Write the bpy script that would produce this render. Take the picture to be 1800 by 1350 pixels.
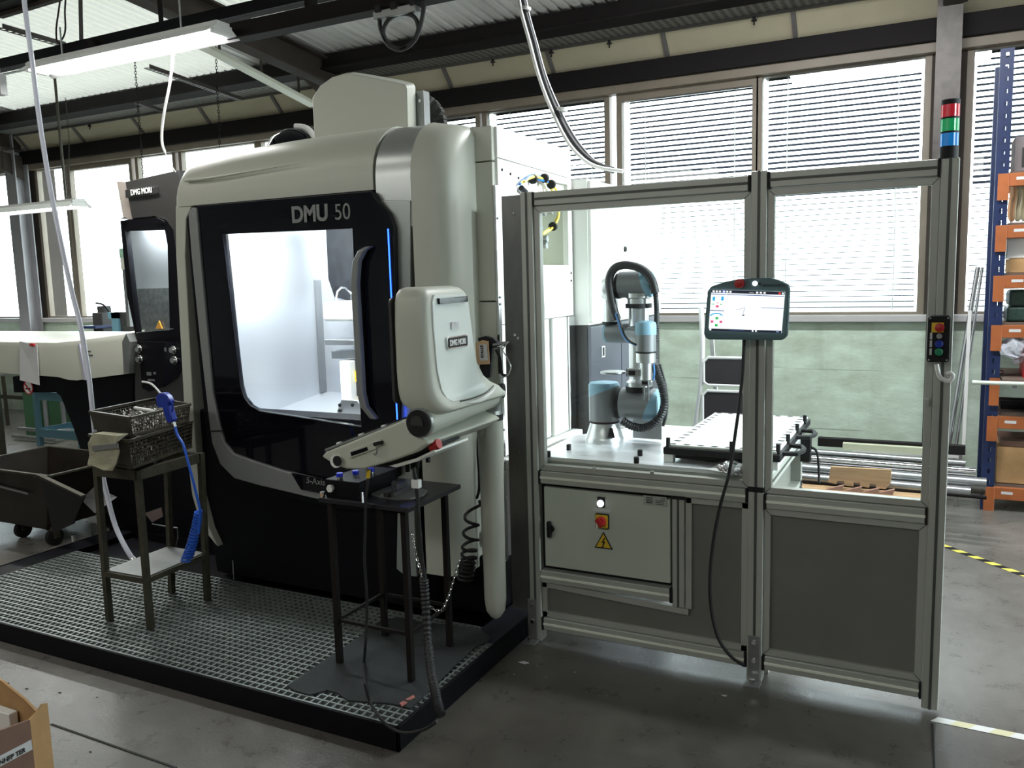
import bpy, bmesh, math, random
from mathutils import Vector, Matrix
random.seed(7)
PI = math.pi
for o in list(bpy.data.objects): bpy.data.objects.remove(o)
SC = bpy.context.scene
COL = SC.collection

# ---------------- camera ----------------
cam_data = bpy.data.cameras.new('camera')
cam = bpy.data.objects.new('camera', cam_data)
COL.objects.link(cam)
cam_data.sensor_fit = 'HORIZONTAL'; cam_data.sensor_width = 36.0
cam_data.lens = 1463.8 / 1800 * 36.0
cam_data.clip_start = 0.05; cam_data.clip_end = 200
RGT = Vector((0.89258964, 0.45009258, -0.02646525))
UP = Vector((-0.03317144, 0.12409556, 0.99171566))
FWD = Vector((-0.44964808, 0.88431723, -0.12569663))
cam.matrix_world = Matrix(((RGT.x, UP.x, -FWD.x, 0), (RGT.y, UP.y, -FWD.y, 0), (RGT.z, UP.z, -FWD.z, 1.6), (0, 0, 0, 1)))
SC.camera = cam

# ---------------- sky, lights, exposure ----------------
W = bpy.data.worlds.new('sky'); SC.world = W; W.use_nodes = True
bgn = W.node_tree.nodes['Background']
bgn.inputs[0].default_value = (0.86, 0.95, 1.0, 1); bgn.inputs[1].default_value = 8.0
SC.view_settings.view_transform = 'Standard'; SC.view_settings.look = 'None'
SC.view_settings.exposure = 0.0; SC.view_settings.gamma = 1.0; SC.view_settings.use_curve_mapping = False

sun_l = bpy.data.lights.new('low_sun', 'SUN'); sun_l.energy = 8.0; sun_l.angle = math.radians(4); sun_l.color = (0.86, 0.93, 1.0)
sun_o = bpy.data.objects.new('low_sun', sun_l); COL.objects.link(sun_o)
sun_o.rotation_euler = Vector((1.0, -0.04, 0.25)).to_track_quat('Z', 'Y').to_euler()

def area(name, loc, size, power, color=(1, 1, 1), rot=(0, 0, 0), sy=None):
    l = bpy.data.lights.new(name, 'AREA'); l.shape = 'RECTANGLE'; l.size = size; l.size_y = sy or size
    l.energy = power; l.color = color
    o = bpy.data.objects.new(name, l); o.location = loc; o.rotation_euler = rot; COL.objects.link(o)
    return o
# added fill lights without fixtures, standing in for unseen hall lamps
area('hall_fill_light', (-1.2, -2.2, 3.3), 4.0, 42, (1.0, 1.0, 0.94), (math.radians(35), 0, 0), 0.5)
area('hall_fill_light', (-5.5, -1.2, 3.3), 4.0, 42, (1.0, 1.0, 0.94), (math.radians(35), 0, 0), 0.5)
area('hall_fill_light', (-4.6, 1.6, 3.45), 3.0, 18, (1.0, 0.99, 0.92), (0, 0, 0), 0.4)
area('cell_fill_light', (-0.5, 4.7, 3.55), 1.8, 120, (0.95, 0.98, 1.0), (math.radians(12), 0, 0), 0.3)  # fill light added above the cell, out of view, brightens table and wall

# ---------------- materials ----------------
def mat(name, col, rough=0.5, metal=0.0, emis=None, estr=0.0, var=0.0, vscale=6.0, bump=0.0, bscale=80.0, spec=None, stretch=None, coat=0.0, alt=None):
    m = bpy.data.materials.new(name); m.use_nodes = True
    nt = m.node_tree; b = nt.nodes['Principled BSDF']
    b.inputs['Base Color'].default_value = (*col, 1); b.inputs['Roughness'].default_value = rough
    b.inputs['Metallic'].default_value = metal
    if spec is not None: b.inputs['Specular IOR Level'].default_value = spec
    if coat: b.inputs['Coat Weight'].default_value = coat
    if emis:
        b.inputs['Emission Color'].default_value = (*emis, 1); b.inputs['Emission Strength'].default_value = estr
    if var or bump:
        tc = nt.nodes.new('ShaderNodeTexCoord'); mp = nt.nodes.new('ShaderNodeMapping')
        nt.links.new(tc.outputs['Object'], mp.inputs[0])
        if stretch: mp.inputs['Scale'].default_value = stretch
    if var:
        n = nt.nodes.new('ShaderNodeTexNoise'); n.inputs['Scale'].default_value = vscale; n.inputs['Detail'].default_value = 6
        n.inputs['Roughness'].default_value = 0.62
        nt.links.new(mp.outputs[0], n.inputs['Vector'])
        r = nt.nodes.new('ShaderNodeValToRGB')
        r.color_ramp.elements[0].position = 0.3; r.color_ramp.elements[1].position = 0.7
        lo = alt if alt else tuple(c * (1 - var) for c in col)
        r.color_ramp.elements[0].color = (*lo, 1)
        r.color_ramp.elements[1].color = (*[min(1, c * (1 + var)) for c in col], 1)
        nt.links.new(n.outputs['Fac'], r.inputs[0]); nt.links.new(r.outputs[0], b.inputs['Base Color'])
    if bump:
        n2 = nt.nodes.new('ShaderNodeTexNoise'); n2.inputs['Scale'].default_value = bscale; n2.inputs['Detail'].default_value = 4
        nt.links.new(mp.outputs[0], n2.inputs['Vector'])
        bp = nt.nodes.new('ShaderNodeBump'); bp.inputs['Strength'].default_value = bump; bp.inputs['Distance'].default_value = 0.01
        nt.links.new(n2.outputs['Fac'], bp.inputs['Height']); nt.links.new(bp.outputs[0], b.inputs['Normal'])
    return m
def glass(name, tint=(1, 1, 1), refl=0.05, rough=0.0):
    m = bpy.data.materials.new(name); m.use_nodes = True; nt = m.node_tree
    nt.nodes.remove(nt.nodes['Principled BSDF'])
    t = nt.nodes.new('ShaderNodeBsdfTransparent'); t.inputs[0].default_value = (*tint, 1)
    g = nt.nodes.new('ShaderNodeBsdfGlossy'); g.inputs['Roughness'].default_value = rough
    lw = nt.nodes.new('ShaderNodeLayerWeight'); lw.inputs[0].default_value = 0.5
    pw = nt.nodes.new('ShaderNodeMath'); pw.operation = 'POWER'; pw.inputs[1].default_value = 4.0
    mt = nt.nodes.new('ShaderNodeMath'); mt.operation = 'MULTIPLY_ADD'; mt.inputs[1].default_value = 0.5; mt.inputs[2].default_value = refl * .6
    mx = nt.nodes.new('ShaderNodeMixShader')
    nt.links.new(lw.outputs['Facing'], pw.inputs[0]); nt.links.new(pw.outputs[0], mt.inputs[0]); nt.links.new(mt.outputs[0], mx.inputs[0])
    nt.links.new(t.outputs[0], mx.inputs[1]); nt.links.new(g.outputs[0], mx.inputs[2])
    nt.links.new(mx.outputs[0], nt.nodes['Material Output'].inputs[0])
    return m
M = {}
M['cream'] = mat('cream_enamel', (0.52, 0.53, 0.455), 0.38, bump=0.02, bscale=300)
M['white'] = mat('white_enamel', (0.80, 0.80, 0.76), 0.4)
M['silver'] = mat('silver_paint', (0.42, 0.44, 0.43), 0.32, 0.75, bump=0.02, bscale=300)
M['trim'] = mat('grey_trim_paint', (0.25, 0.255, 0.25), 0.4, 0.15)
M['gloss_black'] = mat('glossy_black_glass', (0.003, 0.003, 0.006), 0.06, spec=0.35)
M['black'] = mat('black_paint', (0.003, 0.003, 0.005), 0.5, spec=0.15)
M['matte_black'] = mat('matte_black_plastic', (0.010, 0.010, 0.011), 0.6, spec=0.3)
M['rubber'] = mat('black_rubber', (0.012, 0.012, 0.013), 0.55, bump=0.1)
M['dark_grey'] = mat('dark_grey_enamel', (0.030, 0.029, 0.028), 0.45)
M['steel'] = mat('brushed_steel', (0.38, 0.39, 0.40), 0.35, 0.95, var=0.12, vscale=14, stretch=(1, 1, 0.2))
M['sheet'] = mat('galvanised_sheet', (0.28, 0.285, 0.28), 0.42, 0.7, var=0.18, vscale=5)
M['chrome'] = mat('polished_steel', (0.75, 0.75, 0.76), 0.12, 1.0)
M['chamber'] = mat('stainless_chamber_sheet', (0.50, 0.52, 0.56), 0.34, 0.6)
M['alu'] = mat('anodised_aluminium', (0.44, 0.45, 0.41), 0.4, 0.2, bump=0.02, bscale=400)
M['alu_dark'] = mat('aluminium_groove', (0.085, 0.088, 0.08), 0.5, 0.3)
M['alu_light'] = mat('bright_slot_cover', (0.85, 0.87, 0.76), 0.35, 0.0)
M['panel_grey'] = mat('grey_composite_panel', (0.175, 0.175, 0.155), 0.5, 0.0, var=0.08, vscale=3)
M['cab_white'] = mat('cabinet_enamel', (0.52, 0.56, 0.49), 0.4)
M['robot_grey'] = mat('robot_grey_aluminium', (0.21, 0.22, 0.23), 0.4, 0.3)
M['robot_blue'] = mat('robot_blue_cap', (0.20, 0.36, 0.46), 0.5)
M['robot_alu'] = mat('robot_silver_tube', (0.62, 0.63, 0.64), 0.3, 0.85)
M['pendant'] = mat('pendant_teal_grey', (0.085, 0.15, 0.165), 0.5)
M['blue'] = mat('blue_plastic', (0.008, 0.03, 0.30), 0.35)
M['red'] = mat('red_plastic', (0.45, 0.02, 0.02), 0.4)
M['green'] = mat('green_plastic', (0.01, 0.22, 0.10), 0.4)
M['yellow'] = mat('yellow_plastic', (0.75, 0.50, 0.03), 0.5)
M['yellow_hose'] = mat('yellow_hose', (0.80, 0.62, 0.10), 0.4)
M['blue_hose'] = mat('blue_hose', (0.03, 0.20, 0.55), 0.4)
M['white_pl'] = mat('white_plastic', (0.78, 0.78, 0.76), 0.4)
M['paper'] = mat('paper', (0.60, 0.60, 0.60), 0.8)
M['ink'] = mat('black_ink', (0.01, 0.01, 0.01), 0.7)
M['led'] = mat('blue_led_strip', (0.0, 0.0, 0.1), 0.5, emis=(0.02, 0.10, 1.0), estr=6)
M['led_white'] = mat('white_pilot_lamp', (0.9, 0.9, 1.0), 0.5, emis=(0.9, 0.93, 1.0), estr=2.5)
M['tube_lamp'] = mat('fluorescent_tube', (1, 1, 1), 0.5, emis=(0.97, 0.98, 1.0), estr=14)
M['rusty'] = mat('worn_olive_steel', (0.052, 0.047, 0.031), 0.55, 0.4, var=0.35, vscale=20)
M['basket'] = mat('oily_basket_steel', (0.060, 0.052, 0.036), 0.45, 0.5, var=0.3, vscale=25)
M['swarf'] = mat('metal_swarf', (0.45, 0.44, 0.42), 0.25, 0.95)
M['card'] = mat('brown_cardboard', (0.42, 0.25, 0.11), 0.85, var=0.15, vscale=9, bump=0.06)
M['card_dark'] = mat('dark_cardboard', (0.20, 0.115, 0.085), 0.85, var=0.12, vscale=9)
M['wood'] = mat('pine_wood', (0.52, 0.33, 0.18), 0.7, var=0.2, vscale=12, stretch=(0.3, 4, 4))
M['orange'] = mat('orange_rack_paint', (0.36, 0.105, 0.030), 0.5, var=0.12, vscale=8)
M['rack_blue'] = mat('blue_rack_paint', (0.009, 0.02, 0.075), 0.45, var=0.2, vscale=8)
M['cloth_mat'] = mat('dark_felt_mat', (0.020, 0.023, 0.024), 0.85, bump=0.3, bscale=200)
M['cloth'] = mat('oily_beige_cloth', (0.30, 0.285, 0.20), 0.9, var=0.15, vscale=14, bump=0.3, bscale=120)
M['grate'] = mat('galvanised_grating', (0.28, 0.31, 0.30), 0.4, 0.6, var=0.15, vscale=4)
M['plate_dark'] = mat('chequer_dark_steel', (0.05, 0.05, 0.065), 0.3, 0.5)
M['rail_brown'] = mat('brown_steel_paint', (0.050, 0.040, 0.033), 0.75, var=0.15, vscale=5, spec=0.2)
M['rail_black'] = mat('dirty_black_steel', (0.011, 0.009, 0.009), 0.75, spec=0.2)
M['col_brown'] = mat('column_paint', (0.075, 0.065, 0.058), 0.42, 0.3, var=0.35, vscale=7)
M['soffit'] = mat('soffit_panel', (0.42, 0.375, 0.265), 0.7, var=0.08, vscale=2)
M['soffit_batten'] = mat('soffit_batten', (0.11, 0.10, 0.095), 0.6)
M['frame_tan'] = mat('window_frame_paint', (0.20, 0.165, 0.125), 0.5, var=0.1, vscale=4)
M['blind'] = mat('blind_slat', (0.045, 0.05, 0.075), 0.8, spec=0.1)
M['pane'] = glass('window_glass', (0.97, 1.0, 0.99), 0.05)
M['clear'] = glass('clear_guard_sheet', (0.95, 0.97, 0.96), 0.03)
M['wallpaint'] = mat('wall_green_grey', (0.64, 0.75, 0.64), 0.75, var=0.15, vscale=3.2, bump=0.15, bscale=25, stretch=(1, 1, 2.2), alt=(0.48, 0.55, 0.44))
M['tapeY'] = mat('yellow_tape', (0.75, 0.68, 0.12), 0.5)
M['tapeK'] = mat('black_tape', (0.01, 0.01, 0.015), 0.5)
M['tapeW'] = mat('faded_tape', (0.70, 0.66, 0.42), 0.5)
M['cart_blue'] = mat('blue_grey_cart_paint', (0.11, 0.24, 0.30), 0.5)
M['mach_green'] = mat('green_machine_paint', (0.035, 0.11, 0.045), 0.5)
M['letter'] = mat('grey_lettering', (0.22, 0.225, 0.22), 0.5)
M['concrete_wall'] = mat('plain_wall', (0.45, 0.44, 0.40), 0.8)

# long dark hairline cracks and drip stains on the painted wall
nt = M['wallpaint'].node_tree; b = nt.nodes['Principled BSDF']; src = b.inputs['Base Color'].links[0].from_socket
tc = nt.nodes.new('ShaderNodeTexCoord'); prev = src
for sc_, p0, p1, c0 in (((1.6, 1, 4), .52, .78, .78), ((0.45, 1, 26), .665, .69, .62), ((8, 1, 0.8), .55, .75, .86)):
    mp = nt.nodes.new('ShaderNodeMapping'); mp.inputs['Scale'].default_value = sc_; nt.links.new(tc.outputs['Object'], mp.inputs[0])
    nz = nt.nodes.new('ShaderNodeTexNoise'); nz.inputs['Scale'].default_value = 1.0; nz.inputs['Detail'].default_value = 5; nt.links.new(mp.outputs[0], nz.inputs['Vector'])
    rp0 = nt.nodes.new('ShaderNodeValToRGB'); rp0.color_ramp.elements[0].position = p0; rp0.color_ramp.elements[1].position = p1
    rp0.color_ramp.elements[0].color = (1, 1, 1, 1); rp0.color_ramp.elements[1].color = (c0, c0, c0, 1); nt.links.new(nz.outputs['Fac'], rp0.inputs[0])
    mm_ = nt.nodes.new('ShaderNodeMixRGB'); mm_.blend_type = 'MULTIPLY'; mm_.inputs[0].default_value = 1; nt.links.new(prev, mm_.inputs[1]); nt.links.new(rp0.outputs[0], mm_.inputs[2]); prev = mm_.outputs[0]
nt.links.new(prev, b.inputs['Base Color'])

# ---------------- mesh helpers ----------------
LOC = {}
class MB:
    def __init__(s): s.v = []; s.f = []
    def add(s, vs, fs):
        n = len(s.v); s.v += [tuple(v) for v in vs]; s.f += [tuple(i + n for i in f) for f in fs]; return s
    def box(s, x0, x1, y0, y1, z0, z1):
        vs = [(x0, y0, z0), (x1, y0, z0), (x1, y1, z0), (x0, y1, z0), (x0, y0, z1), (x1, y0, z1), (x1, y1, z1), (x0, y1, z1)]
        return s.add(vs, [(0, 3, 2, 1), (4, 5, 6, 7), (0, 1, 5, 4), (1, 2, 6, 5), (2, 3, 7, 6), (3, 0, 4, 7)])
    def bar(s, a, b, w, h=None, up=(0, 0, 1)):
        a = Vector(a); b = Vector(b); h = h or w; d = (b - a).normalized(); u = Vector(up)
        if abs(d.dot(u)) > 0.98: u = Vector((0, 1, 0))
        r = d.cross(u).normalized(); u = r.cross(d).normalized()
        vs = []
        for p in (a, b):
            for i, j in ((-1, -1), (1, -1), (1, 1), (-1, 1)): vs.append(p + r * i * w / 2 + u * j * h / 2)
        return s.add(vs, [(0, 1, 2, 3), (7, 6, 5, 4), (0, 4, 5, 1), (1, 5, 6, 2), (2, 6, 7, 3), (3, 7, 4, 0)])
    def cyl(s, a, b, r0, r1=None, n=16, cap=True):
        a = Vector(a); b = Vector(b); r1 = r0 if r1 is None else r1
        d = (b - a).normalized(); u = Vector((0, 0, 1)) if abs(d.z) < 0.9 else Vector((1, 0, 0))
        x = d.cross(u).normalized(); y = d.cross(x)
        vs = []
        for p, r in ((a, r0), (b, r1)):
            for k in range(n): t = 2 * PI * k / n; vs.append(p + x * math.cos(t) * r + y * math.sin(t) * r)
        fs = [(k, (k + 1) % n, n + (k + 1) % n, n + k) for k in range(n)]
        if cap: fs += [tuple(range(n))[::-1], tuple(range(n, 2 * n))]
        return s.add(vs, fs)
    def lathe(s, c, axis, prof, n=20):
        c = Vector(c); d = Vector(axis).normalized(); u = Vector((0, 0, 1)) if abs(d.z) < 0.9 else Vector((1, 0, 0))
        x = d.cross(u).normalized(); y = d.cross(x); vs = []
        for h, r in prof:
            for k in range(n): t = 2 * PI * k / n; vs.append(c + d * h + x * math.cos(t) * r + y * math.sin(t) * r)
        m = len(prof); fs = []
        for j in range(m - 1):
            for k in range(n): fs.append((j * n + k, j * n + (k + 1) % n, (j + 1) * n + (k + 1) % n, (j + 1) * n + k))
        fs += [tuple(range(n))[::-1], tuple(range((m - 1) * n, m * n))]
        return s.add(vs, fs)
    def tube(s, pts, r, n=8, sub=4, flat=None, radii=None):
        P = [Vector(p) for p in pts]
        if sub > 1 and len(P) > 2:
            Q = []
            for i in range(len(P) - 1):
                p0 = P[max(i - 1, 0)]; p1 = P[i]; p2 = P[i + 1]; p3 = P[min(i + 2, len(P) - 1)]
                for k in range(sub):
                    t = k / sub
                    Q.append(0.5 * ((2 * p1) + (p2 - p0) * t + (2 * p0 - 5 * p1 + 4 * p2 - p3) * t * t + (3 * p1 - p0 - 3 * p2 + p3) * t ** 3))
            Q.append(P[-1]); P = Q
        vs = []; x = None; N = len(P)
        for i, p in enumerate(P):
            d = (P[min(i + 1, N - 1)] - P[max(i - 1, 0)])
            if d.length < 1e-9: d = Vector((0, 0, 1))
            d.normalize()
            if x is None:
                u = Vector((0, 0, 1)) if abs(d.z) < 0.9 else Vector((1, 0, 0)); x = d.cross(u).normalized()
            else:
                x = (x - d * x.dot(d)); x = x.normalized() if x.length > 1e-6 else d.orthogonal().normalized()
            y = d.cross(x); rr = radii(i / (N - 1)) if radii else r
            for k in range(n): t = 2 * PI * (k + 0.5) / n; vs.append(p + x * math.cos(t) * rr + y * math.sin(t) * rr)
        fs = []
        for i in range(N - 1):
            for k in range(n): fs.append((i * n + k, i * n + (k + 1) % n, (i + 1) * n + (k + 1) % n, (i + 1) * n + k))
        fs += [tuple(range(n))[::-1], tuple(range((N - 1) * n, N * n))]
        return s.add(vs, fs)
    def plate(s, outer, axis, a0, a1, holes=()):
        def P3(p, a):
            return {'Y': (p[0], a, p[1]), 'X': (a, p[0], p[1]), 'Z': (p[0], p[1], a)}[axis]
        bm = bmesh.new(); loops = [list(outer)] + [list(h) for h in holes]; edges = []; idx = []
        for lp in loops:
            vv = [bm.verts.new(P3(p, 0)) for p in lp]
            edges += [bm.edges.new((vv[i], vv[(i + 1) % len(vv)])) for i in range(len(vv))]
        if holes: bmesh.ops.triangle_fill(bm, use_beauty=True, use_dissolve=False, edges=edges)
        else: bm.faces.new(bm.verts)
        bm.verts.index_update(); n = len(bm.verts); al = [p for lp in loops for p in lp]
        vs = [P3(p, a0) for p in al] + [P3(p, a1) for p in al]
        fs = []
        for f in bm.faces:
            t = tuple(v.index for v in f.verts); fs.append(t); fs.append(tuple(i + n for i in t)[::-1])
        k = 0
        for lp in loops:
            m = len(lp)
            for i in range(m): a, b = k + i, k + (i + 1) % m; fs.append((a, b, b + n, a + n))
            k += m
        bm.free(); return s.add(vs, fs)
    def loft(s, rings, cap=True, closed=True):
        n = len(rings[0]); vs = [p for r in rings for p in r]; fs = []
        for j in range(len(rings) - 1):
            for k in range(n if closed else n - 1): fs.append((j * n + k, j * n + (k + 1) % n, (j + 1) * n + (k + 1) % n, (j + 1) * n + k))
        if cap: fs += [tuple(range(n))[::-1], tuple(range((len(rings) - 1) * n, len(rings) * n))]
        return s.add(vs, fs)
    def mesh(s, name, origin=(0, 0, 0), recalc=True):
        me = bpy.data.meshes.new(name); ox, oy, oz = origin
        me.from_pydata([(v[0] - ox, v[1] - oy, v[2] - oz) for v in s.v], [], s.f)
        if recalc:
            bm = bmesh.new(); bm.from_mesh(me); bmesh.ops.recalc_face_normals(bm, faces=bm.faces); bm.to_mesh(me); bm.free()
        return me
    def build(s, name, m, parent=None, bevel=0, smooth=False, seg=2, **tags):
        org = LOC.get(parent.name, Vector((0, 0, 0))) if parent else Vector((0, 0, 0))
        if not parent:
            xs = [v[0] for v in s.v]; ys = [v[1] for v in s.v]; zs = [v[2] for v in s.v]
            org = Vector(((min(xs) + max(xs)) / 2, (min(ys) + max(ys)) / 2, min(zs)))
        me = s.mesh(name, org); me.materials.append(M[m] if isinstance(m, str) else m)
        o = bpy.data.objects.new(name, me); COL.objects.link(o)
        if parent: o.parent = parent; LOC[o.name] = org
        else: o.location = org; LOC[o.name] = org
        if smooth or bevel:
            for p in me.polygons: p.use_smooth = True
            me.set_sharp_from_angle(angle=math.radians(38))
        if bevel:
            b = o.modifiers.new('bevel', 'BEVEL'); b.width = bevel; b.segments = seg; b.limit_method = 'ANGLE'; b.angle_limit = math.radians(35); b.harden_normals = True
        for k, v in tags.items(): o[k] = v
        return o
def thing(name, label, cat, loc, group=None):
    o = bpy.data.objects.new(name, None); o.empty_display_size = 0.1; o.location = loc; COL.objects.link(o)
    o['label'] = label; o['category'] = cat
    if group: o['group'] = group
    LOC[o.name] = Vector(loc); return o
def tag(o, label, cat, group=None):
    o['label'] = label; o['category'] = cat
    if group: o['group'] = group
    return o
def text(name, s, size, loc, face, m, parent=None, ext=0.001, align='LEFT', shear=0.0, bold=0.0, sx=1.0, roll=0.0):
    c = bpy.data.curves.new(name, 'FONT'); c.body = s; c.size = size; c.extrude = ext; c.align_x = align; c.shear = shear; c.offset = bold
    t = bpy.data.objects.new('tmp_text', c); COL.objects.link(t)
    dg = bpy.context.evaluated_depsgraph_get(); dg.update()
    me = bpy.data.meshes.new_from_object(t.evaluated_get(dg)); bpy.data.objects.remove(t)
    R = face if not isinstance(face, str) else {'-Y': Matrix.Rotation(PI / 2, 4, 'X'), '+X': Matrix.Rotation(PI / 2, 4, 'Z') @ Matrix.Rotation(PI / 2, 4, 'X'), '+Z': Matrix.Identity(4)}[face]
    org = LOC[parent.name] if parent else Vector((0, 0, 0))
    me.transform(Matrix.Translation(Vector(loc) - org) @ R @ Matrix.Rotation(roll, 4, 'Z') @ Matrix.Diagonal((sx, 1, 1, 1)))
    me.materials.clear(); me.materials.append(M[m]); o = bpy.data.objects.new(name, me); COL.objects.link(o)
    if parent: o.parent = parent
    return o
def copy_tree(o, parent=None, dloc=(0, 0, 0)):
    c = o.copy(); COL.objects.link(c)
    if parent: c.parent = parent
    else: c.location = Vector(o.location) + Vector(dloc); 
    LOC[c.name] = LOC.get(o.name, Vector((0, 0, 0))) + Vector(dloc)
    for ch in [x for x in bpy.data.objects if x.parent == o]: copy_tree(ch, c)
    return c
def disc(c, nrm, r, t, m, name, parent, n=20, **k):
    c = Vector(c); nrm = Vector(nrm).normalized()
    return MB().cyl(c, c + nrm * t, r, n=n).build(name, m, parent, smooth=True, **k)
def rrect(x0, x1, z0, z1, r, n=4):
    out = []
    for cx, cz, a in ((x1 - r, z1 - r, 0), (x0 + r, z1 - r, 90), (x0 + r, z0 + r, 180), (x1 - r, z0 + r, 270)):
        for k in range(n + 1): t = math.radians(a + 90 * k / n); out.append((cx + r * math.cos(t), cz + r * math.sin(t)))
    return out

# =============== SETTING ===============
YW = 7.0; SL = math.tan(math.radians(5.5))
def roofz(y): return 3.67 + (6.4 - y) * SL
def struct(o): o['kind'] = 'structure'; return o
# floor: concrete with worn patches, gloss varying with the dirt
fm = bpy.data.materials.new('sealed_concrete'); fm.use_nodes = True; nt = fm.node_tree; b = nt.nodes['Principled BSDF']
tc = nt.nodes.new('ShaderNodeTexCoord')
def noise(scale, detail=6, rough=0.6):
    n = nt.nodes.new('ShaderNodeTexNoise'); n.inputs['Scale'].default_value = scale; n.inputs['Detail'].default_value = detail; n.inputs['Roughness'].default_value = rough
    nt.links.new(tc.outputs['Object'], n.inputs['Vector']); return n
def ramp(src, p0, c0, p1, c1):
    r = nt.nodes.new('ShaderNodeValToRGB'); r.color_ramp.elements[0].position = p0; r.color_ramp.elements[1].position = p1
    r.color_ramp.elements[0].color = (*c0, 1); r.color_ramp.elements[1].color = (*c1, 1); nt.links.new(src, r.inputs[0]); return r
n1 = noise(1.3); n2 = noise(9, 8, 0.7); n3 = noise(60, 3)
r1 = ramp(n1.outputs['Fac'], 0.3, (0.13, 0.122, 0.11), 0.72, (0.19, 0.18, 0.165))
r2 = ramp(n2.outputs['Fac'], 0.35, (0.82, 0.82, 0.82), 0.7, (1.1, 1.1, 1.1))
# shade in front of the cell, painted into the floor colour
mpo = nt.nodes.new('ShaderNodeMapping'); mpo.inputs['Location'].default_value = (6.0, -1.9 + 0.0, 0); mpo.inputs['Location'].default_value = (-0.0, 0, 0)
sx_ = nt.nodes.new('ShaderNodeVectorMath'); sx_.operation = 'DISTANCE'; nt.links.new(tc.outputs['Object'], sx_.inputs[0]); FLOOR_SHADE = sx_
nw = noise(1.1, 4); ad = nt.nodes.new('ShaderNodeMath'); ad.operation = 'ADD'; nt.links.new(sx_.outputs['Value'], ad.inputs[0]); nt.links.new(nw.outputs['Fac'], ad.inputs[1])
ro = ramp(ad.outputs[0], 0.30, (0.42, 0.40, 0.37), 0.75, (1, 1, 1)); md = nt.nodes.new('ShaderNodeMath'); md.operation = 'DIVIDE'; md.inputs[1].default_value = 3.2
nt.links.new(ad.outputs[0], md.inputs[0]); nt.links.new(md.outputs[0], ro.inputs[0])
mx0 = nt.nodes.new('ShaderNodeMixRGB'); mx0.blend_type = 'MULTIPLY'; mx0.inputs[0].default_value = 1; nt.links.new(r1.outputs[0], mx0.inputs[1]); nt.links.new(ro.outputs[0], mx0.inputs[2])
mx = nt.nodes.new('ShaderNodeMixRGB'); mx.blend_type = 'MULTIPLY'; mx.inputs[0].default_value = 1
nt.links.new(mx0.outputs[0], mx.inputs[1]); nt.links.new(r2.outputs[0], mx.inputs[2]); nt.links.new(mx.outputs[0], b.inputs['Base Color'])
r3 = ramp(n2.outputs['Fac'], 0.3, (0.24,) * 3, 0.75, (0.40,) * 3); nt.links.new(r3.outputs[0], b.inputs['Roughness'])
bp = nt.nodes.new('ShaderNodeBump'); bp.inputs['Strength'].default_value = 0.12; bp.inputs['Distance'].default_value = 0.006
nt.links.new(n3.outputs['Fac'], bp.inputs['Height']); nt.links.new(bp.outputs[0], b.inputs['Normal'])
b.inputs['Specular IOR Level'].default_value = 0.5
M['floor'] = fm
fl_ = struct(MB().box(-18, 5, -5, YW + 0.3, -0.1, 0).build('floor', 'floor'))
FLOOR_SHADE.inputs[1].default_value = (-0.9 - fl_.location.x, 2.2 - fl_.location.y, 0.1)
M['yard'] = mat('yard_asphalt', (0.28, 0.28, 0.27), 0.9, var=.15, vscale=.5)
struct(MB().box(-60, 50, YW + 0.3, 60, -0.4, -0.3).box(5.2, 50, -30, YW + .3, -.4, -.3).build('ground', 'yard'))
# floor joints
struct(MB().bar((-2.881, 1.811, 0.001), (-2.219, 1.804, 0.001), 0.008, 0.003).build('trim_1', 'ink'))
struct(MB().bar((0.043, 3.12, 0.001), (0.075, 1.4, 0.001), 0.007, 0.003).build('trim_2', 'ink'))

# wall under and over the windows
wins = [(-17.2, -16.2), (-16.1, -15.65), (-14.9, -13.8), (-13.7, -12.7), (-12.6, -11.9), (-11.75, -10.62), (-10.28, -9.77), (-9.65, -8.58), (-8.42, -7.85), (-7.7, -6.6), (-6.5, -5.42), (-4.98, -3.87), (-3.75, -2.6), (-2.44, -1.35), (-1.27, -0.12), (0.2, 1.45), (1.55, 2.7), (2.8, 3.9)]
struct(MB().box(-18, 5, YW, YW + 0.3, 0, 1.2).build('wall_back', 'wallpaint'))
struct(MB().box(-18, 5, YW - 0.02, YW + 0.3, 3.34, 3.9).build('wall_back_lintel', 'rail_brown'))
struct(MB().box(-18, 5, YW - 0.10, YW + 0.02, 3.20, 3.36).build('trim_3', 'rail_black', bevel=0.01))
struct(MB().box(-18, 5, YW - 0.06, YW + 0.05, 3.13, 3.21).build('trim_4', 'frame_tan', bevel=0.006))
struct(MB().box(-18, 5, YW - 0.07, YW + 0.18, 1.195, 1.25).build('window_sill', mat('sill_paint', (0.52, 0.50, 0.50), 0.5), bevel=0.008))
for i, (a, c) in enumerate(wins):
    t = 3.12 if not (-2.5 < a < -1.3 or -9.7 < a < -8.5) else 3.07
    w = MB().plate([(a - 0.05, 1.24), (c + 0.05, 1.24), (c + 0.05, 3.16), (a - 0.05, 3.16)], 'Y', YW + 0.0, YW + 0.07, holes=[[(a, 1.27), (c, 1.27), (c, t), (a, t)]]).build('window_%d' % (i + 1), 'frame_tan', bevel=0.004)
    struct(w)
    pn = MB().box(a, c, YW + 0.03, YW + 0.036, 1.27, t).build('pane', 'pane', w)
# piers between window groups
for x0, x1 in ((-15.6, -14.95), (-11.85, -11.8), (-10.57, -10.33), (-5.37, -5.03), (-0.07, 0.15), (3.95, 5)):
    struct(MB().box(x0, x1, YW, YW + 0.28, 1.2, 3.4).build('wall_pier', 'rail_brown'))
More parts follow.
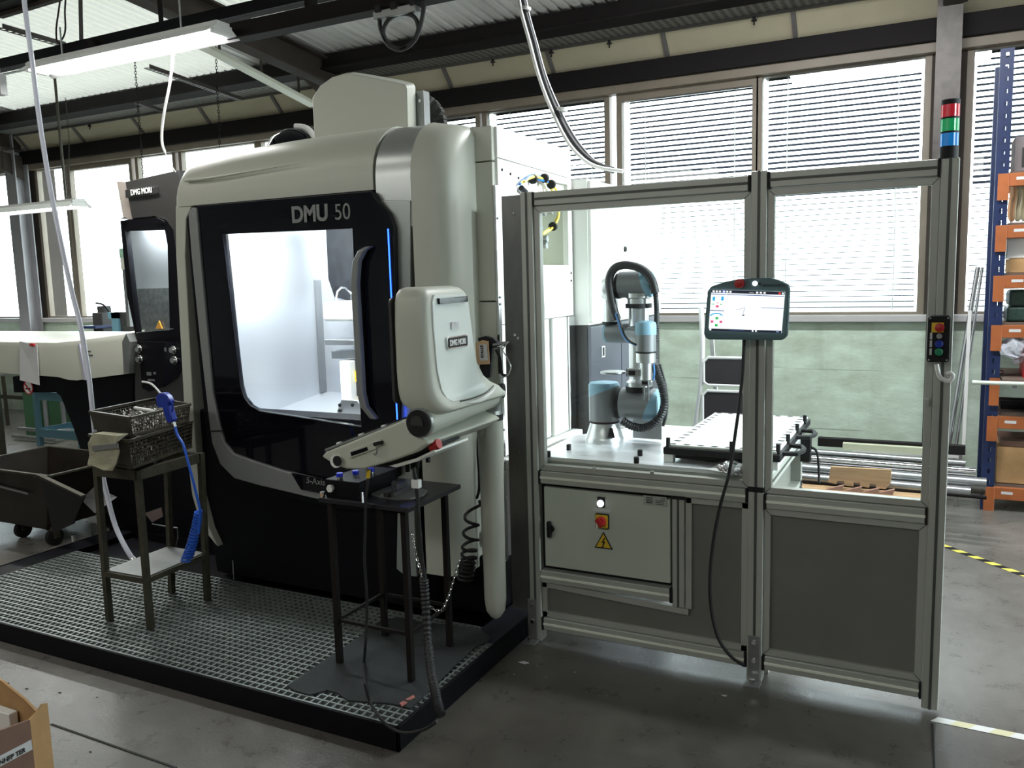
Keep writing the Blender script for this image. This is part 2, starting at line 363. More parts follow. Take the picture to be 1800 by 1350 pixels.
# slanted soffit panels with battens
def soff(t): return (6.98 - 0.18 * t, 3.345 + 0.19 * t)
xs = [-18, -15.2, -13.9, -12.6, -11.4, -10.3]
bat = sorted([round(v, 3) for v in [-9.235, -8.206, -7.158, -6.132, -4.074, -3.038, -2.019, -1.017]])
bat = xs + bat + [1.35, 2.6, 3.9, 5]
for i in range(len(bat) - 1):
    a, c = bat[i] + 0.012, bat[i + 1] - 0.012
    p = MB().add([(a, *soff(0)), (c, *soff(0)), (c, *soff(1)), (a, *soff(1)), (a, soff(0)[0] + .02, soff(0)[1] + .02), (c, soff(0)[0] + .02, soff(0)[1] + .02), (c, soff(1)[0] + .02, soff(1)[1] + .02), (a, soff(1)[0] + .02, soff(1)[1] + .02)],
        [(0, 1, 2, 3), (4, 7, 6, 5), (0, 4, 5, 1), (1, 5, 6, 2), (2, 6, 7, 3), (3, 7, 4, 0)]).build('ceiling_panel', 'soffit'); struct(p)
    struct(MB().bar((bat[i], soff(0)[0] - .008, soff(0)[1] - .008), (bat[i], soff(1)[0] - .008, soff(1)[1] - .008), 0.034, 0.02, up=(0, -1, -1)).build('ceiling_batten', 'soffit_batten'))
# perforated soffit strip
pm = bpy.data.materials.new('perforated_sheet'); pm.use_nodes = True; nt = pm.node_tree; b = nt.nodes['Principled BSDF']; b.inputs['Roughness'].default_value = 0.5
tc = nt.nodes.new('ShaderNodeTexCoord'); mp = nt.nodes.new('ShaderNodeMapping'); mp.inputs['Scale'].default_value = (16, 30, 1); nt.links.new(tc.outputs['Object'], mp.inputs[0])
vo = nt.nodes.new('ShaderNodeTexVoronoi'); vo.inputs['Randomness'].default_value = 0.0; vo.inputs['Scale'].default_value = 1.0; nt.links.new(mp.outputs[0], vo.inputs['Vector'])
rr = ramp(vo.outputs['Distance'], 0.30, (0.01, 0.01, 0.01), 0.36, (0.22, 0.21, 0.19)); nt.links.new(rr.outputs[0], b.inputs['Base Color'])
M['perf'] = pm
struct(MB().box(-18, 5, 6.44, 6.84, 3.548, 3.556).build('ceiling_perforated_strip', 'perf'))
struct(MB().box(-18, 5, 6.79, 6.84, 3.525, 3.548).build('trim_5', 'soffit_batten'))

# corrugated roof; translucent sheets over part of it
def corr(x0, x1, y0, y1, mname, name):
    mb = MB(); prof = []; x = x0
    while x < x1 - 1e-6:
        for dx, dz in ((0, 0), (0.055, 0), (0.065, 0.022), (0.085, 0.022)): prof.append((x + dx, dz))
        x += 0.095
    prof = [(min(px, x1), dz) for px, dz in prof] + [(x1, 0)]
    mb.loft([[(px, y0, roofz(y0) + dz) for px, dz in prof], [(px, y1, roofz(y1) + dz) for px, dz in prof]], cap=False, closed=False)
    o = mb.build(name, mname); struct(o); return o
M['roof'] = mat('corrugated_roof', (0.70, 0.68, 0.66), 0.5, 0.0, var=0.14, vscale=3, stretch=(1, 0.15, 1))
sk = bpy.data.materials.new('translucent_roof_sheet'); sk.use_nodes = True; nt = sk.node_tree; nt.nodes.remove(nt.nodes['Principled BSDF'])
tl = nt.nodes.new('ShaderNodeBsdfTranslucent'); tl.inputs[0].default_value = (0.72, 0.72, 0.66, 1); df = nt.nodes.new('ShaderNodeBsdfDiffuse'); df.inputs[0].default_value = (0.7, 0.68, 0.6, 1)
ms = nt.nodes.new('ShaderNodeMixShader'); ms.inputs[0].default_value = 0.11; nt.links.new(df.outputs[0], ms.inputs[1]); nt.links.new(tl.outputs[0], ms.inputs[2]); nt.links.new(ms.outputs[0], nt.nodes['Material Output'].inputs[0])
M['skylight'] = sk
corr(-18, -9.55, 5.62, YW + 0.2, 'roof', 'ceiling')
corr(-6.0, 5, 5.62, YW + 0.2, 'roof', 'ceiling')
corr(-9.55, -6.0, 6.3, YW + 0.2, 'roof', 'ceiling_sheet')
corr(-9.55, -6.0, 5.62, 6.3, 'skylight', 'ceiling_skylight')
corr(-18, -9.55, 3.6, 5.62, 'roof', 'ceiling_sheet')
corr(-9.55, -4.7, 3.6, 5.62, 'skylight', 'ceiling_skylight')
corr(-4.7, 5, 3.6, 5.62, 'roof', 'ceiling_sheet')
corr(-18, 5, -5, 3.6, 'roof', 'ceiling_sheet')
# enclosing walls of the hall (outside the picture)
struct(MB().box(-18.2, -18, -5, YW + 0.3, 0, 5).build('wall_left', 'concrete_wall'))
rw = [(3.0, 3.95), (4.0, 4.95), (5.0, 5.9), (5.95, 6.86)]
struct(MB().plate([(-5, 0), (YW + .3, 0), (YW + .3, 5), (-5, 5)], 'X', 5, 5.2, holes=[[(a, .3), (c, .3), (c, 3.9), (a, 3.9)] for a, c in rw]).build('wall_right', 'concrete_wall'))
for k, (a, c) in enumerate(rw):
    w = struct(MB().plate([(a - .03, .27), (c + .03, .27), (c + .03, 3.93), (a - .03, 3.93)], 'X', 5.05, 5.11, holes=[[(a + .05, .35), (c - .05, .35), (c - .05, 3.85), (a + .05, 3.85)]]).build('window_%d' % (30 + k), 'frame_tan'))
    MB().box(5.07, 5.076, a + .05, c - .05, .35, 3.85).build('pane', 'pane', w)
struct(MB().box(-18.2, 5.2, -5.2, -5, 0, 5.2).build('wall_front', 'concrete_wall'))

# purlins / rafters / columns (building steel)
struct(MB().box(-18, 5, 6.28, 6.44, 3.535, 3.66).box(-18, 5, 6.25, 6.47, 3.525, 3.545).build('ceiling_purlin', 'rail_black', bevel=0.004))
def ibeam(mb, a, b, h, w, tf=0.016, tw=0.012):
    a = Vector(a); b = Vector(b); d = (b - a).normalized(); side = d.cross(Vector((0, 0, 1))).normalized(); u = side.cross(d)
    mb.bar(a + u * (h / 2), b + u * (h / 2), w, tf); mb.bar(a - u * (h / 2), b - u * (h / 2), w, tf); mb.bar(a, b, tw, h)
    return mb
for x in (-15.6, -10.4, -5.05):
    mb = MB(); ibeam(mb, (x, -4.9, roofz(-4.9) - 0.16), (x, 6.9, roofz(6.9) - 0.16), 0.21, 0.15)
    struct(mb.build('ceiling_rafter', 'rail_brown'))
    mb = MB(); mb.add([(x - .006, 6.0, roofz(6.0) - .3), (x + .006, 6.0, roofz(6.0) - .3), (x - .006, 6.9, 3.30), (x + .006, 6.9, 3.30), (x - .006, 6.9, 3.0), (x + .006, 6.9, 3.0)], [(0, 2, 4), (1, 5, 3), (0, 4, 5, 1), (0, 1, 3, 2), (2, 3, 5, 4)])
    struct(mb.build('ceiling_haunch', 'rail_brown'))
mb = MB(); ibeam(mb, (0.06, 1.5, roofz(1.5) - 0.14), (0.06, 6.75, roofz(6.75) - 0.14), 0.2, 0.15); struct(mb.build('ceiling_rafter', 'rail_brown'))
for x, w in ((-15.6, .18), (-10.45, .2), (-5.2, .2), (0.03, .16)):
    m_ = 'col_brown' if x > -1 else mat('pale_column_paint', (0.30, 0.29, 0.30), 0.5)
    o = MB().box(x - w / 2, x + w / 2, 6.76, 6.775, 0, 3.8).box(x - w / 2, x + w / 2, 6.925, 6.94, 0, 3.8).box(x - .006, x + .006, 6.775, 6.925, 0, 3.8).build('wall_column', m_); struct(o)

# blinds outside the right windows, every slat a part
slat = None
for i, (a, c) in enumerate(((-4.98, -3.87), (-3.75, -2.6), (-2.44, -1.35), (-1.27, -0.12), (0.2, 1.45))):
    lab = ['venetian blind mostly hidden behind the white machine hood', 'venetian blind with dark slats right of the machine hood top', 'venetian blind in the framed window left of the fence middle post', 'wide venetian blind in the window left of the steel column', 'bright venetian blind in the window behind the blue rack upright'][i]
    bl = thing('venetian_blind', lab, 'blind', (a + 0.03, YW + 0.17, 1.27), 'outside venetian blinds')
    base = None; n = 43
    hw = 0.024
    for k in range(n):
        z = 1.27 + 0.03 + k * 0.0435
        if k in (0, 21):
            th = math.radians(2 if k == 0 else 26); hw = 0.024 if k == 0 else 0.028
            mb = MB(); prof = [(-hw, 0.0), (-hw * .35, 0.005), (hw * .35, 0.005), (hw, 0.0)]
            ring = []
            for x in (a + 0.02, c - 0.02):
                ring.append([(x, YW + 0.17 + y * math.cos(th), z + zz + y * math.sin(th)) for y, zz in prof] + [(x, YW + 0.17 + y * math.cos(th), z + zz - .001 + y * math.sin(th)) for y, zz in prof[::-1]])
            mb.loft(ring); base = mb.build('slat', 'blind', bl); z0 = z
        else:
            s2 = base.copy(); COL.objects.link(s2); s2.location.z = z - z0
    hr = MB().box(a, c, YW + 0.13, YW + 0.21, 3.13, 3.17).build('head_rail', 'alu_dark', bl)
    for fx in (0.15, 0.85):
        MB().box(a + (c - a) * fx - .004, a + (c - a) * fx + .004, YW + 0.14, YW + 0.142, 1.28, 3.13).build('ladder_tape', 'white_pl', bl)

# =============== BIG WHITE MILLING MACHINE ===============
mm = thing('milling_machine', 'large cream milling machine with black glass door and brightly lit window', 'machine', (-2.6, 3.5, 0.09))
# ---- rounded shell
def arc_prof(yf, zt, r, zb, yb, n=9):
    out = [(yf, zb)]
    for k in range(n + 1):
        t = PI / 2 * k / n; out.append((yf + r * (1 - math.cos(t)), zt - r * (1 - math.sin(t)) * 1.0))
    out += [(yb, zt), (yb, zb)]
    return out
def shell(x0, x1, zb, left_round=0.0, right_round=0.0, n=7, ztop=None, yoff=0.0, R=0.24):
    rings = []; xs = []
    if left_round: xs += [(x0 + left_round * (1 - math.cos(PI / 2 * k / n)), 1 - math.sin(PI / 2 * k / n)) for k in range(n)]
    xs += [(x0 + left_round, 0)] if left_round else [(x0, 0)]
    xs += [(x0 + (x1 - x0) * t, 0) for t in (.3, .5, .7)] if x1 - x0 > .6 else []
    if right_round: xs += [(x1 - right_round, 0)] + [(x1 - right_round * (1 - math.sin(PI / 2 * k / n)), 1 - math.cos(PI / 2 * k / n)) for k in range(1, n + 1)]
    else: xs += [(x1, 0)]
    for x, s in xs:
        rr = max(left_round, right_round)
        zt = (ztop(x) if ztop else 2.285) - s * rr * .45
        rings.append([(x, y, z) for y, z in arc_prof(2.985 + yoff + s * rr, zt, R, zb if not callable(zb) else zb(x), 3.38)])
    return MB().loft(rings)
zt = lambda x: 2.288 - 0.028 * ((x + 2.3) / 0.9) ** 2 - (0.012 if x > -1.9 else 0)
shell(-3.395, -2.158, 1.992, left_round=0.09, ztop=zt).build('top_shell', 'cream', mm, smooth=True)
shell(-2.150, -1.972, 1.83, ztop=lambda x: zt(x) - .006, yoff=0.008).build('silver_band', 'silver', mm, smooth=True)
shell(-1.966, -1.795, 0.315, right_round=0.10, ztop=zt).build('side_shell', 'cream', mm, bevel=0.0, smooth=True)
# ridge line pressed into the upper shell
MB().tube([(-3.27, 2.99, 2.115), (-3.1, 2.982, 2.112), (-2.8, 2.982, 2.125), (-2.55, 2.984, 2.135)], 0.006, radii=lambda t: 0.008 * (1 - t) + 0.001).build('shell_crease', 'cream', mm, smooth=True)
# narrow silver upright next to the door, under the band
MB().plate([(-2.141, 1.947), (-2.085, 1.896), (-2.051, 1.827), (-2.062, 1.094), (-2.098, 0.761), (-2.131, 0.312), (-2.086, 0.286), (-2.022, 0.29), (-2.015, 1.096), (-1.973, 1.936)], 'Y', 2.988, 3.04).build('silver_upright', 'silver', mm, bevel=0.004)
# left slim leg of the shell
MB().plate([(-3.354, 1.999), (-3.377, 1.755), (-3.401, 1.038), (-3.408, 0.741), (-3.393, 0.532), (-3.344, 0.37), (-3.237, 0.274), (-3.288, 0.368), (-3.331, 0.538), (-3.338, 0.746), (-3.336, 1.04), (-3.314, 1.753), (-3.287, 1.932), (-3.242, 1.992)], 'Y', 2.99, 3.38).build('left_shell_leg', 'cream', mm, bevel=0.006)
# ---- body behind
MB().box(-3.36, -1.98, 3.78, 4.05, 0.33, 2.24).build('rear_body', 'cream', mm)
MB().box(-3.36, -3.33, 3.3, 3.8, 0.33, 2.15).build('left_body_panel', 'cream', mm)
MB().box(-3.33, -1.72, 3.3, 4.05, 2.0, 2.235).build('roof_body', 'cream', mm, bevel=0.01)
# front-facing narrow body panels right of the shell (three stacked)
for z0, z1 in ((2.105, 2.25), (1.505, 2.10), (0.315, 1.50)):
    MB().box(-1.93, -1.712, 3.235, 3.27, z0, z1).build('body_front_panel', 'cream', mm, bevel=0.004)
MB().box(-1.710, -1.700, 3.235, 3.262, 0.33, 2.0).build('steel_edge_strip', 'chrome', mm)
for z in (1.86, 1.52, 1.49, 1.13, 0.93, 0.78, 0.62):
    disc((-1.7, 3.25, z), (1, 0, 0), 0.006, 0.004, 'steel', 'screw', mm, n=8)
disc((-1.735, 3.235, 0.90), (0, -1, 0), 0.006, 0.004, 'steel', 'screw', mm, n=8)
# side wall (x = -1.70) with the media recess
sp = MB().plate([(3.262, 2.12), (4.08, 2.105), (4.08, 2.245), (3.262, 2.25)], 'X', -1.73, -1.70).build('side_top_panel', 'white', mm, bevel=0.003)
sp = MB().plate([(3.262, 1.40), (4.08, 1.40), (4.08, 2.10), (3.262, 2.115)], 'X', -1.73, -1.70, holes=[[(3.66, 1.66), (3.66, 2.07), (4.03, 2.07), (4.03, 1.66)]]).build('side_panel', 'white', mm)
MB().add([(-1.73, 3.66, 1.66), (-1.73, 4.03, 1.66), (-1.86, 4.03, 1.66), (-1.86, 3.66, 1.66), (-1.73, 3.66, 2.07), (-1.73, 4.03, 2.07), (-1.86, 4.03, 2.07), (-1.86, 3.66, 2.07)],
    [(0, 1, 2, 3), (4, 7, 6, 5), (2, 1, 5, 6), (3, 2, 6, 7), (0, 3, 7, 4)]).build('recess', 'cream', mm)
MB().box(-1.73, -1.715, 3.262, 3.80, 0.80, 1.395).build('loading_door', 'white', mm, bevel=0.003)
MB().box(-1.735, -1.70, 3.815, 3.99, 0.80, 1.395).build('loading_door', 'white', mm, bevel=0.003)
MB().box(-1.745, -1.69, 4.0, 4.08, 0.78, 1.395).build('door_jamb', 'chrome', mm, bevel=0.003)
MB().box(-1.74, -1.66, 3.262, 4.09, 0.74, 0.79).build('door_sill', 'white', mm, bevel=0.006)
MB().box(-1.74, -1.715, 3.262, 4.05, 0.33, 0.74).build('lower_side_panel', 'steel', mm)
for y, z in ((3.30, 2.07), (3.38, 2.06), (3.46, 2.05), (3.60, 2.06), (4.055, 1.95), (4.055, 1.62), (4.055, 1.58), (4.055, 1.25), (4.055, 0.98)):
    disc((-1.70, y, z), (1, 0, 0), 0.006, 0.004, 'matte_black', 'screw', mm, n=8)
# pneumatic hoses and connectors in the recess
for j, (dy, mt) in enumerate(((0, 'yellow_hose'), (0.012, 'yellow_hose'), (0.024, 'blue_hose'), (-0.012, 'blue_hose'))):
    pts = [(-1.68, 3.442, 2.024), (-1.68, 3.533, 2.057), (-1.68, 3.626, 2.066), (-1.68, 3.735, 2.06), (-1.68, 3.801, 2.034), (-1.68, 3.84, 1.982), (-1.68, 3.829, 1.899), (-1.68, 3.778, 1.841), (-1.68, 3.696, 1.806)]
    MB().tube([(x + 0.015 * math.sin(i * 1.3 + j), y + dy, z + dy * .5) for i, (x, y, z) in enumerate(pts[:(9 if 'y' == mt[0] else 4)])], 0.006).build('media_hose', mt, mm, smooth=True)
for px in [(-1.7, 3.646, 1.879), (-1.7, 3.689, 1.852), (-1.7, 3.655, 1.816)]:
    MB().tube([px, (px[0] + .02, px[1] - .03, px[2] - .02), (px[0], px[1] - .05, px[2] + .03)], 0.006).build('media_hose', 'blue_hose', mm, smooth=True)
for p in [(-1.72, 3.755, 1.911), (-1.72, 3.769, 1.788), (-1.72, 3.761, 1.755), (-1.72, 3.837, 1.924)]:
    MB().cyl((-1.86, p[1], p[2]), (-1.70, p[1], p[2]), 0.016, n=10).build('connector', 'steel', mm, smooth=True)
for p in [(-1.675, 3.564, 2.052), (-1.675, 3.692, 2.069), (-1.675, 3.77, 2.047), (-1.675, 3.781, 1.847)]:
    MB().lathe(p, (0, 1, 0.2), [(-.008, .015), (-.008, .022), (.008, .022), (.008, .015)], 10).build('hose_clamp', 'matte_black', mm, smooth=True)
p = [(-1.68, 3.447, 2.004), (-1.68, 3.493, 1.988)]; MB().cyl(p[0], p[1], 0.013, n=10).build('hose_nozzle', 'matte_black', mm, smooth=True)
# ---- hood on top
hx = [(-2.823, 2.309), (-2.822, 2.525), (-2.768, 2.579), (-2.691, 2.61), (-2.607, 2.618), (-2.496, 2.59), (-2.339, 2.547), (-2.262, 2.522), (-2.253, 2.502), (-2.258, 2.281)]
rings = []
for y, sc in ((3.42, 1.0), (3.43, 1.0), (3.50, 1.0)):
    rings.append([(x, y, z + (0.02 if 0 < i < 9 and y > 3.43 else 0)) for i, (x, z) in enumerate(hx)])
MB().loft(rings).build('spindle_hood', 'cream', mm, bevel=0.008)
p = [(-2.256, 3.43, 2.517), (-2.21, 3.43, 2.491), (-2.216, 3.43, 2.349)]
MB().box(-2.70, -2.30, 3.56, 3.90, 2.2, 2.40).build('hood_rear_box', 'black', mm)
MB().box(p[0][0] - .02, p[1][0] - .006, 3.505, 3.56, 2.2, p[0][2] - .012).build('hood_side_plate', 'sheet', mm, bevel=0.003)
disc((p[0][0] + .02, 3.505, p[0][2] - .06), (0, -1, 0), 0.008, 0.005, 'chrome', 'screw', mm, n=8)
# cable chain loop behind the hood
cpt = [Vector(q) for q in [(-2.405, 3.75, 2.511), (-2.371, 3.75, 2.504), (-2.334, 3.75, 2.483), (-2.311, 3.75, 2.455), (-2.295, 3.75, 2.425), (-2.287, 3.75, 2.379)]]
for i in range(len(cpt) - 1):
    for h in (0.25, 0.75):
        a = cpt[i].lerp(cpt[i + 1], h - .2); c = cpt[i].lerp(cpt[i + 1], h + .2)
        MB().bar(a, c, 0.09, 0.034, up=(0, 1, 0)).build('chain_link', 'dark_grey', mm)
MB().cyl((cpt[1].x, 3.72, 2.33), (cpt[1].x, 3.82, 2.33), 0.09, n=20).build('chain_drum', 'matte_black', mm, smooth=True)
# ---- plinth and black lower front
MB().box(-3.40, -1.72, 3.16, 4.0, 0.09, 0.36).build('plinth', 'black', mm, bevel=0.01)
MB().plate([(-3.30, 0.12), (-2.02, 0.12), (-2.02, 0.30), (-2.14, 0.36), (-2.14, 0.98), (-3.34, 0.98), (-3.34, 0.5)], 'Y', 3.03, 3.16).build('lower_front', 'black', mm, bevel=0.01)
win = [(-3.022, 1.844), (-2.26, 1.832), (-2.266, 0.963), (-2.858, 1.004), (-2.917, 1.029), (-2.957, 1.068), (-2.974, 1.126), (-2.98, 1.225)]
gout = [(-3.175, 1.986), (-2.151, 1.984), (-2.116, 1.935), (-2.068, 1.887), (-2.046, 1.826), (-2.056, 1.246), (-2.079, 0.747), (-2.428, 0.696), (-2.738, 0.73), (-2.933, 0.765), (-3.042, 0.788), (-3.102, 0.841), (-3.132, 0.925), (-3.164, 1.221), (-3.188, 1.748)]
MB().plate(gout, 'Y', 2.958, 2.985, holes=[win]).build('door', 'gloss_black', mm, bevel=0.003)
dsur = [(-3.287, 1.932), (-3.25, 1.984), (-3.206, 2.003), (-2.166, 2.0), (-2.125, 1.947), (-2.077, 1.896), (-2.052, 1.828), (-2.062, 1.243), (-2.096, 0.577), (-2.468, 0.552), (-2.995, 0.593), (-3.163, 0.642), (-3.242, 0.753), (-3.264, 0.927), (-3.279, 1.443)]
big = [(-3.073, 1.866), (-2.263, 1.851), (-2.272, 0.923), (-2.89, 0.961), (-2.979, 0.993), (-3.029, 1.061), (-3.044, 1.221)]
MB().plate(dsur, 'Y', 2.99, 3.05, holes=[big]).build('door_surround', 'black', mm, bevel=0.008)
MB().plate([(-3.224, 1.961), (-3.223, 1.749), (-3.208, 1.334), (-3.186, 0.938), (-3.177, 0.829), (-3.133, 0.726), (-3.044, 0.661), (-2.879, 0.639), (-2.426, 0.596), (-2.42, 0.693), (-2.729, 0.727), (-2.923, 0.762), (-3.033, 0.785), (-3.092, 0.838), (-3.118, 0.922), (-3.145, 1.082), (-3.162, 1.747), (-3.166, 1.969), (-3.192, 1.981)], 'Y', 2.945, 2.985).build('door_trim', 'trim', mm, bevel=0.008)
MB().bar((-3.177, 2.944, 0.89), (-3.093, 2.944, 0.898), 0.006, 0.005).build('trim_joint', 'ink', mm)
MB().plate([(-2.667, 0.72), (-2.378, 0.699), (-2.382, 0.633), (-2.614, 0.648)], 'Y', 2.936, 2.947).build('name_strip', 'gloss_black', mm)
q = [(-2.58, 2.935, 0.683), (-2.389, 2.935, 0.665)]
text('lettering', '5-Axis Champion', 0.043, q[0], '-Y', 'silver', mm, ext=0.0006, roll=-0.03, shear=0.12)
q = [(-2.592, 2.956, 1.876), (-2.385, 2.956, 1.872), (-2.351, 2.956, 1.878), (-2.261, 2.956, 1.878)]
text('lettering', 'DMU', 0.098, q[0], '-Y', 'letter', mm, ext=0.0008, bold=0.0035, sx=0.95)
text('lettering', '50', 0.098, (q[2][0], 2.956, q[2][2] - .004), '-Y', 'letter', mm, ext=0.0008, sx=0.92)
MB().plate(win, 'Y', 2.966, 2.972).build('door_glass', 'pane', mm)
hp = [(-2.165, 2.93, 1.752), (-2.187, 2.93, 1.736), (-2.22, 2.93, 1.689), (-2.235, 2.93, 1.592), (-2.232, 2.93, 1.346), (-2.23, 2.93, 1.121), (-2.218, 2.93, 1.061), (-2.179, 2.93, 1.002)]
rings = []
for i, p in enumerate(hp):
    w, d = (0.017, 0.016)
    yy = p[1] + (0.02 if i in (0, 7) else 0)
    rings.append([(p[0] - w, yy - d, p[2]), (p[0] + w, yy - d, p[2]), (p[0] + w, yy + d, p[2]), (p[0] - w, yy + d, p[2])])
MB().loft(rings).build('door_handle', 'trim', mm, bevel=0.007)
MB().bar((-2.07, 2.955, 1.822), (-2.066, 2.955, 0.961), 0.0045, 0.004).build('status_light', 'led', mm)
# small latch at the foot
MB().bar((-3.144, 3.0, 0.214), (-3.146, 3.0, 0.114), 0.008, 0.008).build('latch', 'chrome', mm)
# ---- machining chamber seen through the door window
cx0, cx1, cy1, cz0, cz1 = -3.13, -2.12, 3.77, 0.90, 1.96
MB().add([(cx0, 3.05, cz0), (cx0, cy1, cz0 + .08), (cx0, cy1, cz1), (cx0, 3.05, cz1)], [(0, 1, 2, 3)]).build('chamber_side_wall', 'chamber', mm)
MB().add([(cx1, 3.05, cz0), (cx1, cy1, cz0 + .08), (cx1, cy1, cz1), (cx1, 3.05, cz1)], [(0, 1, 2, 3)]).build('chamber_side_wall', 'chamber', mm)
MB().add([(cx0, cy1, cz0), (cx1, cy1, cz0), (cx1, cy1, cz1), (cx0, cy1, cz1)], [(0, 1, 2, 3)]).build('chamber_back_wall', 'chamber', mm)
MB().add([(cx0, 3.05, cz0), (cx1, 3.05, cz0), (cx1, cy1, cz0 + .08), (cx0, cy1, cz0 + .08)], [(0, 1, 2, 3)]).build('chamber_floor', 'chamber', mm)
MB().add([(cx0, 3.05, cz1), (cx1, 3.05, cz1), (cx1, cy1, cz1), (cx0, cy1, cz1)], [(0, 1, 2, 3)]).build('chamber_ceiling', 'chamber', mm)
MB().bar((cx0 + .003, 3.745, cz0 + .08), (cx0 + .003, 3.745, 1.62), 0.02, 0.05).build('chamber_corner_post', 'steel', mm)
Yc = 3.70
MB().plate([(-3.005, 1.893), (-2.823, 1.89), (-2.822, 1.528), (-2.878, 1.504), (-2.971, 1.524), (-3.007, 1.625)], 'Y', Yc, Yc + .02).build('dark_screen', mat('dark_smoked_panel', (0.010, 0.011, 0.014), 0.5, var=0.6, vscale=20, spec=0.2), mm)
q = [(-2.884, 3.6, 1.511), (-2.869, 3.6, 1.556), (-2.841, 3.6, 1.577), (-2.815, 3.6, 1.574), (-2.775, 3.6, 1.54), (-2.777, 3.6, 1.51)]
MB().tube(q, 0.006, n=8, sub=1).build('lifting_eye', 'chrome', mm, smooth=True)
MB().box(*(-2.9, -2.695), 3.5, 3.72, 1.40, 1.505).build('spindle_head', 'white', mm, bevel=0.02)
MB().box(*(-2.934, -2.659), 3.55, 3.72, 1.27, 1.30).build('table_guide', 'steel', mm, bevel=0.004)
MB().box(*(-2.934, -2.659), 3.60, 3.72, 1.19, 1.235).build('table_guide', 'steel', mm, bevel=0.004)
q = [(-2.843, 3.55, 1.23), (-2.775, 3.55, 1.231), (-2.849, 3.55, 0.967), (-2.776, 3.55, 0.971), (-2.68, 3.55, 1.142)]
MB().box(q[0][0], q[1][0], 3.55, 3.7, 0.95, 1.185).build('swivel_column', 'white', mm, bevel=0.006)
MB().box(q[1][0], q[4][0] + .1, 3.6, 3.7, 0.98, 1.185).build('swivel_guard', 'dark_grey', mm)
q = [(-2.793, 3.595, 1.069), (-2.721, 3.595, 1.13)]
wl = MB().box(q[0][0], q[1][0] + .01, 3.592, 3.598, q[0][2], q[1][2]).build('warning_label', 'yellow', mm)
c_ = ((q[0][0] + q[1][0]) / 2 + .006, (q[0][2] + q[1][2]) / 2)
MB().plate([(c_[0] - .015, c_[1] - .012), (c_[0] + .015, c_[1] - .012), (c_[0], c_[1] + .015)], 'Y', 3.588, 3.591).build('warning_triangle', 'ink', wl)
MB().plate([(c_[0] - .010, c_[1] - .009), (c_[0] + .010, c_[1] - .009), (c_[0], c_[1] + .009)], 'Y', 3.585, 3.588).build('warning_triangle', 'yellow', wl)
q = [(-2.722, 0.875), (-2.714, 0.952), (-2.681, 1.012), (-2.58, 1.011), (-2.541, 0.96), (-2.539, 0.873)]
MB().plate(q, 'Y', 3.35, 3.5).build('clamping_fixture', 'robot_alu', mm, bevel=0.004)
for p in [(-2.686, 3.345, 0.983), (-2.606, 3.345, 0.987), (-2.688, 3.345, 0.954)]: disc(p, (0, -1, 0), 0.009, 0.006, 'matte_black', 'fixture_bolt', mm, n=10)
# the machine's own work lamp
MB().box(-3.05, -2.3, 3.10, 3.16, 1.925, 1.955).build('work_lamp', 'tube_lamp', mm)
area('work_lamp_light', (-2.75, 3.2, 1.93), 0.7, 32, (0.95, 0.98, 1.0), (math.radians(22), 0, 0), 0.15)
# black exhaust dome with white collar at the top left
q = [(-3.112, 3.6, 2.404), (-3.015, 3.6, 2.394)]
MB().lathe((q[0][0], 3.6, 2.24), (0, 0, 1), [(0, .15), (.08, .15), (.14, .12), (.18, .06), (.19, .01)], 20).build('exhaust_dome', 'gloss_black', mm, smooth=True)
MB().tube([(q[0][0] + .02, 3.6, 2.44), (q[0][0] + .10, 3.6, 2.42), (q[0][0] + .16, 3.6, 2.34), (q[0][0] + .17, 3.6, 2.24)], 0.016).build('exhaust_collar', 'white_pl', mm, smooth=True)
MB().box(q[0][0] - .2, q[0][0] - .03, 3.8, 3.95, 2.24, 2.43).build('electrical_box', 'white', mm, bevel=0.004)

# =============== CONTROL CONSOLE ===============
con = thing('control_console', 'cream swivelling control console with closed screen housing and tilted keyboard', 'control panel', (-1.6, 2.9, 0.18))
# support tube
MB().lathe((-1.605, 2.95, 0.18), (0, 0, 1), [(0, .004), (.012, .022), (.04, .040), (.09, .046), (.5, .048), (.62, .050), (.72, .054), (.8, .054), (.85, .053)], 24).build('support_tube', 'cream', con, smooth=True)
MB().lathe((-1.605, 2.95, 1.03), (0, 0, 1), [(0, .054), (.022, .054)], 24).build('swivel_ring', 'matte_black', con, smooth=True)
MB().tube([(-1.605, 2.95, 1.052), (-1.604, 2.95, 1.085), (-1.590, 2.925, 1.125), (-1.565, 2.875, 1.145)], 0.050, n=20).build('swivel_elbow', 'silver', con, smooth=True)
disc((-1.565, 2.96, 1.15), (1, .2, 0), 0.03, 0.02, 'matte_black', 'elbow_cap', con)
# hinge cylinder
MB().cyl((-1.545, 2.345, 1.122), (-1.555, 2.86, 1.142), 0.050, 0.046, n=28).build('hinge_cylinder', 'cream', con, smooth=True)
MB().cyl((-1.545, 2.335, 1.122), (-1.545, 2.35, 1.122), 0.052, n=28).build('hinge_ring', 'silver', con, smooth=True)
d_ = MB().cyl((-1.545, 2.327, 1.122), (-1.545, 2.336, 1.122), 0.046, n=28).build('hinge_cap', 'matte_black', con, smooth=True)
MB().plate([(-1.572, 1.115), (-1.519, 1.115), (-1.524, 1.14), (-1.536, 1.148), (-1.555, 1.148), (-1.567, 1.14)], 'Y', 2.322, 2.328).build('cap_badge', 'dark_grey', d_)
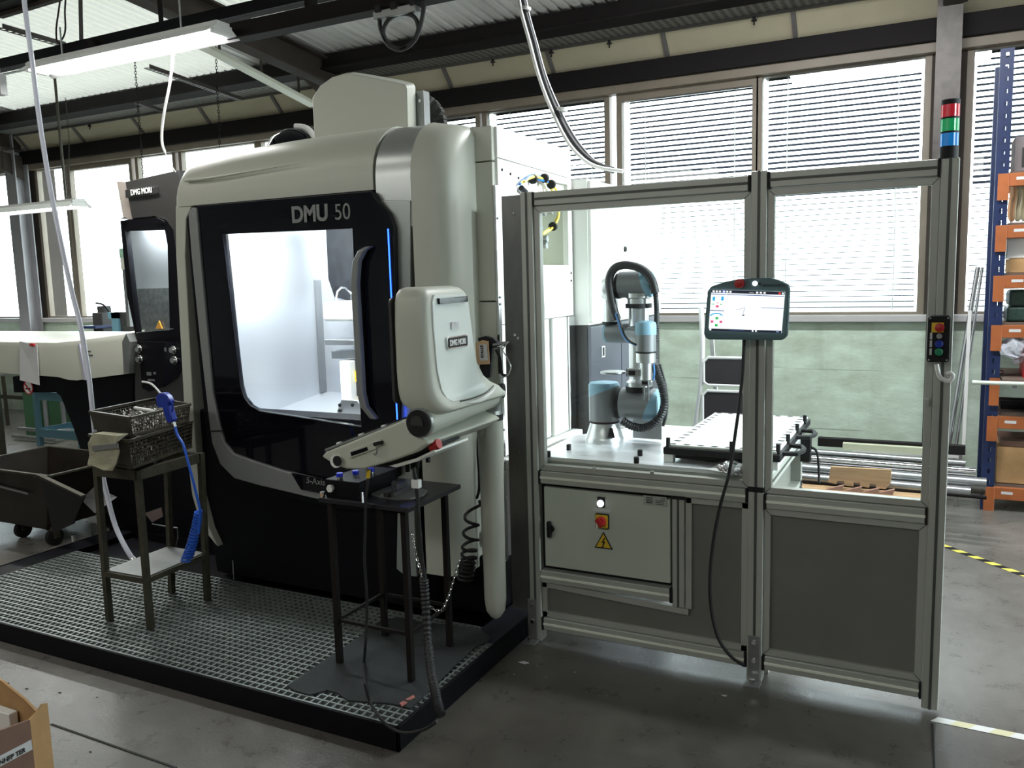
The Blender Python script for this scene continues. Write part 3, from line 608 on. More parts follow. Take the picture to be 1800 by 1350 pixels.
# screen housing: stacked rounded sections that flare out into the hinge
def mon_ring(x, y0, y1, z0, z1, r):
    return [(x, y, z) for y, z in rrect(y0, y1, z0, z1, r, 5)]
def hz(z, x0, x1, y0, y1, r, n=6): return [(x, y, z) for x, y in rrect(x0, x1, y0, y1, r, n)]
MB().loft([hz(1.142, -1.585, -1.500, 2.40, 2.84, .03), hz(1.150, -1.600, -1.470, 2.37, 2.86, .05), hz(1.160, -1.615, -1.456, 2.355, 2.86, .06), hz(1.169, -1.628, -1.455, 2.348, 2.85, .06), hz(1.180, -1.638, -1.460, 2.342, 2.83, .055),
    hz(1.195, -1.640, -1.470, 2.336, 2.82, .05), hz(1.215, -1.640, -1.482, 2.332, 2.77, .045), hz(1.245, -1.640, -1.490, 2.330, 2.725, .04), hz(1.30, -1.640, -1.496, 2.330, 2.685, .036), hz(1.45, -1.640, -1.502, 2.333, 2.660, .034), hz(1.53, -1.640, -1.506, 2.338, 2.65, .034), hz(1.556, -1.638, -1.512, 2.345, 2.64, .034), hz(1.572, -1.633, -1.527, 2.36, 2.625, .03), hz(1.580, -1.62, -1.55, 2.39, 2.60, .02)]).build('screen_housing', 'cream', con, smooth=True)
MB().loft([mon_ring(-1.652, 2.34, 2.66, 1.185, 1.545, .02), mon_ring(-1.640, 2.338, 2.662, 1.18, 1.55, .02)]).build('screen_frame', 'dark_grey', con)
# rear raised panel
rp_ = []
for z, x, y0, y1 in ((1.185, -1.460, 2.43, 2.74), (1.20, -1.472, 2.405, 2.70), (1.23, -1.482, 2.39, 2.67), (1.30, -1.4905, 2.380, 2.645), (1.45, -1.4965, 2.375, 2.63), (1.53, -1.4995, 2.380, 2.62), (1.552, -1.503, 2.40, 2.60)): rp_.append([(x - .02, y0 - .008, z), (x, y0, z), (x, y1, z), (x - .02, y1 + .008, z)])
MB().loft(rp_).build('rear_panel', mat('pearl_panel', (0.66, 0.70, 0.66), 0.25), con, bevel=0.003)
MB().bar((-1.496, 2.41, 1.530), (-1.496, 2.60, 1.532), 0.020, 0.012, up=(1, 0, 0)).build('vent_slot', 'gloss_black', con)
MB().box(-1.497, -1.4925, 2.485, 2.535, 1.43, 1.455).build('serial_sticker', 'paper', con)
bd = MB().plate(rrect(2.445, 2.585, 1.363, 1.407, .008), 'X', -1.498, -1.487).build('badge', 'chrome', con, bevel=0.002)
MB().plate(rrect(2.45, 2.58, 1.368, 1.402, .006), 'X', -1.487, -1.485).build('badge_plate', 'ink', bd)
text('lettering', 'DMG MORI', 0.028, (-1.4845, 2.457, 1.375), '+X', 'white_pl', bd, ext=0.0006, sx=0.78, bold=0.0008)
sl_ = MB().tube([(-1.457, 2.50, 1.172), (-1.452, 2.56, 1.168), (-1.452, 2.62, 1.170), (-1.456, 2.69, 1.182), (-1.464, 2.74, 1.195)], 0.006, radii=lambda t: .002 + .007 * math.sin(PI * t)).build('neck_grip', 'white', con, smooth=True)
MB().tube([(-1.459, 2.47, 1.182), (-1.458, 2.55, 1.180), (-1.460, 2.65, 1.186), (-1.466, 2.73, 1.203)], 0.0025).build('neck_groove', 'dark_grey', con, smooth=True)
# keyboard wing
kb = [(-1.990, .970), (-1.968, .990), (-1.62, 1.128), (-1.592, 1.115), (-1.588, 1.082), (-1.530, 1.062), (-1.515, 1.052), (-1.58, 1.012), (-1.68, .975), (-1.80, .938), (-1.88, .932), (-1.93, .943)]
MB().plate(kb, 'Y', 2.35, 2.88).build('keyboard_wing', 'cream', con, bevel=0.012)
MB().add([(-1.972, 2.355, .992), (-1.63, 2.355, 1.118), (-1.63, 2.875, 1.118), (-1.972, 2.875, .992), (-1.972, 2.355, 1.000), (-1.63, 2.355, 1.126), (-1.63, 2.875, 1.126), (-1.972, 2.875, 1.000)], [(0, 3, 2, 1), (4, 5, 6, 7), (0, 1, 5, 4), (1, 2, 6, 5), (2, 3, 7, 6), (3, 0, 4, 7)]).build('key_panel', 'silver', con)
for i in range(11):
    t = .1 + i * .075; x = -1.972 + t * .34; z = 1.0 + t * .126 + .004
    for j in range(4): MB().bar((x - .008, 2.40 + j * .05, z - .003), (x + .008, 2.40 + j * .05, z + .003), 0.02, 0.008).build('key', 'matte_black' if (i + j) % 4 else 'white_pl', con)
MB().plate([(-1.854, 1.005), (-1.775, 1.031), (-1.742, 1.046), (-1.712, 1.056), (-1.703, 1.042), (-1.734, 1.02), (-1.784, 1.0), (-1.851, 0.976), (-1.865, 0.986)], 'Y', 2.343, 2.352).build('port_cover', 'cream', con, bevel=0.002)
s_ = MB().plate([(-1.845, 0.999), (-1.772, 1.024), (-1.767, 1.012), (-1.841, 0.986)], 'Y', 2.340, 2.345).build('port_slot', 'gloss_black', con)
MB().plate([(-1.741, 1.041), (-1.704, 1.051), (-1.703, 1.039), (-1.737, 1.029)], 'Y', 2.335, 2.345).build('lock', 'matte_black', con)
MB().tube([(-1.723, 2.33, 1.033), (-1.72, 2.33, 1.017), (-1.728, 2.33, 1.0), (-1.732, 2.33, 1.006)], 0.003, sub=3).build('key_ring', 'chrome', con)
disc((-1.913, 2.35, 0.961), (0, -1, 0), 0.024, 0.012, 'white_pl', 'end_ring', con)
disc((-1.903, 2.338, 0.964), (0, -1, 0), 0.019, 0.003, 'matte_black', 'end_cap', con)
# handwheel pod below with emergency stop
MB().plate([(-1.717, 0.949), (-1.683, 0.946), (-1.598, 0.973), (-1.516, 1.013), (-1.52, 1.023), (-1.597, 0.987), (-1.682, 0.96)], 'Y', 2.385, 2.62).build('button_pod', 'white', con, bevel=0.004)
MB().plate([(-1.759, 0.944), (-1.713, 0.972), (-1.551, 1.039), (-1.543, 1.021), (-1.689, 0.959)], 'Y', 2.395, 2.60).build('button_panel', 'matte_black', con)
a_, c_ = [(-1.541, 2.4, 1.029), (-1.508, 2.4, 1.042)]
MB().cyl(a_, c_, 0.018, n=16).build('emergency_stop', 'red', con, smooth=True)
for p in [(-1.712, 2.5, 0.924), (-1.669, 2.5, 0.944), (-1.621, 2.5, 0.967), (-1.689, 2.5, 0.936)]:
    MB().cyl((p[0], p[1], p[2] - .02), (p[0], p[1], p[2] + .02), 0.009, n=10).build('cable_gland', 'matte_black', con, smooth=True)

# =============== ALUMINIUM GUARD FENCE WITH ROBOT CELL ===============
fe = thing('guard_fence', 'aluminium profile guard fence with clear upper and grey lower panels', 'fence', (-0.75, 3.185, 0))
YF = 3.185
def profile(name, a, b, faces='Y', w=0.055, lines=1, bright=False):
    """slotted extrusion between two points; groove on its front face"""
    a = Vector(a); b = Vector(b); d = (b - a).normalized()
    o = MB().bar(a, b, w, w).build(name, 'alu', fe, bevel=0.003, seg=1)
    perp = Vector((0, -1, 0)); side = d.cross(perp).normalized()
    for k in range(lines):
        off = 0 if lines == 1 else (k - .5) * w * .5
        MB().bar(a + perp * (w / 2 + .0005) + side * off, b + perp * (w / 2 + .0005) + side * off, w * .17, .004, up=(0, -1, 0) if abs(d.z) < .9 else (0, 1, 0)).build('slot', 'alu_light' if bright else 'alu_dark', o)
    return o
yc = YF + .028
posts = {'left': -1.532, 'mid': -0.586, 'right': 0.032}
profile('post', (-1.532, yc, 0.0), (-1.532, yc, 1.955))
profile('post', (-0.586, yc, 0.0), (-0.586, yc, 1.965), w=0.058)
profile('post', (0.032, yc, 0.02), (0.032, yc, 1.958))
for zl, zr_, br in ((1.924, 1.930, False), (0.745, 0.731, True), (0.083, 0.083, True)):
    for x0, x1, z in ((-1.504, -0.617, zl), (-0.556, 0.004, zr_)):
        profile('rail', (x0 + .008, yc, z), (x1 - .008, yc, z), bright=br)
        for xx in (x0, x1 - .008): MB().box(xx, xx + .008, YF - .002, YF + .056, z - .029, z + .029).build('end_cap', 'matte_black', fe)
profile('rail', (-1.504, yc, 0.300), (-0.925, yc, 0.300), bright=True)
MB().box(-0.925, -0.913, YF - .002, YF + .056, 0.27, 0.33).build('end_cap', 'matte_black', fe)
profile('post', (-0.890, yc, 0.255), (-0.890, yc, 0.706), w=0.05)
MB().box(-.918, -.862, YF - .002, YF + .05, 0.706, 0.716).build('end_cap', 'matte_black', fe)
MB().box(-.615, -.557, YF - .004, YF + .056, 0.765, 0.785).build('end_cap', 'matte_black', fe)
def frame(x0, x1, z0, z1, w, pm, name):
    ww = w
    fr = MB().plate([(x0, z0), (x1, z0), (x1, z1), (x0, z1)], 'Y', YF + .012, YF + .045, holes=[[(x0 + ww, z0 + ww), (x1 - ww, z0 + ww), (x1 - ww, z1 - ww), (x0 + ww, z1 - ww)]]).build('panel_frame', 'alu', fe, bevel=0.002, seg=1)
    for (a, b) in (((x0, z0), (x0 + ww, z0 + ww)), ((x1, z0), (x1 - ww, z0 + ww)), ((x0, z1), (x0 + ww, z1 - ww)), ((x1, z1), (x1 - ww, z1 - ww))):
        MB().bar((a[0], YF + .0115, a[1]), (b[0], YF + .0115, b[1]), .0025, .001, up=(0, 1, 0)).build('mitre_joint', 'alu_dark', fr)
    MB().box(x0 + ww - .004, x1 - ww + .004, YF + .026, YF + .030, z0 + ww - .004, z1 - ww + .004).build(name, pm, fe)
frame(-1.504, -0.615, 0.774, 1.895, .026, 'clear', 'clear_panel')
frame(-0.557, 0.004, 0.760, 1.900, .025, 'clear', 'clear_panel')
frame(-0.557, 0.004, 0.112, 0.702, .026, 'panel_grey', 'grey_panel')
# L-shaped grey panel around the cabinet
MB().plate([(-1.504, .112), (-.615, .112), (-.615, .716), (-.862, .716), (-.862, .235), (-1.504, .27)], 'Y', YF + .026, YF + .030).build('grey_panel', 'panel_grey', fe)
for a, c in (((-1.504, .125), (-.615, .125)), ((-.628, .112), (-.628, .716)), ((-.85, .25), (-.85, .716)), ((-1.492, .112), (-1.492, .27)), ((-1.504, .26), (-.85, .235)), ((-.862, .704), (-.615, .704))):
    MB().bar((a[0], YF + .022, a[1]), (c[0], YF + .022, c[1]), .026, .02, up=(0, 1, 0)).build('panel_frame', 'alu', fe, bevel=0.002, seg=1)
# feet
for x in (-1.545, -0.586):
    ft = MB().box(x - .022, x + .022, YF - .008, YF - .002, 0.0, 0.19).box(x - .03, x + .03, YF - .06, YF - .002, 0.0, 0.007).build('foot_bracket', 'sheet', fe, bevel=0.001)
    for z in (0.165, 0.09): disc((x, YF - .008, z), (0, -1, 0), 0.009, 0.006, 'chrome', 'bolt', ft, n=6)
    disc((x, YF - .035, 0.007), (0, 0, 1), 0.011, 0.018, 'chrome', 'anchor_bolt', ft, n=6)
# hinge / latch bits
MB().box(-0.02, -0.005, YF - .01, YF + .01, 1.13, 1.15).build('panel_clip', 'alu', fe)
for x, z in ((-1.0, .778), (-1.25, .775)): disc((x, YF + .012, z + .02), (0, 0, 1), .008, .012, 'alu', 'panel_stud', fe, n=10)
# stainless closing sheet between machine and fence
ss = MB().box(-1.648, -1.560, YF + .004, YF + .010, 0.13, 1.945).build('closing_sheet', mat('brushed_stainless', (0.17, 0.17, 0.165), 0.33, 0.75, var=0.3, vscale=5, stretch=(1, 1, .4)))
tag(ss, 'tall narrow stainless closing sheet between the milling machine and the fence', 'panel')
LOC[ss.name] = Vector(ss.location)
for x, z in ((-1.592, 1.87), (-1.585, 1.345), (-1.60, 1.36), (-1.59, .85)): disc((x, YF + .004, z), (0, -1, 0), 0.006, 0.004, 'chrome', 'rivet', ss, n=8)

# signal tower on the right post
tw = thing('signal_tower', 'signal light tower with red, green and blue lenses on the right fence post', 'signal light', (0.026, YF + .028, 1.958))
zz = 1.958
for nm, h, m_ in (('base', .040, 'matte_black'), ('lens', .042, mat('blue_lens', (0.01, 0.18, 0.50), 0.25, emis=(0.0, .25, .8), estr=.25)), ('ring', .006, 'matte_black'), ('lens', .040, mat('green_lens', (0.01, 0.28, 0.08), 0.25, emis=(0, .6, .2), estr=.2)), ('ring', .006, 'matte_black'), ('lens', .040, mat('red_lens', (0.45, 0.01, 0.02), 0.25, emis=(.8, .02, .05), estr=.2)), ('cap', .016, 'matte_black')):
    if nm == 'lens':
        mb = MB(); n = 28; prof = []
        vs0 = [(0.026 + (.0275 + .0012 * (k % 2)) * math.cos(2 * PI * k / n), YF + .028 + (.0275 + .0012 * (k % 2)) * math.sin(2 * PI * k / n)) for k in range(n)]
        mb.loft([[(x, y, zz) for x, y in vs0], [(x, y, zz + h) for x, y in vs0]]); mb.build(nm, m_, tw)
    else: MB().cyl((0.026, YF + .028, zz), (0.026, YF + .028, zz + h), 0.0285, n=24).build(nm, m_, tw, smooth=True)
    zz += h
# teach pendant hung on the middle post
pe = thing('teach_pendant', 'teal grey robot teach pendant with lit touch screen on the middle post', 'pendant', (-0.6, 3.1, 1.35))
out = [(-0.754, 1.534), (-0.74, 1.552), (-0.687, 1.568), (-0.636, 1.577), (-0.526, 1.578), (-0.496, 1.568), (-0.465, 1.553), (-0.461, 1.533), (-0.468, 1.371), (-0.476, 1.359), (-0.489, 1.354), (-0.749, 1.354), (-0.762, 1.362), (-0.767, 1.377)]
MB().plate(out, 'Y', 3.10, 3.135).build('pendant_body', 'pendant', pe, bevel=0.006)
sc = [(-0.737, 1.54), (-0.476, 1.527), (-0.486, 1.381), (-0.747, 1.388)]
scr = MB().plate(sc, 'Y', 3.094, 3.1015).build('screen', mat('lit_screen', (0.9, 0.95, 0.95), 0.3, emis=(0.93, 1.0, 1.0), estr=0.95), pe)
def onscr(u, v): # bilinear on the screen, u right, v down
    a, b, c, d = sc; x = (1 - u) * ((1 - v) * a[0] + v * d[0]) + u * ((1 - v) * b[0] + v * c[0]); z = (1 - u) * ((1 - v) * a[1] + v * d[1]) + u * ((1 - v) * b[1] + v * c[1]); return (x, z)
def scq(u0, v0, u1, v1, m_, nm='screen_graphic', y=3.0935):
    MB().plate([onscr(u0, v0), onscr(u1, v0), onscr(u1, v1), onscr(u0, v1)], 'Y', y - .0006, y).build(nm, m_, scr)
def flat(nm, c): return mat(nm, (0, 0, 0), .5, emis=c, estr=1.0)
navy = flat('screen_navy', (.012, .014, .03)); cy = flat('screen_cyan', (.05, .45, .8)); pk = flat('screen_pink', (.75, .12, .28)); gn = flat('screen_green', (.03, .5, .12)); bl2 = flat('screen_blue', (.07, .12, .35)); wh = flat('screen_white', (.95, 1, 1)); rd = flat('screen_red', (.7, .05, .05))
scq(0, 0, 1, .075, navy); scq(0, .945, 1, 1, navy)
scq(.155, 0, .2, .075, flat('screen_tab', (.03, .1, .5)), y=3.0925)
for u in (.02, .065, .11, .165, .21, .255, .62, .67, .72): scq(u, .018, u + .03, .06, wh, y=3.092)
scq(.92, .012, .95, .065, rd, y=3.092); scq(.965, .018, .99, .06, wh, y=3.092); scq(.53, .04, .59, .05, wh, y=3.092)
for a in ((.0, .10, .205, .118), (.215, .10, .70, .118), (.705, .10, 1, .118), (.0, .495, .2, .512), (.70, .395, 1, .408)): scq(*a, bl2)
def poly(pts, m_): MB().plate([onscr(*p) for p in pts], 'Y', 3.0925, 3.0932).build('screen_graphic', m_, scr)
poly([(.045, .16), (.075, .21), (.062, .21), (.062, .27), (.028, .27), (.028, .21), (.015, .21)], cy)
poly([(.165, .27), (.195, .22), (.182, .22), (.182, .16), (.148, .16), (.148, .22), (.135, .22)], cy)
poly([(.01, .35), (.05, .335), (.05, .365)], gn); poly([(.18, .35), (.14, .335), (.14, .365)], gn)
poly([(.10, .44), (.135, .395), (.118, .395), (.118, .37), (.082, .37), (.082, .395), (.065, .395)], pk)
poly([(.085, .31), (.115, .31), (.115, .325), (.085, .325)], pk)
poly([(.0, .62), (.05, .57), (.1, .555), (.15, .57), (.19, .61), (.18, .63), (.14, .595), (.1, .585), (.05, .60), (.02, .64)], cy)
for u, v, m_ in ((.085, .66, gn), (.085, .83, gn), (.02, .745, pk), (.145, .745, pk)): scq(u, v, u + .04, v + .06, m_)
MB().bar(*[(onscr(*p)[0], 3.0925, onscr(*p)[1]) for p in ((.36, .48), (.485, .41))], .0016, .001).build('screen_graphic', navy, scr)
MB().bar(*[(onscr(*p)[0], 3.0925, onscr(*p)[1]) for p in ((.485, .41), (.465, .56))], .0022, .001).build('screen_graphic', bl2, scr)
scq(.455, .58, .485, .61, navy)
for u in (.615, .66): disc((onscr(u, .97)[0], 3.0925, onscr(u, .97)[1]), (0, -1, 0), .0035, .0006, wh, 'screen_button', scr, n=12)
disc((onscr(.025, .97)[0], 3.0925, onscr(.025, .97)[1]), (0, -1, 0), .004, .0006, wh, 'screen_button', scr, n=12)
scq(.93, .958, .97, .985, mat('screen_grey_blue', (0, 0, 0), .5, emis=(.2, .3, .5), estr=1), y=3.092); scq(.30, .965, .5, .975, bl2, y=3.092)
p = [(-0.634, 3.1, 1.56), (-0.581, 3.1, 1.559)]
MB().lathe(p[0], (0, -1, 0), [(0, .017), (.006, .017), (.006, .012), (.018, .012), (.018, .017), (.026, .016), (.029, .010)], 20).build('emergency_stop', 'red', pe, smooth=True)
MB().lathe(p[1], (0, -1, 0), [(0, .009), (.004, .009), (.006, .006)], 16).build('power_button', 'led_white', pe, smooth=True)
q = (-0.557, 3.099, 1.547); text('lettering', 'UNIVERSAL ROBOTS', 0.0105, q, '-Y', 'ink', pe, ext=0.0004, sx=.82)
q = (-0.569, 3.099, 1.555); MB().box(q[0], q[0] + .007, 3.098, 3.1, q[2] - .002, q[2] + .007).build('emblem', 'ink', pe)
ck = MB().tube([(-0.624, 3.13, 1.353), (-0.627, 3.13, 1.262), (-0.637, 3.13, 1.133), (-0.653, 3.13, 1.003), (-0.675, 3.13, 0.848), (-0.709, 3.13, 0.711), (-0.734, 3.13, 0.572), (-0.747, 3.13, 0.433), (-0.742, 3.13, 0.295), (-0.715, 3.13, 0.183), (-0.668, 3.13, 0.116), (-0.613, 3.13, 0.085)], 0.0065, n=8, sub=5).build('pendant_cable', 'rubber', smooth=True)
tag(ck, 'black cable hanging in a long bow from the teach pendant', 'cable')
# push-button box on the right post
bb = thing('button_box', 'black box with red, blue and green push buttons on the right post', 'button box', (0.015, 3.155, 1.28))
MB().plate(rrect(-.018, .050, 1.283, 1.438, .008), 'Y', 3.128, 3.185).build('housing', 'matte_black', bb, bevel=0.003)
MB().box(-.006, .030, 3.125, 3.129, 1.383, 1.416).build('yellow_plate', 'yellow', bb)
for z, m_, r in ((1.400, 'red', .0145), (1.345, 'blue', .0125), (1.318, 'green', .0125)):
    MB().lathe((.018, 3.128, z), (0, -1, 0), [(0, r * .8), (.006, r * .8), (.006, r), (.016, r), (.019, r * .7)], 18).build('push_button', m_, bb, smooth=True)
MB().lathe((.018, 3.128, 1.371), (0, -1, 0), [(0, .009), (.010, .009)], 14).build('key_switch', 'steel', bb, smooth=True)
for z in (1.371, 1.345, 1.318): MB().box(-.010, -.003, 3.126, 3.129, z - .011, z + .011).build('button_label', 'paper', bb)
for x in (-.011, .043):
    for z in (1.290, 1.431): disc((x, 3.128, z), (0, -1, 0), .0035, .002, 'steel', 'screw', bb, n=8)
hk = MB().tube([(0.013, 3.14, 1.275), (0.017, 3.14, 1.256), (0.024, 3.14, 1.233), (0.042, 3.14, 1.22), (0.057, 3.14, 1.222), (0.063, 3.14, 1.238), (0.054, 3.14, 1.246), (0.043, 3.14, 1.241)], 0.007, n=10).build('cable_hook', 'white_pl', smooth=True)
tag(hk, 'white plastic hook below the push button box', 'hook')

# =============== SWITCH CABINET ===============
cb = thing('switch_cabinet', 'pale grey electrical cabinet with red main switch and voltage warning triangle', 'cabinet', (-1.2, 3.21, 0.34))
MB().box(-1.478, -0.930, YF + .06, YF + .25, 0.355, 0.695).build('cabinet_body', 'cab_white', cb)
MB().plate([(-1.484, .348), (-.924, .348), (-.924, .700), (-1.484, .703)], 'Y', YF + .010, YF + .033).build('door', 'cab_white', cb, bevel=0.003)
MB().plate([(-1.504, .33), (-.918, .33), (-.918, .716), (-1.504, .716)], 'Y', YF + .036, YF + .05, holes=[[(-1.482, .35), (-.926, .35), (-.926, .698), (-1.482, .70)]]).build('gap_seal', 'matte_black', cb)
q = (-1.453, 3.19, 0.521)
MB().lathe(q, (0, -1, 0), [(0, .017), (.008, .017), (.010, .010), (.022, .008)], 16).build('lock_base', 'matte_black', cb, smooth=True)
MB().box(q[0] - .010, q[0] + .010, q[1] - .026, q[1] - .006, q[2] - .036, q[2] + .036).build('door_handle', 'matte_black', cb, bevel=0.006)
a, b_, c, d, e, f = [(-1.219, 3.194, 0.657), (-1.215, 3.194, 0.581), (-1.211, 3.194, 0.488), (-1.237, 3.194, 0.631), (-0.988, 3.194, 0.69), (-1.217, 3.194, 0.618)]
MB().box(a[0] - .015, a[0] + .015, 3.186, 3.195, a[2] - .017, a[2] + .025).build('lamp_plate', 'matte_black', cb)
disc((a[0], 3.187, a[2]), (0, -1, 0), .0145, .008, 'led_white', 'pilot_lamp', cb)
MB().box(b_[0] - .040, b_[0] + .040, 3.192, 3.196, b_[2] + .037, b_[2] + .048).build('switch_label', 'paper', cb)
MB().plate(rrect(b_[0] - .029, b_[0] + .030, b_[2] - .032, b_[2] + .030, .004), 'Y', 3.184, 3.195).build('switch_plate', 'matte_black', cb)
MB().plate(rrect(b_[0] - .026, b_[0] + .027, b_[2] - .028, b_[2] + .027, .003), 'Y', 3.180, 3.184).build('switch_plate', 'yellow', cb)
mb_ = MB().lathe((b_[0], 3.180, b_[2]), (0, -1, 0), [(0, .022), (.012, .021), (.014, .019)], 20).build('main_switch', 'red', cb, smooth=True)
MB().bar((b_[0] - .014, 3.160, b_[2] + .014), (b_[0] + .012, 3.160, b_[2] - .014), .012, .018).build('switch_grip', 'red', mb_)
MB().box(b_[0] - .018, b_[0] - .010, 3.163, 3.168, b_[2] - .025, b_[2] + .005).build('switch_mark', 'white_pl', mb_)
tr = lambda s, dz=0: [(c[0] - .041 * s, c[2] - .028 * s + dz), (c[0] + .041 * s, c[2] - .028 * s + dz), (c[0], c[2] + .045 * s + dz)]
wt = MB().plate(tr(1.0), 'Y', 3.192, 3.196).build('warning_triangle', 'ink', cb)
MB().plate(tr(.80), 'Y', 3.190, 3.192).build('triangle_face', 'yellow', wt)
bx = c[0]; bz = c[2] - .002
MB().plate([(bx + .004, bz + .022), (bx - .008, bz + .000), (bx + .001, bz + .001), (bx - .005, bz - .018), (bx - .008, bz - .016), (bx - .004, bz - .022), (bx + .002, bz - .018), (bx - .001, bz - .018), (bx + .009, bz + .006), (bx + .000, bz + .005), (bx + .009, bz + .022)], 'Y', 3.188, 3.190).build('lightning_bolt', 'ink', wt)
rp = MB().box(e[0] - .048, e[0] + .050, 3.191, 3.195, e[2] - .020, e[2] + .018).build('rating_plate', mat('rating_plate_foil', (0.40, 0.41, 0.38), .4), cb)
text('lettering', 'CE', .016, (e[0] + .026, 3.190, e[2] + .002), '-Y', 'ink', rp, ext=.0003)
for k in range(4):
    MB().box(e[0] - .035, e[0] - .005 - .005 * (k % 2), 3.1902, 3.191, e[2] + .009 - k * .007, e[2] + .012 - k * .007).build('print_line', 'ink', rp)
    if k: MB().box(e[0] + .004, e[0] + .04, 3.1902, 3.191, e[2] + .007 - k * .007, e[2] + .009 - k * .007).build('print_line', 'ink', rp)

# =============== ROBOT CELL TABLE ===============
tb = thing('cell_table', 'bright aluminium base plate table of the robot cell on a profile frame', 'table', (-1.0, 3.7, 0))
TZ = 0.825
MB().plate([(-1.56, 3.243), (-0.545, 3.243), (-0.545, 4.15), (-1.30, 4.15), (-1.56, 3.74)], 'Z', TZ - .017, TZ).build('base_plate', mat('milled_plate', (0.80, 0.80, 0.82), 0.33, 0.35, var=.05, vscale=3), tb, bevel=0.001)
for z in (TZ - .042, TZ - .25):
    MB().box(-0.60, -0.545, 3.245, 4.15, z - .027, z + .025).build('side_rail', 'alu', tb, bevel=0.002)
    MB().box(-0.545, -0.543, 3.245, 4.15, z - .006, z + .004).build('slot', 'alu_dark', tb)
MB().box(-1.50, -0.60, 3.244, 3.30, TZ - .09, TZ - .018).build('front_rail', 'alu', tb)
MB().box(-1.50, -0.60, 4.10, 4.15, TZ - .07, TZ - .017).build('back_rail', 'alu', tb, bevel=0.002)
for x, y in ((-.572, 3.30), (-.572, 4.12), (-1.25, 4.12), (-1.5, 3.62)): MB().box(x - .027, x + .027, y - .027, y + .027, 0, TZ - .07).build('leg', 'alu', tb, bevel=0.002)
MB().box(-0.600, -0.590, 3.30, 4.1, 0.15, TZ - .07).build('side_panel', 'panel_grey', tb)
for p in [(-1.48, 3.241, 0.825), (-1.452, 3.404, 0.825), (-1.084, 3.254, 0.825), (-1.115, 3.396, 0.825)]:
    o = MB().lathe(p, (0, 0, 1), [(0, .011), (.024, .011), (.026, .009)], 14).build('rubber_stop', 'matte_black', smooth=True)
    tag(o, 'black rubber stop pin on the base plate in front of the robot', 'stop pin', 'black stop pins on the base plate')
mt = MB().box(-.545, -.50, 4.07, 4.12, .70, .82).build('lock_bracket', 'matte_black', tb, bevel=.003)
MB().tube([(-.50, 4.09, .77), (-.47, 4.09, .74), (-.46, 4.09, .60)], .006).build('lock_lever', 'matte_black', tb, smooth=True)
# tray with rows of cut-outs
ty = thing('parts_tray', 'large white topped black workpiece tray with two rear handles on the cell table', 'tray', (-.76, 3.6, TZ))
tx0, tx1, ty0, ty1 = -0.985, -0.515, 3.30, 4.18
MB().box(tx0, tx1, ty0, ty1, TZ + .035, TZ + .066).build('tray_base', 'matte_black', ty, bevel=0.006)
MB().box(tx0 + .03, tx1 - .03, ty0 + .05, ty1 - .03, TZ + .012, TZ + .035).build('tray_frame', 'matte_black', ty)
nx, ny = 8, 13
mbp = MB().box(tx0 + .012, tx1 - .012, ty0 + .012, ty1 - .012, TZ + .066, TZ + .076).build('tray_insert', 'white', ty, bevel=0.002)
for i in range(nx):
    for j in range(ny):
        x = tx0 + .035 + i * (tx1 - tx0 - .07) / (nx - 1); y = ty0 + .03 + j * (ty1 - ty0 - .06) / (ny - 1)
        if i in (0, nx - 1) or j in (0, ny - 1) or (i == 5 and j % 3 == 0):
            MB().plate([(x - .016, y - .008), (x + .012, y - .012), (x + .016, y + .007), (x - .007, y + .014)], 'Z', TZ + .0761, TZ + .0768).build('tray_hole', 'matte_black', mbp)
for x, y in ((tx0 + .02, ty0 + .01), (tx0 + .28, ty0 + .01), (tx1 - .012, ty0 + .02), (tx1 - .008, ty0 + .24), (tx1 - .008, ty0 + .50), (tx1 - .008, ty0 + .74)):
    MB().cyl((x, y, TZ + .04), (x, y, TZ + .105), .009, n=10).build('corner_pin', 'matte_black', ty, smooth=True)
for y in (ty0 + .06, ty0 + .42):
    MB().tube([(tx1, y, TZ + .06), (tx1 + .05, y + .01, TZ + .06), (tx1 + .065, y + .06, TZ + .06), (tx1 + .065, y + .11, TZ + .06), (tx1 + .05, y + .16, TZ + .06), (tx1, y + .17, TZ + .06)], .010, sub=1, n=6).build('tray_handle', 'matte_black', ty)
for x in (tx0 + .02, tx1 - .03):
    for y in (ty0 + .01, ty1 - .06): MB().box(x - .02, x + .02, y, y + .04, TZ, TZ + .04).build('tray_foot', 'white', ty, bevel=.003)
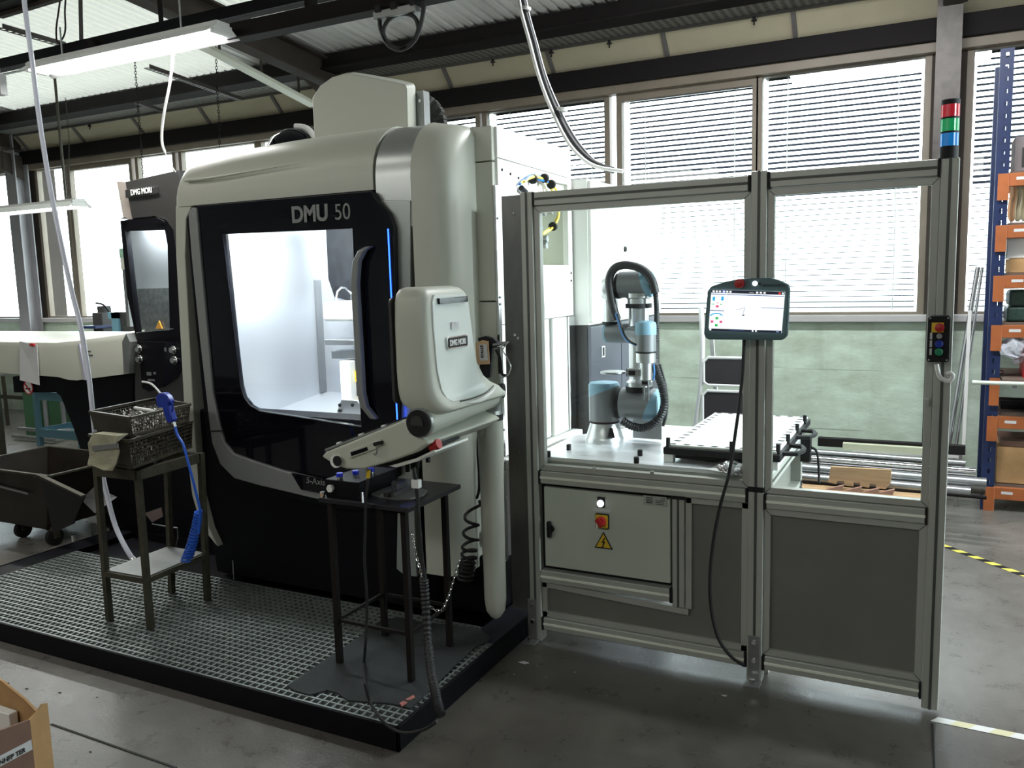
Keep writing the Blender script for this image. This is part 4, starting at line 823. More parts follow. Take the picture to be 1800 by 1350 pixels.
# little pile of metal parts on a label next to the tray
lb = MB().plate([(-0.775, 3.232), (-0.769, 3.456), (-0.673, 3.422), (-0.648, 3.187)], 'Z', TZ, TZ + .0015).build('paper_label', 'paper')
tag(lb, 'white label with red ring under the small metal parts', 'label')
rc = (-0.716, 3.249, 0.827)
MB().lathe((rc[0], rc[1], TZ + .0016), (0, 0, 1), [(0, .028), (.0006, .028)], 20).build('red_ring', 'red', lb); MB().lathe((rc[0], rc[1], TZ + .0022), (0, 0, 1), [(0, .022), (.0006, .022)], 20).build('white_disc', 'paper', lb)
random.seed(3)
for k, p in enumerate([(-0.723, 3.208, 0.84), (-0.698, 3.197, 0.84), (-0.686, 3.243, 0.84), (-0.712, 3.319, 0.84), (-0.695, 3.336, 0.84), (-0.666, 3.271, 0.84), (-0.658, 3.191, 0.84), (-0.646, 3.216, 0.84), (-0.722, 3.283, 0.84), (-0.717, 3.408, 0.84), (-0.678, 3.174, 0.84)]):
    zz = TZ + .003 if k % 3 else TZ + .012
    o = MB().lathe((p[0], p[1], zz), (random.uniform(-1, 1), random.uniform(-1, 1), .3), [(-.016, .008), (-.005, .008), (-.004, .013), (.006, .013), (.007, .009), (.017, .009)], 12).build('turned_part', 'robot_alu', smooth=True)
    tag(o, 'small shiny turned metal part in the pile in front of the tray', 'metal part', 'turned metal parts piled before the tray')
    o.location.z += max(0, TZ + .002 - min((o.matrix_basis @ v.co).z for v in o.data.vertices))

# =============== ROBOT ARM ===============
ra = thing('robot_arm', 'grey six axis robot arm with pale blue joint caps and gripper', 'robot', (-1.372, 3.65, TZ))
RX, RY = -1.372, 3.65
MB().lathe((RX, RY, TZ), (0, 0, 1), [(0, .092), (.018, .092), (.03, .086), (.086, .068), (.092, .068)], 28).build('base', 'robot_alu', ra, smooth=True)
MB().plate([(-.018, -.022), (.018, -.022), (.004, .022), (-.004, .022)], 'Y', 0, .002) and None
MB().add([(RX + .045, RY - .082, TZ + .03), (RX + .075, RY - .062, TZ + .03), (RX + .062, RY - .055, TZ + .075), (RX + .05, RY - .062, TZ + .078)], [(0, 1, 2, 3)]).build('maker_mark', 'ink', ra)
MB().cyl((RX, RY, TZ + .092), (RX, RY, TZ + .102), .072, n=28).build('joint_ring', 'matte_black', ra, smooth=True)
# shoulder: upright drum with slanted blue cap
n = 28
def cutdrum(c, axis, r, h0, fh, name, m_, n=28, closed_top=None):
    """drum along axis from h0 up to a height function fh(angle); local frame"""
    c = Vector(c); d = Vector(axis).normalized(); u = Vector((0, 0, 1)) if abs(d.z) < .9 else Vector((0, 1, 0)); x = u.cross(d).normalized(); y = d.cross(x)
    def ring(f, rr): return [tuple(c + d * f(2 * PI * k / n) + x * math.cos(2 * PI * k / n) * rr + y * math.sin(2 * PI * k / n) * rr) for k in range(n)]
    return ring
def drum(c, axis, r, h0, h1, slant, cap_h, slant_ang=0.0, mb_name='joint'):
    R_ = cutdrum(c, axis, r, h0, None, '', '')
    top = lambda t: h1 + slant * math.cos(t - slant_ang)
    b = MB().loft([R_(lambda t: h0, r), R_(top, r)]).build(mb_name, 'robot_grey', ra, smooth=True)
    ce = lambda t: h1 + cap_h
    MB().loft([R_(top, r * 1.01), R_(lambda t: max(top(t), ce(t) - .012), r * 1.01), R_(lambda t: max(top(t), ce(t)), r * .93), R_(lambda t: ce(t) + .004, r * .6)]).build('joint_cap', 'robot_blue', b, smooth=True)
    return b
drum((RX, RY, TZ), (0, 0, 1), .072, .102, .238, .028, .042, 0.0, 'shoulder_joint')
MB().cyl((RX + .074, RY, TZ + .185), (RX + .092, RY, TZ + .185), .072, n=28).build('joint_ring', 'matte_black', ra, smooth=True)
# shoulder link: horizontal drum along +x with slanted cap at the end
drum((RX + .092, RY, TZ + .185), (1, 0, 0), .074, 0, .135, .034, .045, PI / 2, 'upper_arm_joint')
UX = RX + .172
zA = TZ + .255
MB().cyl((UX, RY, zA - .01), (UX, RY, zA + .014), .062, n=28).build('joint_ring', 'matte_black', ra, smooth=True)
MB().lathe((UX, RY, zA + .014), (0, 0, 1), [(0, .06), (.02, .06), (.035, .046), (.37, .046), (.375, .052), (.40, .052), (.405, .058), (.425, .058)], 28).build('upper_arm', 'robot_alu', ra, smooth=True)
MB().cyl((UX, RY, zA + .372), (UX, RY, zA + .392), .060, n=28).build('joint_ring', 'matte_black', ra, smooth=True)
zE = zA + .478
drum((UX - .085, RY, zE), (1, 0, 0), .060, 0, .115, .022, .036, -PI / 2, 'elbow_joint')
MB().cyl((UX - .10, RY, zE - .005), (UX - .085, RY, zE - .005), .058, n=24).build('joint_ring', 'matte_black', ra, smooth=True)
FX = UX - .135
MB().lathe((FX + .035, RY, zE - .02), (-1, 0, 0), [(0, .056), (.05, .058), (.065, .05), (.072, .03)], 28).build('forearm_cap', 'robot_alu', ra, smooth=True)
zW = 1.338
MB().cyl((FX, RY, zE - .03), (FX, RY, zW + .05), .036, .034, n=24).build('forearm', 'robot_alu', ra, smooth=True)
MB().cyl((FX, RY, zW + .04), (FX, RY, zW + .052), .040, n=24).build('joint_ring', 'matte_black', ra, smooth=True)
# wrist 1: lies along x, blue cap on the left end
drum((FX + .09, RY, zW), (-1, 0, 0), .046, -.03, .095, .012, .022, 0, 'wrist_joint')
p = [(-1.135, 3.55, 1.396), (-1.135, 3.55, 1.339), (-1.136, 3.55, 1.265), (-1.136, 3.55, 1.215), (-1.132, 3.55, 1.138)]
WX = p[0][0]; WY = 3.55
MB().cyl((FX + .10, RY - .01, zW - .005), (WX, WY, zW - .01), .042, n=24).build('wrist_link', 'robot_grey', ra, smooth=True)
b = MB().cyl((WX, WY, p[2][2]), (WX, WY, p[1][2] + .02), .0455, n=28).build('wrist_joint', 'robot_grey', ra, smooth=True)
MB().lathe((WX, WY, p[1][2]), (0, 0, 1), [(0, .047), (.04, .047), (.054, .042), (.06, .02)], 28).build('joint_cap', 'robot_blue', b, smooth=True)
MB().cyl((WX, WY, p[2][2] - .008), (WX, WY, p[2][2]), .046, n=28).build('joint_ring', 'matte_black', ra, smooth=True)
MB().cyl((WX, WY, p[3][2]), (WX, WY, p[2][2] - .008), .044, n=28).build('tool_flange', 'robot_alu', ra, smooth=True)
MB().cyl((WX, WY, p[4][2]), (WX, WY, p[3][2]), .026, n=20).build('tool_mount', 'robot_alu', ra, smooth=True)
# grippers
zg = p[4][2]
g = MB().box(WX - .018, WX + .018, WY - .02, WY + .02, zg - .028, zg).build('gripper', 'steel', ra, bevel=.003)
MB().box(WX - .013, WX + .013, WY - .021, WY - .02, zg - .02, zg - .006).build('gripper_slot', 'matte_black', g)
for s in (-1, 1): MB().box(WX + s * .010 - .0035, WX + s * .010 + .0035, WY - .006, WY + .006, zg - .095, zg - .028).build('gripper_finger', 'steel', g, bevel=.001)
g2 = MB().box(WX - .085, WX - .028, WY - .016, WY + .016, zg + .012, zg + .048).build('side_gripper', 'steel', ra, bevel=.003)
MB().box(WX - .075, WX - .045, WY - .017, WY - .016, zg + .02, zg + .04).build('gripper_slot', 'matte_black', g2)
for k in range(2): MB().cyl((WX - .09 - k * .0, WY, zg + .02 + k * .018), (WX - .07, WY, zg + .02 + k * .018), .009, n=12).build('fitting', 'matte_black', g2, smooth=True)
MB().lathe((WX - .155, WY, zg + .022), (0, 0, 1), [(0, .055), (.003, .058), (.010, .058), (.012, .05)], 24).build('gripper_plate', 'steel', ra, smooth=True)
# corrugated conduit and cables
def ribbed(pts, r, name, par, m_='rubber', pitch=.011, **k):
    P = [Vector(q) for q in pts]; Q = []
    for i in range(len(P) - 1):
        p0 = P[max(i - 1, 0)]; p1 = P[i]; p2 = P[i + 1]; p3 = P[min(i + 2, len(P) - 1)]
        ns = max(2, int((p2 - p1).length / (pitch / 2)))
        for j in range(ns):
            t = j / ns; Q.append(0.5 * ((2 * p1) + (p2 - p0) * t + (2 * p0 - 5 * p1 + 4 * p2 - p3) * t * t + (3 * p1 - p0 - 3 * p2 + p3) * t ** 3))
    N = len(Q)
    mb = MB().tube(Q, r, n=10, sub=1, radii=lambda t: r * (1 if int(round(t * (N - 1))) % 2 else .84))
    return mb.build(name, m_, par, smooth=True, **k)
ribbed([(-1.258, 3.58, 0.942), (-1.22, 3.58, 0.92), (-1.161, 3.58, 0.913), (-1.108, 3.58, 0.937), (-1.074, 3.58, 0.98), (-1.06, 3.58, 1.04), (-1.073, 3.58, 1.108), (-1.094, 3.58, 1.167), (-1.106, 3.58, 1.205)], .020, 'ribbed_conduit', ra)
MB().tube([(-1.285, 3.6, 1.401), (-1.304, 3.6, 1.458), (-1.316, 3.6, 1.523), (-1.321, 3.6, 1.587), (-1.296, 3.6, 1.632), (-1.25, 3.6, 1.646), (-1.194, 3.6, 1.637), (-1.15, 3.6, 1.613), (-1.119, 3.6, 1.57), (-1.106, 3.6, 1.519)], .019, n=12, sub=5).build('cable_sleeve', 'rubber', ra, smooth=True)
ribbed([(-1.112, 3.62, 1.519), (-1.107, 3.62, 1.456), (-1.107, 3.62, 1.38), (-1.11, 3.62, 1.303), (-1.113, 3.62, 1.221)], .013, 'ribbed_conduit', ra)
ribbed([(q[0], q[1] , q[2]) for q in [(-1.123, 3.72, 1.19), (-1.096, 3.72, 1.085), (-1.091, 3.72, 0.978), (-1.11, 3.72, 0.897)]], .008, 'ribbed_conduit', ra)
for j in range(3):
    MB().tube([(q[0] + j * .006, q[1] - j * .004, q[2]) for q in [(-1.268, 3.53, 1.433), (-1.252, 3.53, 1.385), (-1.237, 3.53, 1.339), (-1.211, 3.53, 1.309), (-1.174, 3.53, 1.292)]], .004).build('air_hose', 'blue_hose' if j < 2 else 'rubber', ra, smooth=True)
MB().tube([(q[0], q[1], q[2]) for q in [(-1.091, 3.52, 1.211), (-1.088, 3.52, 1.174), (-1.093, 3.52, 1.141)]], .004).build('air_hose', 'blue_hose', ra, smooth=True)
MB().box(*(-1.256, -1.118), 3.72, 3.735, .835, .93).build('terminal_strip', 'steel', ra)

# =============== GREY / WHITE SWITCHGEAR CABINET BEHIND THE MACHINE ===============
gc = thing('machine_cabinet', 'tall white and slate grey electrical cabinet attached behind the milling machine', 'cabinet', (-2.0, 4.7, 0))
MB().box(-2.6, -1.63, 4.095, 5.35, 0.0, 0.96 + .38).build('lower_body', 'dark_grey', gc)
MB().box(-2.6, -1.62, 4.095, 5.35, 1.345, 2.10).build('upper_body', 'white', gc)
ld = MB().box(-1.63, -1.61, 4.10, 4.575, 0.10, 1.335).build('door', mat('slate_enamel', (0.10, 0.105, 0.13), .3, .3, var=.1, vscale=3), gc, bevel=.003)
ld2 = MB().box(-1.63, -1.61, 4.585, 5.33, 0.10, 1.335).build('door', bpy.data.materials['slate_enamel'], gc, bevel=.003)
ud = MB().box(-1.62, -1.60, 4.10, 4.575, 1.36, 2.09).build('door', 'white', gc, bevel=.003)
ud2 = MB().box(-1.62, -1.60, 4.585, 5.33, 1.36, 2.09).build('door', 'white', gc, bevel=.003)
for par, (y, z) in ((ld, (4.27, 1.19)), (ud, (4.26, 1.49))):
    x = -1.61 if par is ld else -1.60
    fr_ = MB().plate([(y - .022, z - .03), (y + .022, z - .03), (y + .022, z + .03), (y - .022, z + .03)], 'X', x, x + .006, holes=[[(y - .016, z - .024), (y + .016, z - .024), (y + .016, z + .024), (y - .016, z + .024)]]).build('latch_frame', 'white_pl', par)
    MB().box(x, x + .002, y - .016, y + .016, z - .024, z + .024).build('latch', 'matte_black', fr_)
MB().lathe((-1.6, 4.62, 1.75), (1, 0, 0), [(0, .017), (.01, .015)], 14).build('knob', 'matte_black', ud2, smooth=True)
MB().box(-1.6, -1.598, 4.40, 4.47, 1.365, 1.42).build('type_plate', 'steel', ud)
# cables dropping from the roof to the cabinet
cc = MB().tube([(-2.069, 4.3, 3.194), (-2.049, 4.3, 3.043), (-1.999, 4.3, 2.872), (-1.955, 4.3, 2.702), (-1.891, 4.3, 2.53), (-1.8, 4.3, 2.355), (-1.719, 4.3, 2.252), (-1.638, 4.3, 2.191), (-1.542, 4.3, 2.154)], .017, n=10, sub=4).build('supply_cable', 'rubber', smooth=True)
tag(cc, 'thick black supply cable dropping from the roof to the machine cabinet', 'cable')
cc = MB().tube([(-2.078, 4.27, 3.187), (-2.055, 4.27, 3.036), (-2.008, 4.27, 2.867), (-1.962, 4.27, 2.697), (-1.898, 4.27, 2.526), (-1.808, 4.27, 2.343), (-1.724, 4.27, 2.24), (-1.633, 4.27, 2.179), (-1.484, 4.27, 2.143)], .010, n=10, sub=4).build('supply_cable', 'white_pl', smooth=True)
tag(cc, 'thin white supply cable strapped beside the thick black one above the cabinet', 'cable')
cc = MB().tube([(-2.066, 4.33, 3.202), (-2.043, 4.33, 3.05), (-1.995, 4.33, 2.878), (-1.948, 4.33, 2.707), (-1.883, 4.33, 2.549), (-1.792, 4.33, 2.374), (-1.701, 4.33, 2.254), (-1.63, 4.33, 2.194), (-1.559, 4.33, 2.149)], .008, n=10, sub=4).build('supply_cable', 'steel', smooth=True)
tag(cc, 'grey supply cable on the right of the cable bundle above the cabinet', 'cable')
for p in [(-2.042, 4.3, 3.057), (-1.837, 4.3, 2.503)]: 
    o = MB().lathe(p, (0.2, 0, 1), [(-.008, .03), (.008, .03)], 12).build('cable_tie', 'white_pl', smooth=True); tag(o, 'white cable tie round the bundle of roof supply cables', 'cable tie', 'white cable ties on the roof cables')

# =============== BETWEEN CELL AND WALL ===============
# step ladder
sl = thing('step_ladder', 'white step ladder with dark treads leaning behind the robot cell', 'ladder', (-1.3, 5.4, 0))
q = [(-1.329, 5.3, 1.386), (-1.318, 5.3, 1.168), (-1.328, 5.3, 0.874), (-1.354, 5.3, 0.668), (-1.35, 5.3, 0.574)]
MB().tube([q[0], q[1], q[2], q[3], (q[3][0] - .06, 5.3, 0.01)], .017, n=10).build('side_rail', 'white_pl', sl, smooth=True)
qq = [(-1.307, 5.3, 1.066), (-1.066, 5.3, 1.056), (-1.082, 5.3, 0.89), (-1.328, 5.3, 0.889), (-1.313, 5.3, 0.852), (-1.089, 5.3, 0.846), (-1.081, 5.3, 0.645), (-1.335, 5.3, 0.631)]
MB().tube([(q[0][0] + .40, 5.3, q[0][2]), (q[0][0] + .405, 5.3, 1.0), (q[0][0] + .43, 5.3, 0.01)], .017, n=10).build('side_rail', 'white_pl', sl, smooth=True)
for a in (0, 4):
    z1, z0 = qq[a][2], qq[a + 3][2]; x0 = qq[a][0]; x1 = x0 + .38
    fr_ = MB().tube([(x0, 5.29, z0 + .02), (x0, 5.29, z1 - .03), (x0 + .03, 5.29, z1), (x1 - .03, 5.29, z1), (x1, 5.29, z1 - .03), (x1, 5.29, z0 + .02), (x1 - .03, 5.29, z0), (x0 + .03, 5.29, z0), (x0, 5.29, z0 + .02)], .010, n=8, sub=1).build('tread_frame', 'white_pl', sl)
    MB().plate(rrect(x0 + .01, x1 - .01, z0 + .01, z1 - .01, .02), 'Y', 5.285, 5.30).build('tread', mat('tread_rubber', (0.03, 0.026, 0.03), .7), sl)
for x in (q[0][0] + .05, q[0][0] + .36): MB().bar((x, 5.33, 1.35), (x, 5.75, .01), .025, .02).build('rear_leg', 'white_pl', sl)
# pallets with bar stock
pl = thing('pallet', 'wooden pallet with block feet carrying the steel bar stock', 'pallet', (-.4, 5.5, 0))
for y in (5.30, 5.42, 5.54, 5.66, 5.78): MB().box(-.76, .02, y - .045, y + .045, .268, .29).build('deck_board', 'wood', pl, bevel=.003)
for x in (-.72, -.37, -.03):
    MB().box(x - .04, x + .04, 5.27, 5.82, .245, .267).build('stringer_board', 'wood', pl)
    for y in (5.32, 5.54, 5.77): MB().box(x - .04, x + .04, y - .05, y + .05, .022, .244).build('block', 'wood', pl, bevel=.003)
for y in (5.32, 5.54, 5.77): MB().box(-.76, .01, y - .04, y + .04, 0, .021).build('foot_board', 'wood', pl)
bars = [('steel_bar', 5.33, .325, .030, -.79, .22, 'steel'), ('steel_bar', 5.40, .365, .034, -.80, .30, 'steel'), ('steel_bar', 5.50, .33, .032, -.78, .28, 'steel'), ('steel_bar', 5.53, .40, .028, -.80, .25, 'chrome'),
    ('steel_bar', 5.62, .33, .034, -.78, .2, 'rail_black'), ('steel_bar', 5.66, .42, .022, -.79, .20, 'steel'), ('steel_bar', 5.73, .34, .030, -.77, .25, 'rusty'), ('steel_bar', 5.31, .306, .012, -.77, .3, 'rail_black'), ('steel_bar', 5.44, .305, .014, -.77, .3, 'rusty'), ('steel_bar', 5.78, .385, .018, -.77, .15, 'steel')]
BAR_LABELS = ['thick grey steel bar in the front row of the stack on the pallet', 'thick grey steel bar just behind the front one, slightly higher', 'grey steel bar low in the middle of the stack on the pallet', 'polished bright bar on top of the middle of the bar stack', 'thick blackish bar low towards the back of the bar stack', 'thin grey bar lying highest near the pale yellow strip', 'brownish bar at the bottom back of the bar stack', 'thin black rod at the front lower edge of the bar stack', 'thin brown rod low between the front steel bars', 'thin grey bar at the very back under the dark rectangular bar']
for i, (nm, y, z, r, x0, x1, m_) in enumerate(bars):
    o = MB().cyl((x0, y, z), (x1, y, z - .01), r, n=16).build(nm, m_, smooth=True)
    tag(o, BAR_LABELS[i], 'metal bar', 'metal bars on the pallet')
o = MB().box(-.66, .2, 5.74, 5.80, .445, .50).build('flat_bar', 'rail_black'); tag(o, 'dark rectangular bar on top at the back of the bar stack', 'metal bar')
o = MB().box(-.50, .05, 5.68, 5.73, .445, .485).build('plastic_strip', mat('pale_yellow_plastic', (.50, .50, .36), .5)); tag(o, 'pale yellow rectangular strip on top of the bar stack', 'strip')
bd_ = thing('wooden_board', 'upright pine board with notched bottom edge leaning against the bars', 'board', (-.36, 5.26, .3))
q = [(-0.526, 0.425), (-0.192, 0.432), (-0.193, 0.357), (-0.222, 0.313), (-0.272, 0.315), (-0.272, 0.339), (-0.309, 0.339), (-0.309, 0.315), (-0.359, 0.318), (-0.359, 0.339), (-0.397, 0.339), (-0.396, 0.314), (-0.447, 0.317), (-0.448, 0.341), (-0.486, 0.341), (-0.492, 0.32), (-0.537, 0.326)]
MB().plate(q, 'Y', 5.235, 5.258).build('board', 'wood', bd_, bevel=.002)
# wooden wedges in front
for k, p in enumerate([(-0.496, 5.22, 0.317), (-0.395, 5.22, 0.316), (-0.301, 5.22, 0.317), (-0.221, 5.22, 0.311)]):
    o = MB().plate([(p[0] - .05, .291), (p[0] + .04, .291), (p[0] + .05, .325)], 'Y', 5.20, 5.233).build('wooden_wedge', mat('pinkish_wood', (.42, .24, .18), .7) if k == 0 else bpy.data.materials['pinkish_wood'])
    tag(o, 'small reddish wooden wedge at the foot of the upright board', 'wedge', 'wooden wedges on the pallet edge')
MB().box(-.7, .02, 5.19, 5.25, .268, .2905).build('deck_board', 'wood', pl)
# leaning conduits and white square tubes by the steel column
q = [(0.264, 6.5, 1.591), (0.115, 6.5, 0.286), (0.291, 6.5, 1.59), (0.162, 6.5, 0.265), (0.217, 6.5, 0.853), (0.211, 6.5, 0.281), (0.026, 6.5, 0.267)]
for i, (a, b_, r, m_, lab) in enumerate(((0, 1, .016, 'steel', 'thick grey conduit leaning left of the blue rack upright'), (2, 3, .010, 'steel', 'thin grey rod leaning close to the blue rack upright'))):
    A = Vector(q[a]); B = Vector(q[b_]); d = (B - A).normalized(); B2 = B + d * (B.z - r) / -d.z
    o = MB().cyl(A + Vector((0, .25, 0)), B2, r, n=12).build('leaning_conduit', m_, smooth=True); tag(o, lab, 'pipe')
o = MB().bar((q[4][0], 6.5, 1.3), (q[5][0], 6.45, .30), .022).bar((q[5][0] - .011, 6.45, .29), (-.5, 6.45, .29), .022).build('angled_tube', 'white_pl', smooth=False); tag(o, 'white square tube bent at a right angle between column and rack', 'tube')
for k, (x, y) in enumerate(((.19, 6.2), (.05, 6.15))):
    o = MB().bar((x, y, .36), (x - .02, y, .0), .02).bar((x, y - .002, .36), (x - .35, y - .002, .37), .02).build('trestle', 'sheet'); tag(o, ['small metal trestle right of the right fence post', 'small metal trestle half hidden behind the right fence post'][k], 'trestle')

# =============== BLUE / ORANGE STORAGE RACK ===============
rk = thing('storage_rack', 'blue storage rack with orange beams at the right edge', 'rack', (1.3, 6.5, 0))
holes = []
for k in range(39): holes.append((0.10 + k * .073, k))
def upright(x0, y0, y1, name='upright'):
    mb = MB(); w = .075
    # perforated front face: slotted plate
    hs = [[(x0 + .030, z), (x0 + .046, z), (x0 + .046, z + .03), (x0 + .030, z + .03)] for z, k in holes]
    mb.plate([(x0, 0), (x0 + w, 0), (x0 + w, 2.93), (x0, 2.93)], 'Y', y0, y0 + .004, holes=hs)
    mb.box(x0, x0 + .004, y0 + .004, y1, 0, 2.93).box(x0 + w - .004, x0 + w, y0 + .004, y1, 0, 2.93)
    return mb.build(name, 'rack_blue', rk)
upright(.315, 6.18, 6.24); upright(2.55, 6.18, 6.24)
for x0 in (.315, 2.55):
    hs = [[(6.73, z), (6.746, z), (6.746, z + .03), (6.73, z + .03)] for z, k in holes]
    MB().box(x0, x0 + .075, 6.72, 6.78, 0, 2.93).build('upright', 'rack_blue', rk)
    for k in range(5):
        z = .2 + k * .5; MB().bar((x0 + .03, 6.23, z), (x0 + .03, 6.73, z + .4 * (1 if k % 2 else -.3) + .1), .02, .01).build('brace', 'rack_blue', rk)
levels = [2.135, 1.815, 1.50, 1.185, .595, .125]
for z in levels:
    for y in (6.165, 6.75):
        bm_ = MB().box(.385, 2.55, y, y + .04, z - .045, z + .035).build('beam', 'orange', rk, bevel=.003)
        if y < 6.5:
            MB().box(.330, .392, y - .006, y + .0, z - .13, z + .035).build('beam_bracket', 'orange', bm_, bevel=.002)
            for dx in ((.43,) if z != 1.185 else (.43, .53)): MB().box(dx, dx + .065, y - .001, y, z - .008, z + .010).build('beam_label', 'paper', bm_)
    MB().box(.40, 2.54, 6.21, 6.75, z + .035, z + .050).build('shelf_board', mat('shelf_board', (.13, .09, .07), .7, var=.2, vscale=10) if z == levels[0] else bpy.data.materials['shelf_board'], rk)
MB().box(.40, 2.54, 6.05, 6.75, .862, .885).build('shelf_board', bpy.data.materials['shelf_board'], rk)
MB().box(.335, .392, 6.159, 6.165, .70, .88).build('beam_bracket', 'orange', rk)
# contents
def item(o, lab, cat, grp=None): return tag(o, lab, cat, grp)
o = MB().box(.42, .62, 6.25, 6.55, 2.186, 2.40).build('grey_carton', mat('grey_carton', (.20, .17, .17), .8)); item(o, 'grey brown carton on the top orange shelf', 'box')
MB().box(.46, .57, 6.246, 6.25, 2.21, 2.33).build('carton_window', 'dark_grey', o)
o = MB().box(.62, .95, 6.25, 6.5, 2.186, 2.36).build('carton', 'card'); item(o, 'light carton beside the grey carton on the top shelf', 'box')
# coil of pale hose: rings side by side
ch = thing('hose_coil', 'pale yellow and orange ribbed hose coil on the second shelf', 'coil', (.75, 6.40, 1.87))
for k in range(16):
    x = .43 + k * .034
    t = MB(); pts = [(x + .004 * math.sin(a_ * 3), 6.42 + .115 * math.cos(a_), 2.005 + .112 * math.sin(a_)) for a_ in [2 * PI * j / 18 for j in range(19)]]
    t.tube(pts, .015, n=8, sub=1).build('coil_turn', M['hoseA'] if 'hoseA' in M else M.setdefault('hoseA', mat('pale_hose', (.62, .55, .38), .5)), ch, smooth=True) if k % 3 else t.tube(pts, .015, n=8, sub=1).build('coil_turn', M.setdefault('hoseB', mat('orange_hose', (.65, .35, .18), .5)), ch, smooth=True)
o = MB().box(.42, 1.2, 6.22, 6.6, 1.866, 1.873).build('white_tray', 'white_pl'); item(o, 'flat white tray under the hose coil', 'tray')
o = MB().box(.42, .88, 6.24, 6.6, 1.552, 1.64).build('cardboard_box', 'card'); item(o, 'flat brown cardboard box with white label on the third shelf', 'box')
MB().box(.66, .76, 6.238, 6.24, 1.575, 1.625).build('box_label', 'paper', o)
o = MB().box(.40, .62, 6.26, 6.58, 1.642, 1.77).build('white_box', 'white_pl', bevel=.006); item(o, 'white box on the flat cardboard box', 'box')
for k in range(3):
    o = MB().box(.64, .86, 6.25, 6.55, 1.642 + k * .037, 1.676 + k * .037).build('wrapped_bundle', 'white', bevel=.008); item(o, 'flat white wrapped bundle stacked beside the white box', 'bundle', 'white bundles on the third shelf')
gb = mat('green_film', (.03, .06, .05), .35, var=.3, vscale=30, bump=.3, bscale=50)
for k, (x0, x1, z0, z1) in enumerate(((.415, .66, 1.237, 1.335), (.425, .655, 1.337, 1.44))):
    o = MB().box(x0, x1, 6.25, 6.5, z0, z1).build('wrapped_packet', gb, bevel=.02); item(o, ['dark green film wrapped packet, lower of two, on the fourth shelf', 'dark green film wrapped packet, upper of two, on the fourth shelf'][k], 'packet')
o = MB().box(.68, .9, 6.25, 6.5, 1.237, 1.38).build('wrapped_packet', gb, bevel=.02); item(o, 'dark green wrapped packet right of the stacked pair', 'packet')
# red crate with sign and plastic bag on the work shelf
rc_ = thing('red_crate', 'red plastic crate with a lettered board in it, under the fourth shelf', 'crate', (.68, 6.3, .886))
MB().plate([(.52, .886), (.86, .886), (.86, .99), (.62, .99), (.60, .96), (.545, .96), (.545, 1.10), (.52, 1.10)], 'Y', 6.15, 6.165).build('front_wall', 'red', rc_, bevel=.003)
MB().box(.52, .535, 6.165, 6.45, .886, 1.06).build('side_wall', 'red', rc_); MB().box(.535, .86, 6.165, 6.45, .886, .90).build('bottom', 'red', rc_); MB().box(.535, .86, 6.44, 6.455, .90, 1.06).build('back_wall', 'red', rc_)
MB().box(.56, .86, 6.17, 6.18, .975, .99).build('tape_roll', 'matte_black', rc_)
sg = MB().box(.585, .86, 6.168, 6.178, .985, 1.145).build('lettered_board', mat('cream_board', (.50, .48, .40), .6)); item(sg, 'cream board lettered ys standing in the red crate', 'sign')
text('lettering', 'ys', .085, (.588, 6.1665, 1.03), '-Y', 'ink', sg, ext=.0008, bold=.003)
# crumpled clear bag
random.seed(11); bmx = bmesh.new(); bmesh.ops.create_icosphere(bmx, subdivisions=3, radius=1.0)
for v in bmx.verts:
    n_ = v.co.normalized(); f = 1 + .18 * math.sin(7 * n_.x + 3 * n_.z) + .12 * math.sin(11 * n_.y + 5 * n_.x) + random.uniform(-.05, .05)
    v.co = Vector((.46 + n_.x * .085 * f + (.05 if n_.z < -.3 else 0), 6.22 + n_.y * .07 * f, 1.06 + n_.z * .085 * f))
me = bpy.data.meshes.new('plastic_bag'); bmx.to_mesh(me); bmx.free(); me.materials.append(mat('milky_film', (.55, .56, .62), .3)); me.materials[0].node_tree.nodes['Principled BSDF'].inputs['Alpha'].default_value = .75
o = bpy.data.objects.new('plastic_bag', me); COL.objects.link(o); item(o, 'crumpled milky plastic bag hanging under the fourth shelf beside the red crate', 'bag'); 
o = MB().lathe((.40, 6.30, .905), (1, .2, .2), [(-.02, .008), (-.01, .014), (.01, .014), (.02, .008)], 10).build('small_fitting', 'chrome', smooth=True); item(o, 'small shiny fitting lying left of the red crate', 'fitting'); o.location.z = .887
# long pale rod lying across the shelf edge
q = [(0.229, 5.95, 0.874), (0.508, 5.95, 0.865)]
o = MB().cyl(q[0], (q[0][0] + 1.2, 5.95, q[0][2] - .005), .013, n=12).build('white_rod', mat('pale_rod', (.62, .68, .58), .5), smooth=True); item(o, 'long pale plastic rod lying across the front of the work shelf', 'rod')
MB().box(.45, .47, 5.94, 6.1, .845, .862).build('rod_rest', 'steel', rk)
# dark bars and a wire spool on the fifth shelf
for k in range(4):
    o = MB().box(.42, 1.3, 6.40 + k * .07, 6.45 + k * .07, .646, .676 + .014 * (k % 2)).build('dark_profile', 'rail_black'); item(o, 'dark metal profile lying on the fifth shelf behind the spool', 'profile', 'dark profiles on the fifth shelf')
sp_ = thing('wire_spool', 'black wire spool with bright wire on the fifth shelf', 'spool', (.66, 6.3, .646))
for z in (.646, .80): MB().lathe((.70, 6.30, z), (0, 0, 1), [(0, .11), (.006, .115), (.012, .115), (.014, .10)], 24).build('flange', 'matte_black', sp_, smooth=True)
MB().cyl((.70, 6.30, .66), (.70, 6.30, .80), .07, n=24).build('wire_winding', 'chrome', sp_, smooth=True)
o = MB().box(.40, 1.25, 6.22, 6.6, .182, .42).build('cardboard_box', 'card'); item(o, 'long brown cardboard box on the lowest shelf', 'box')
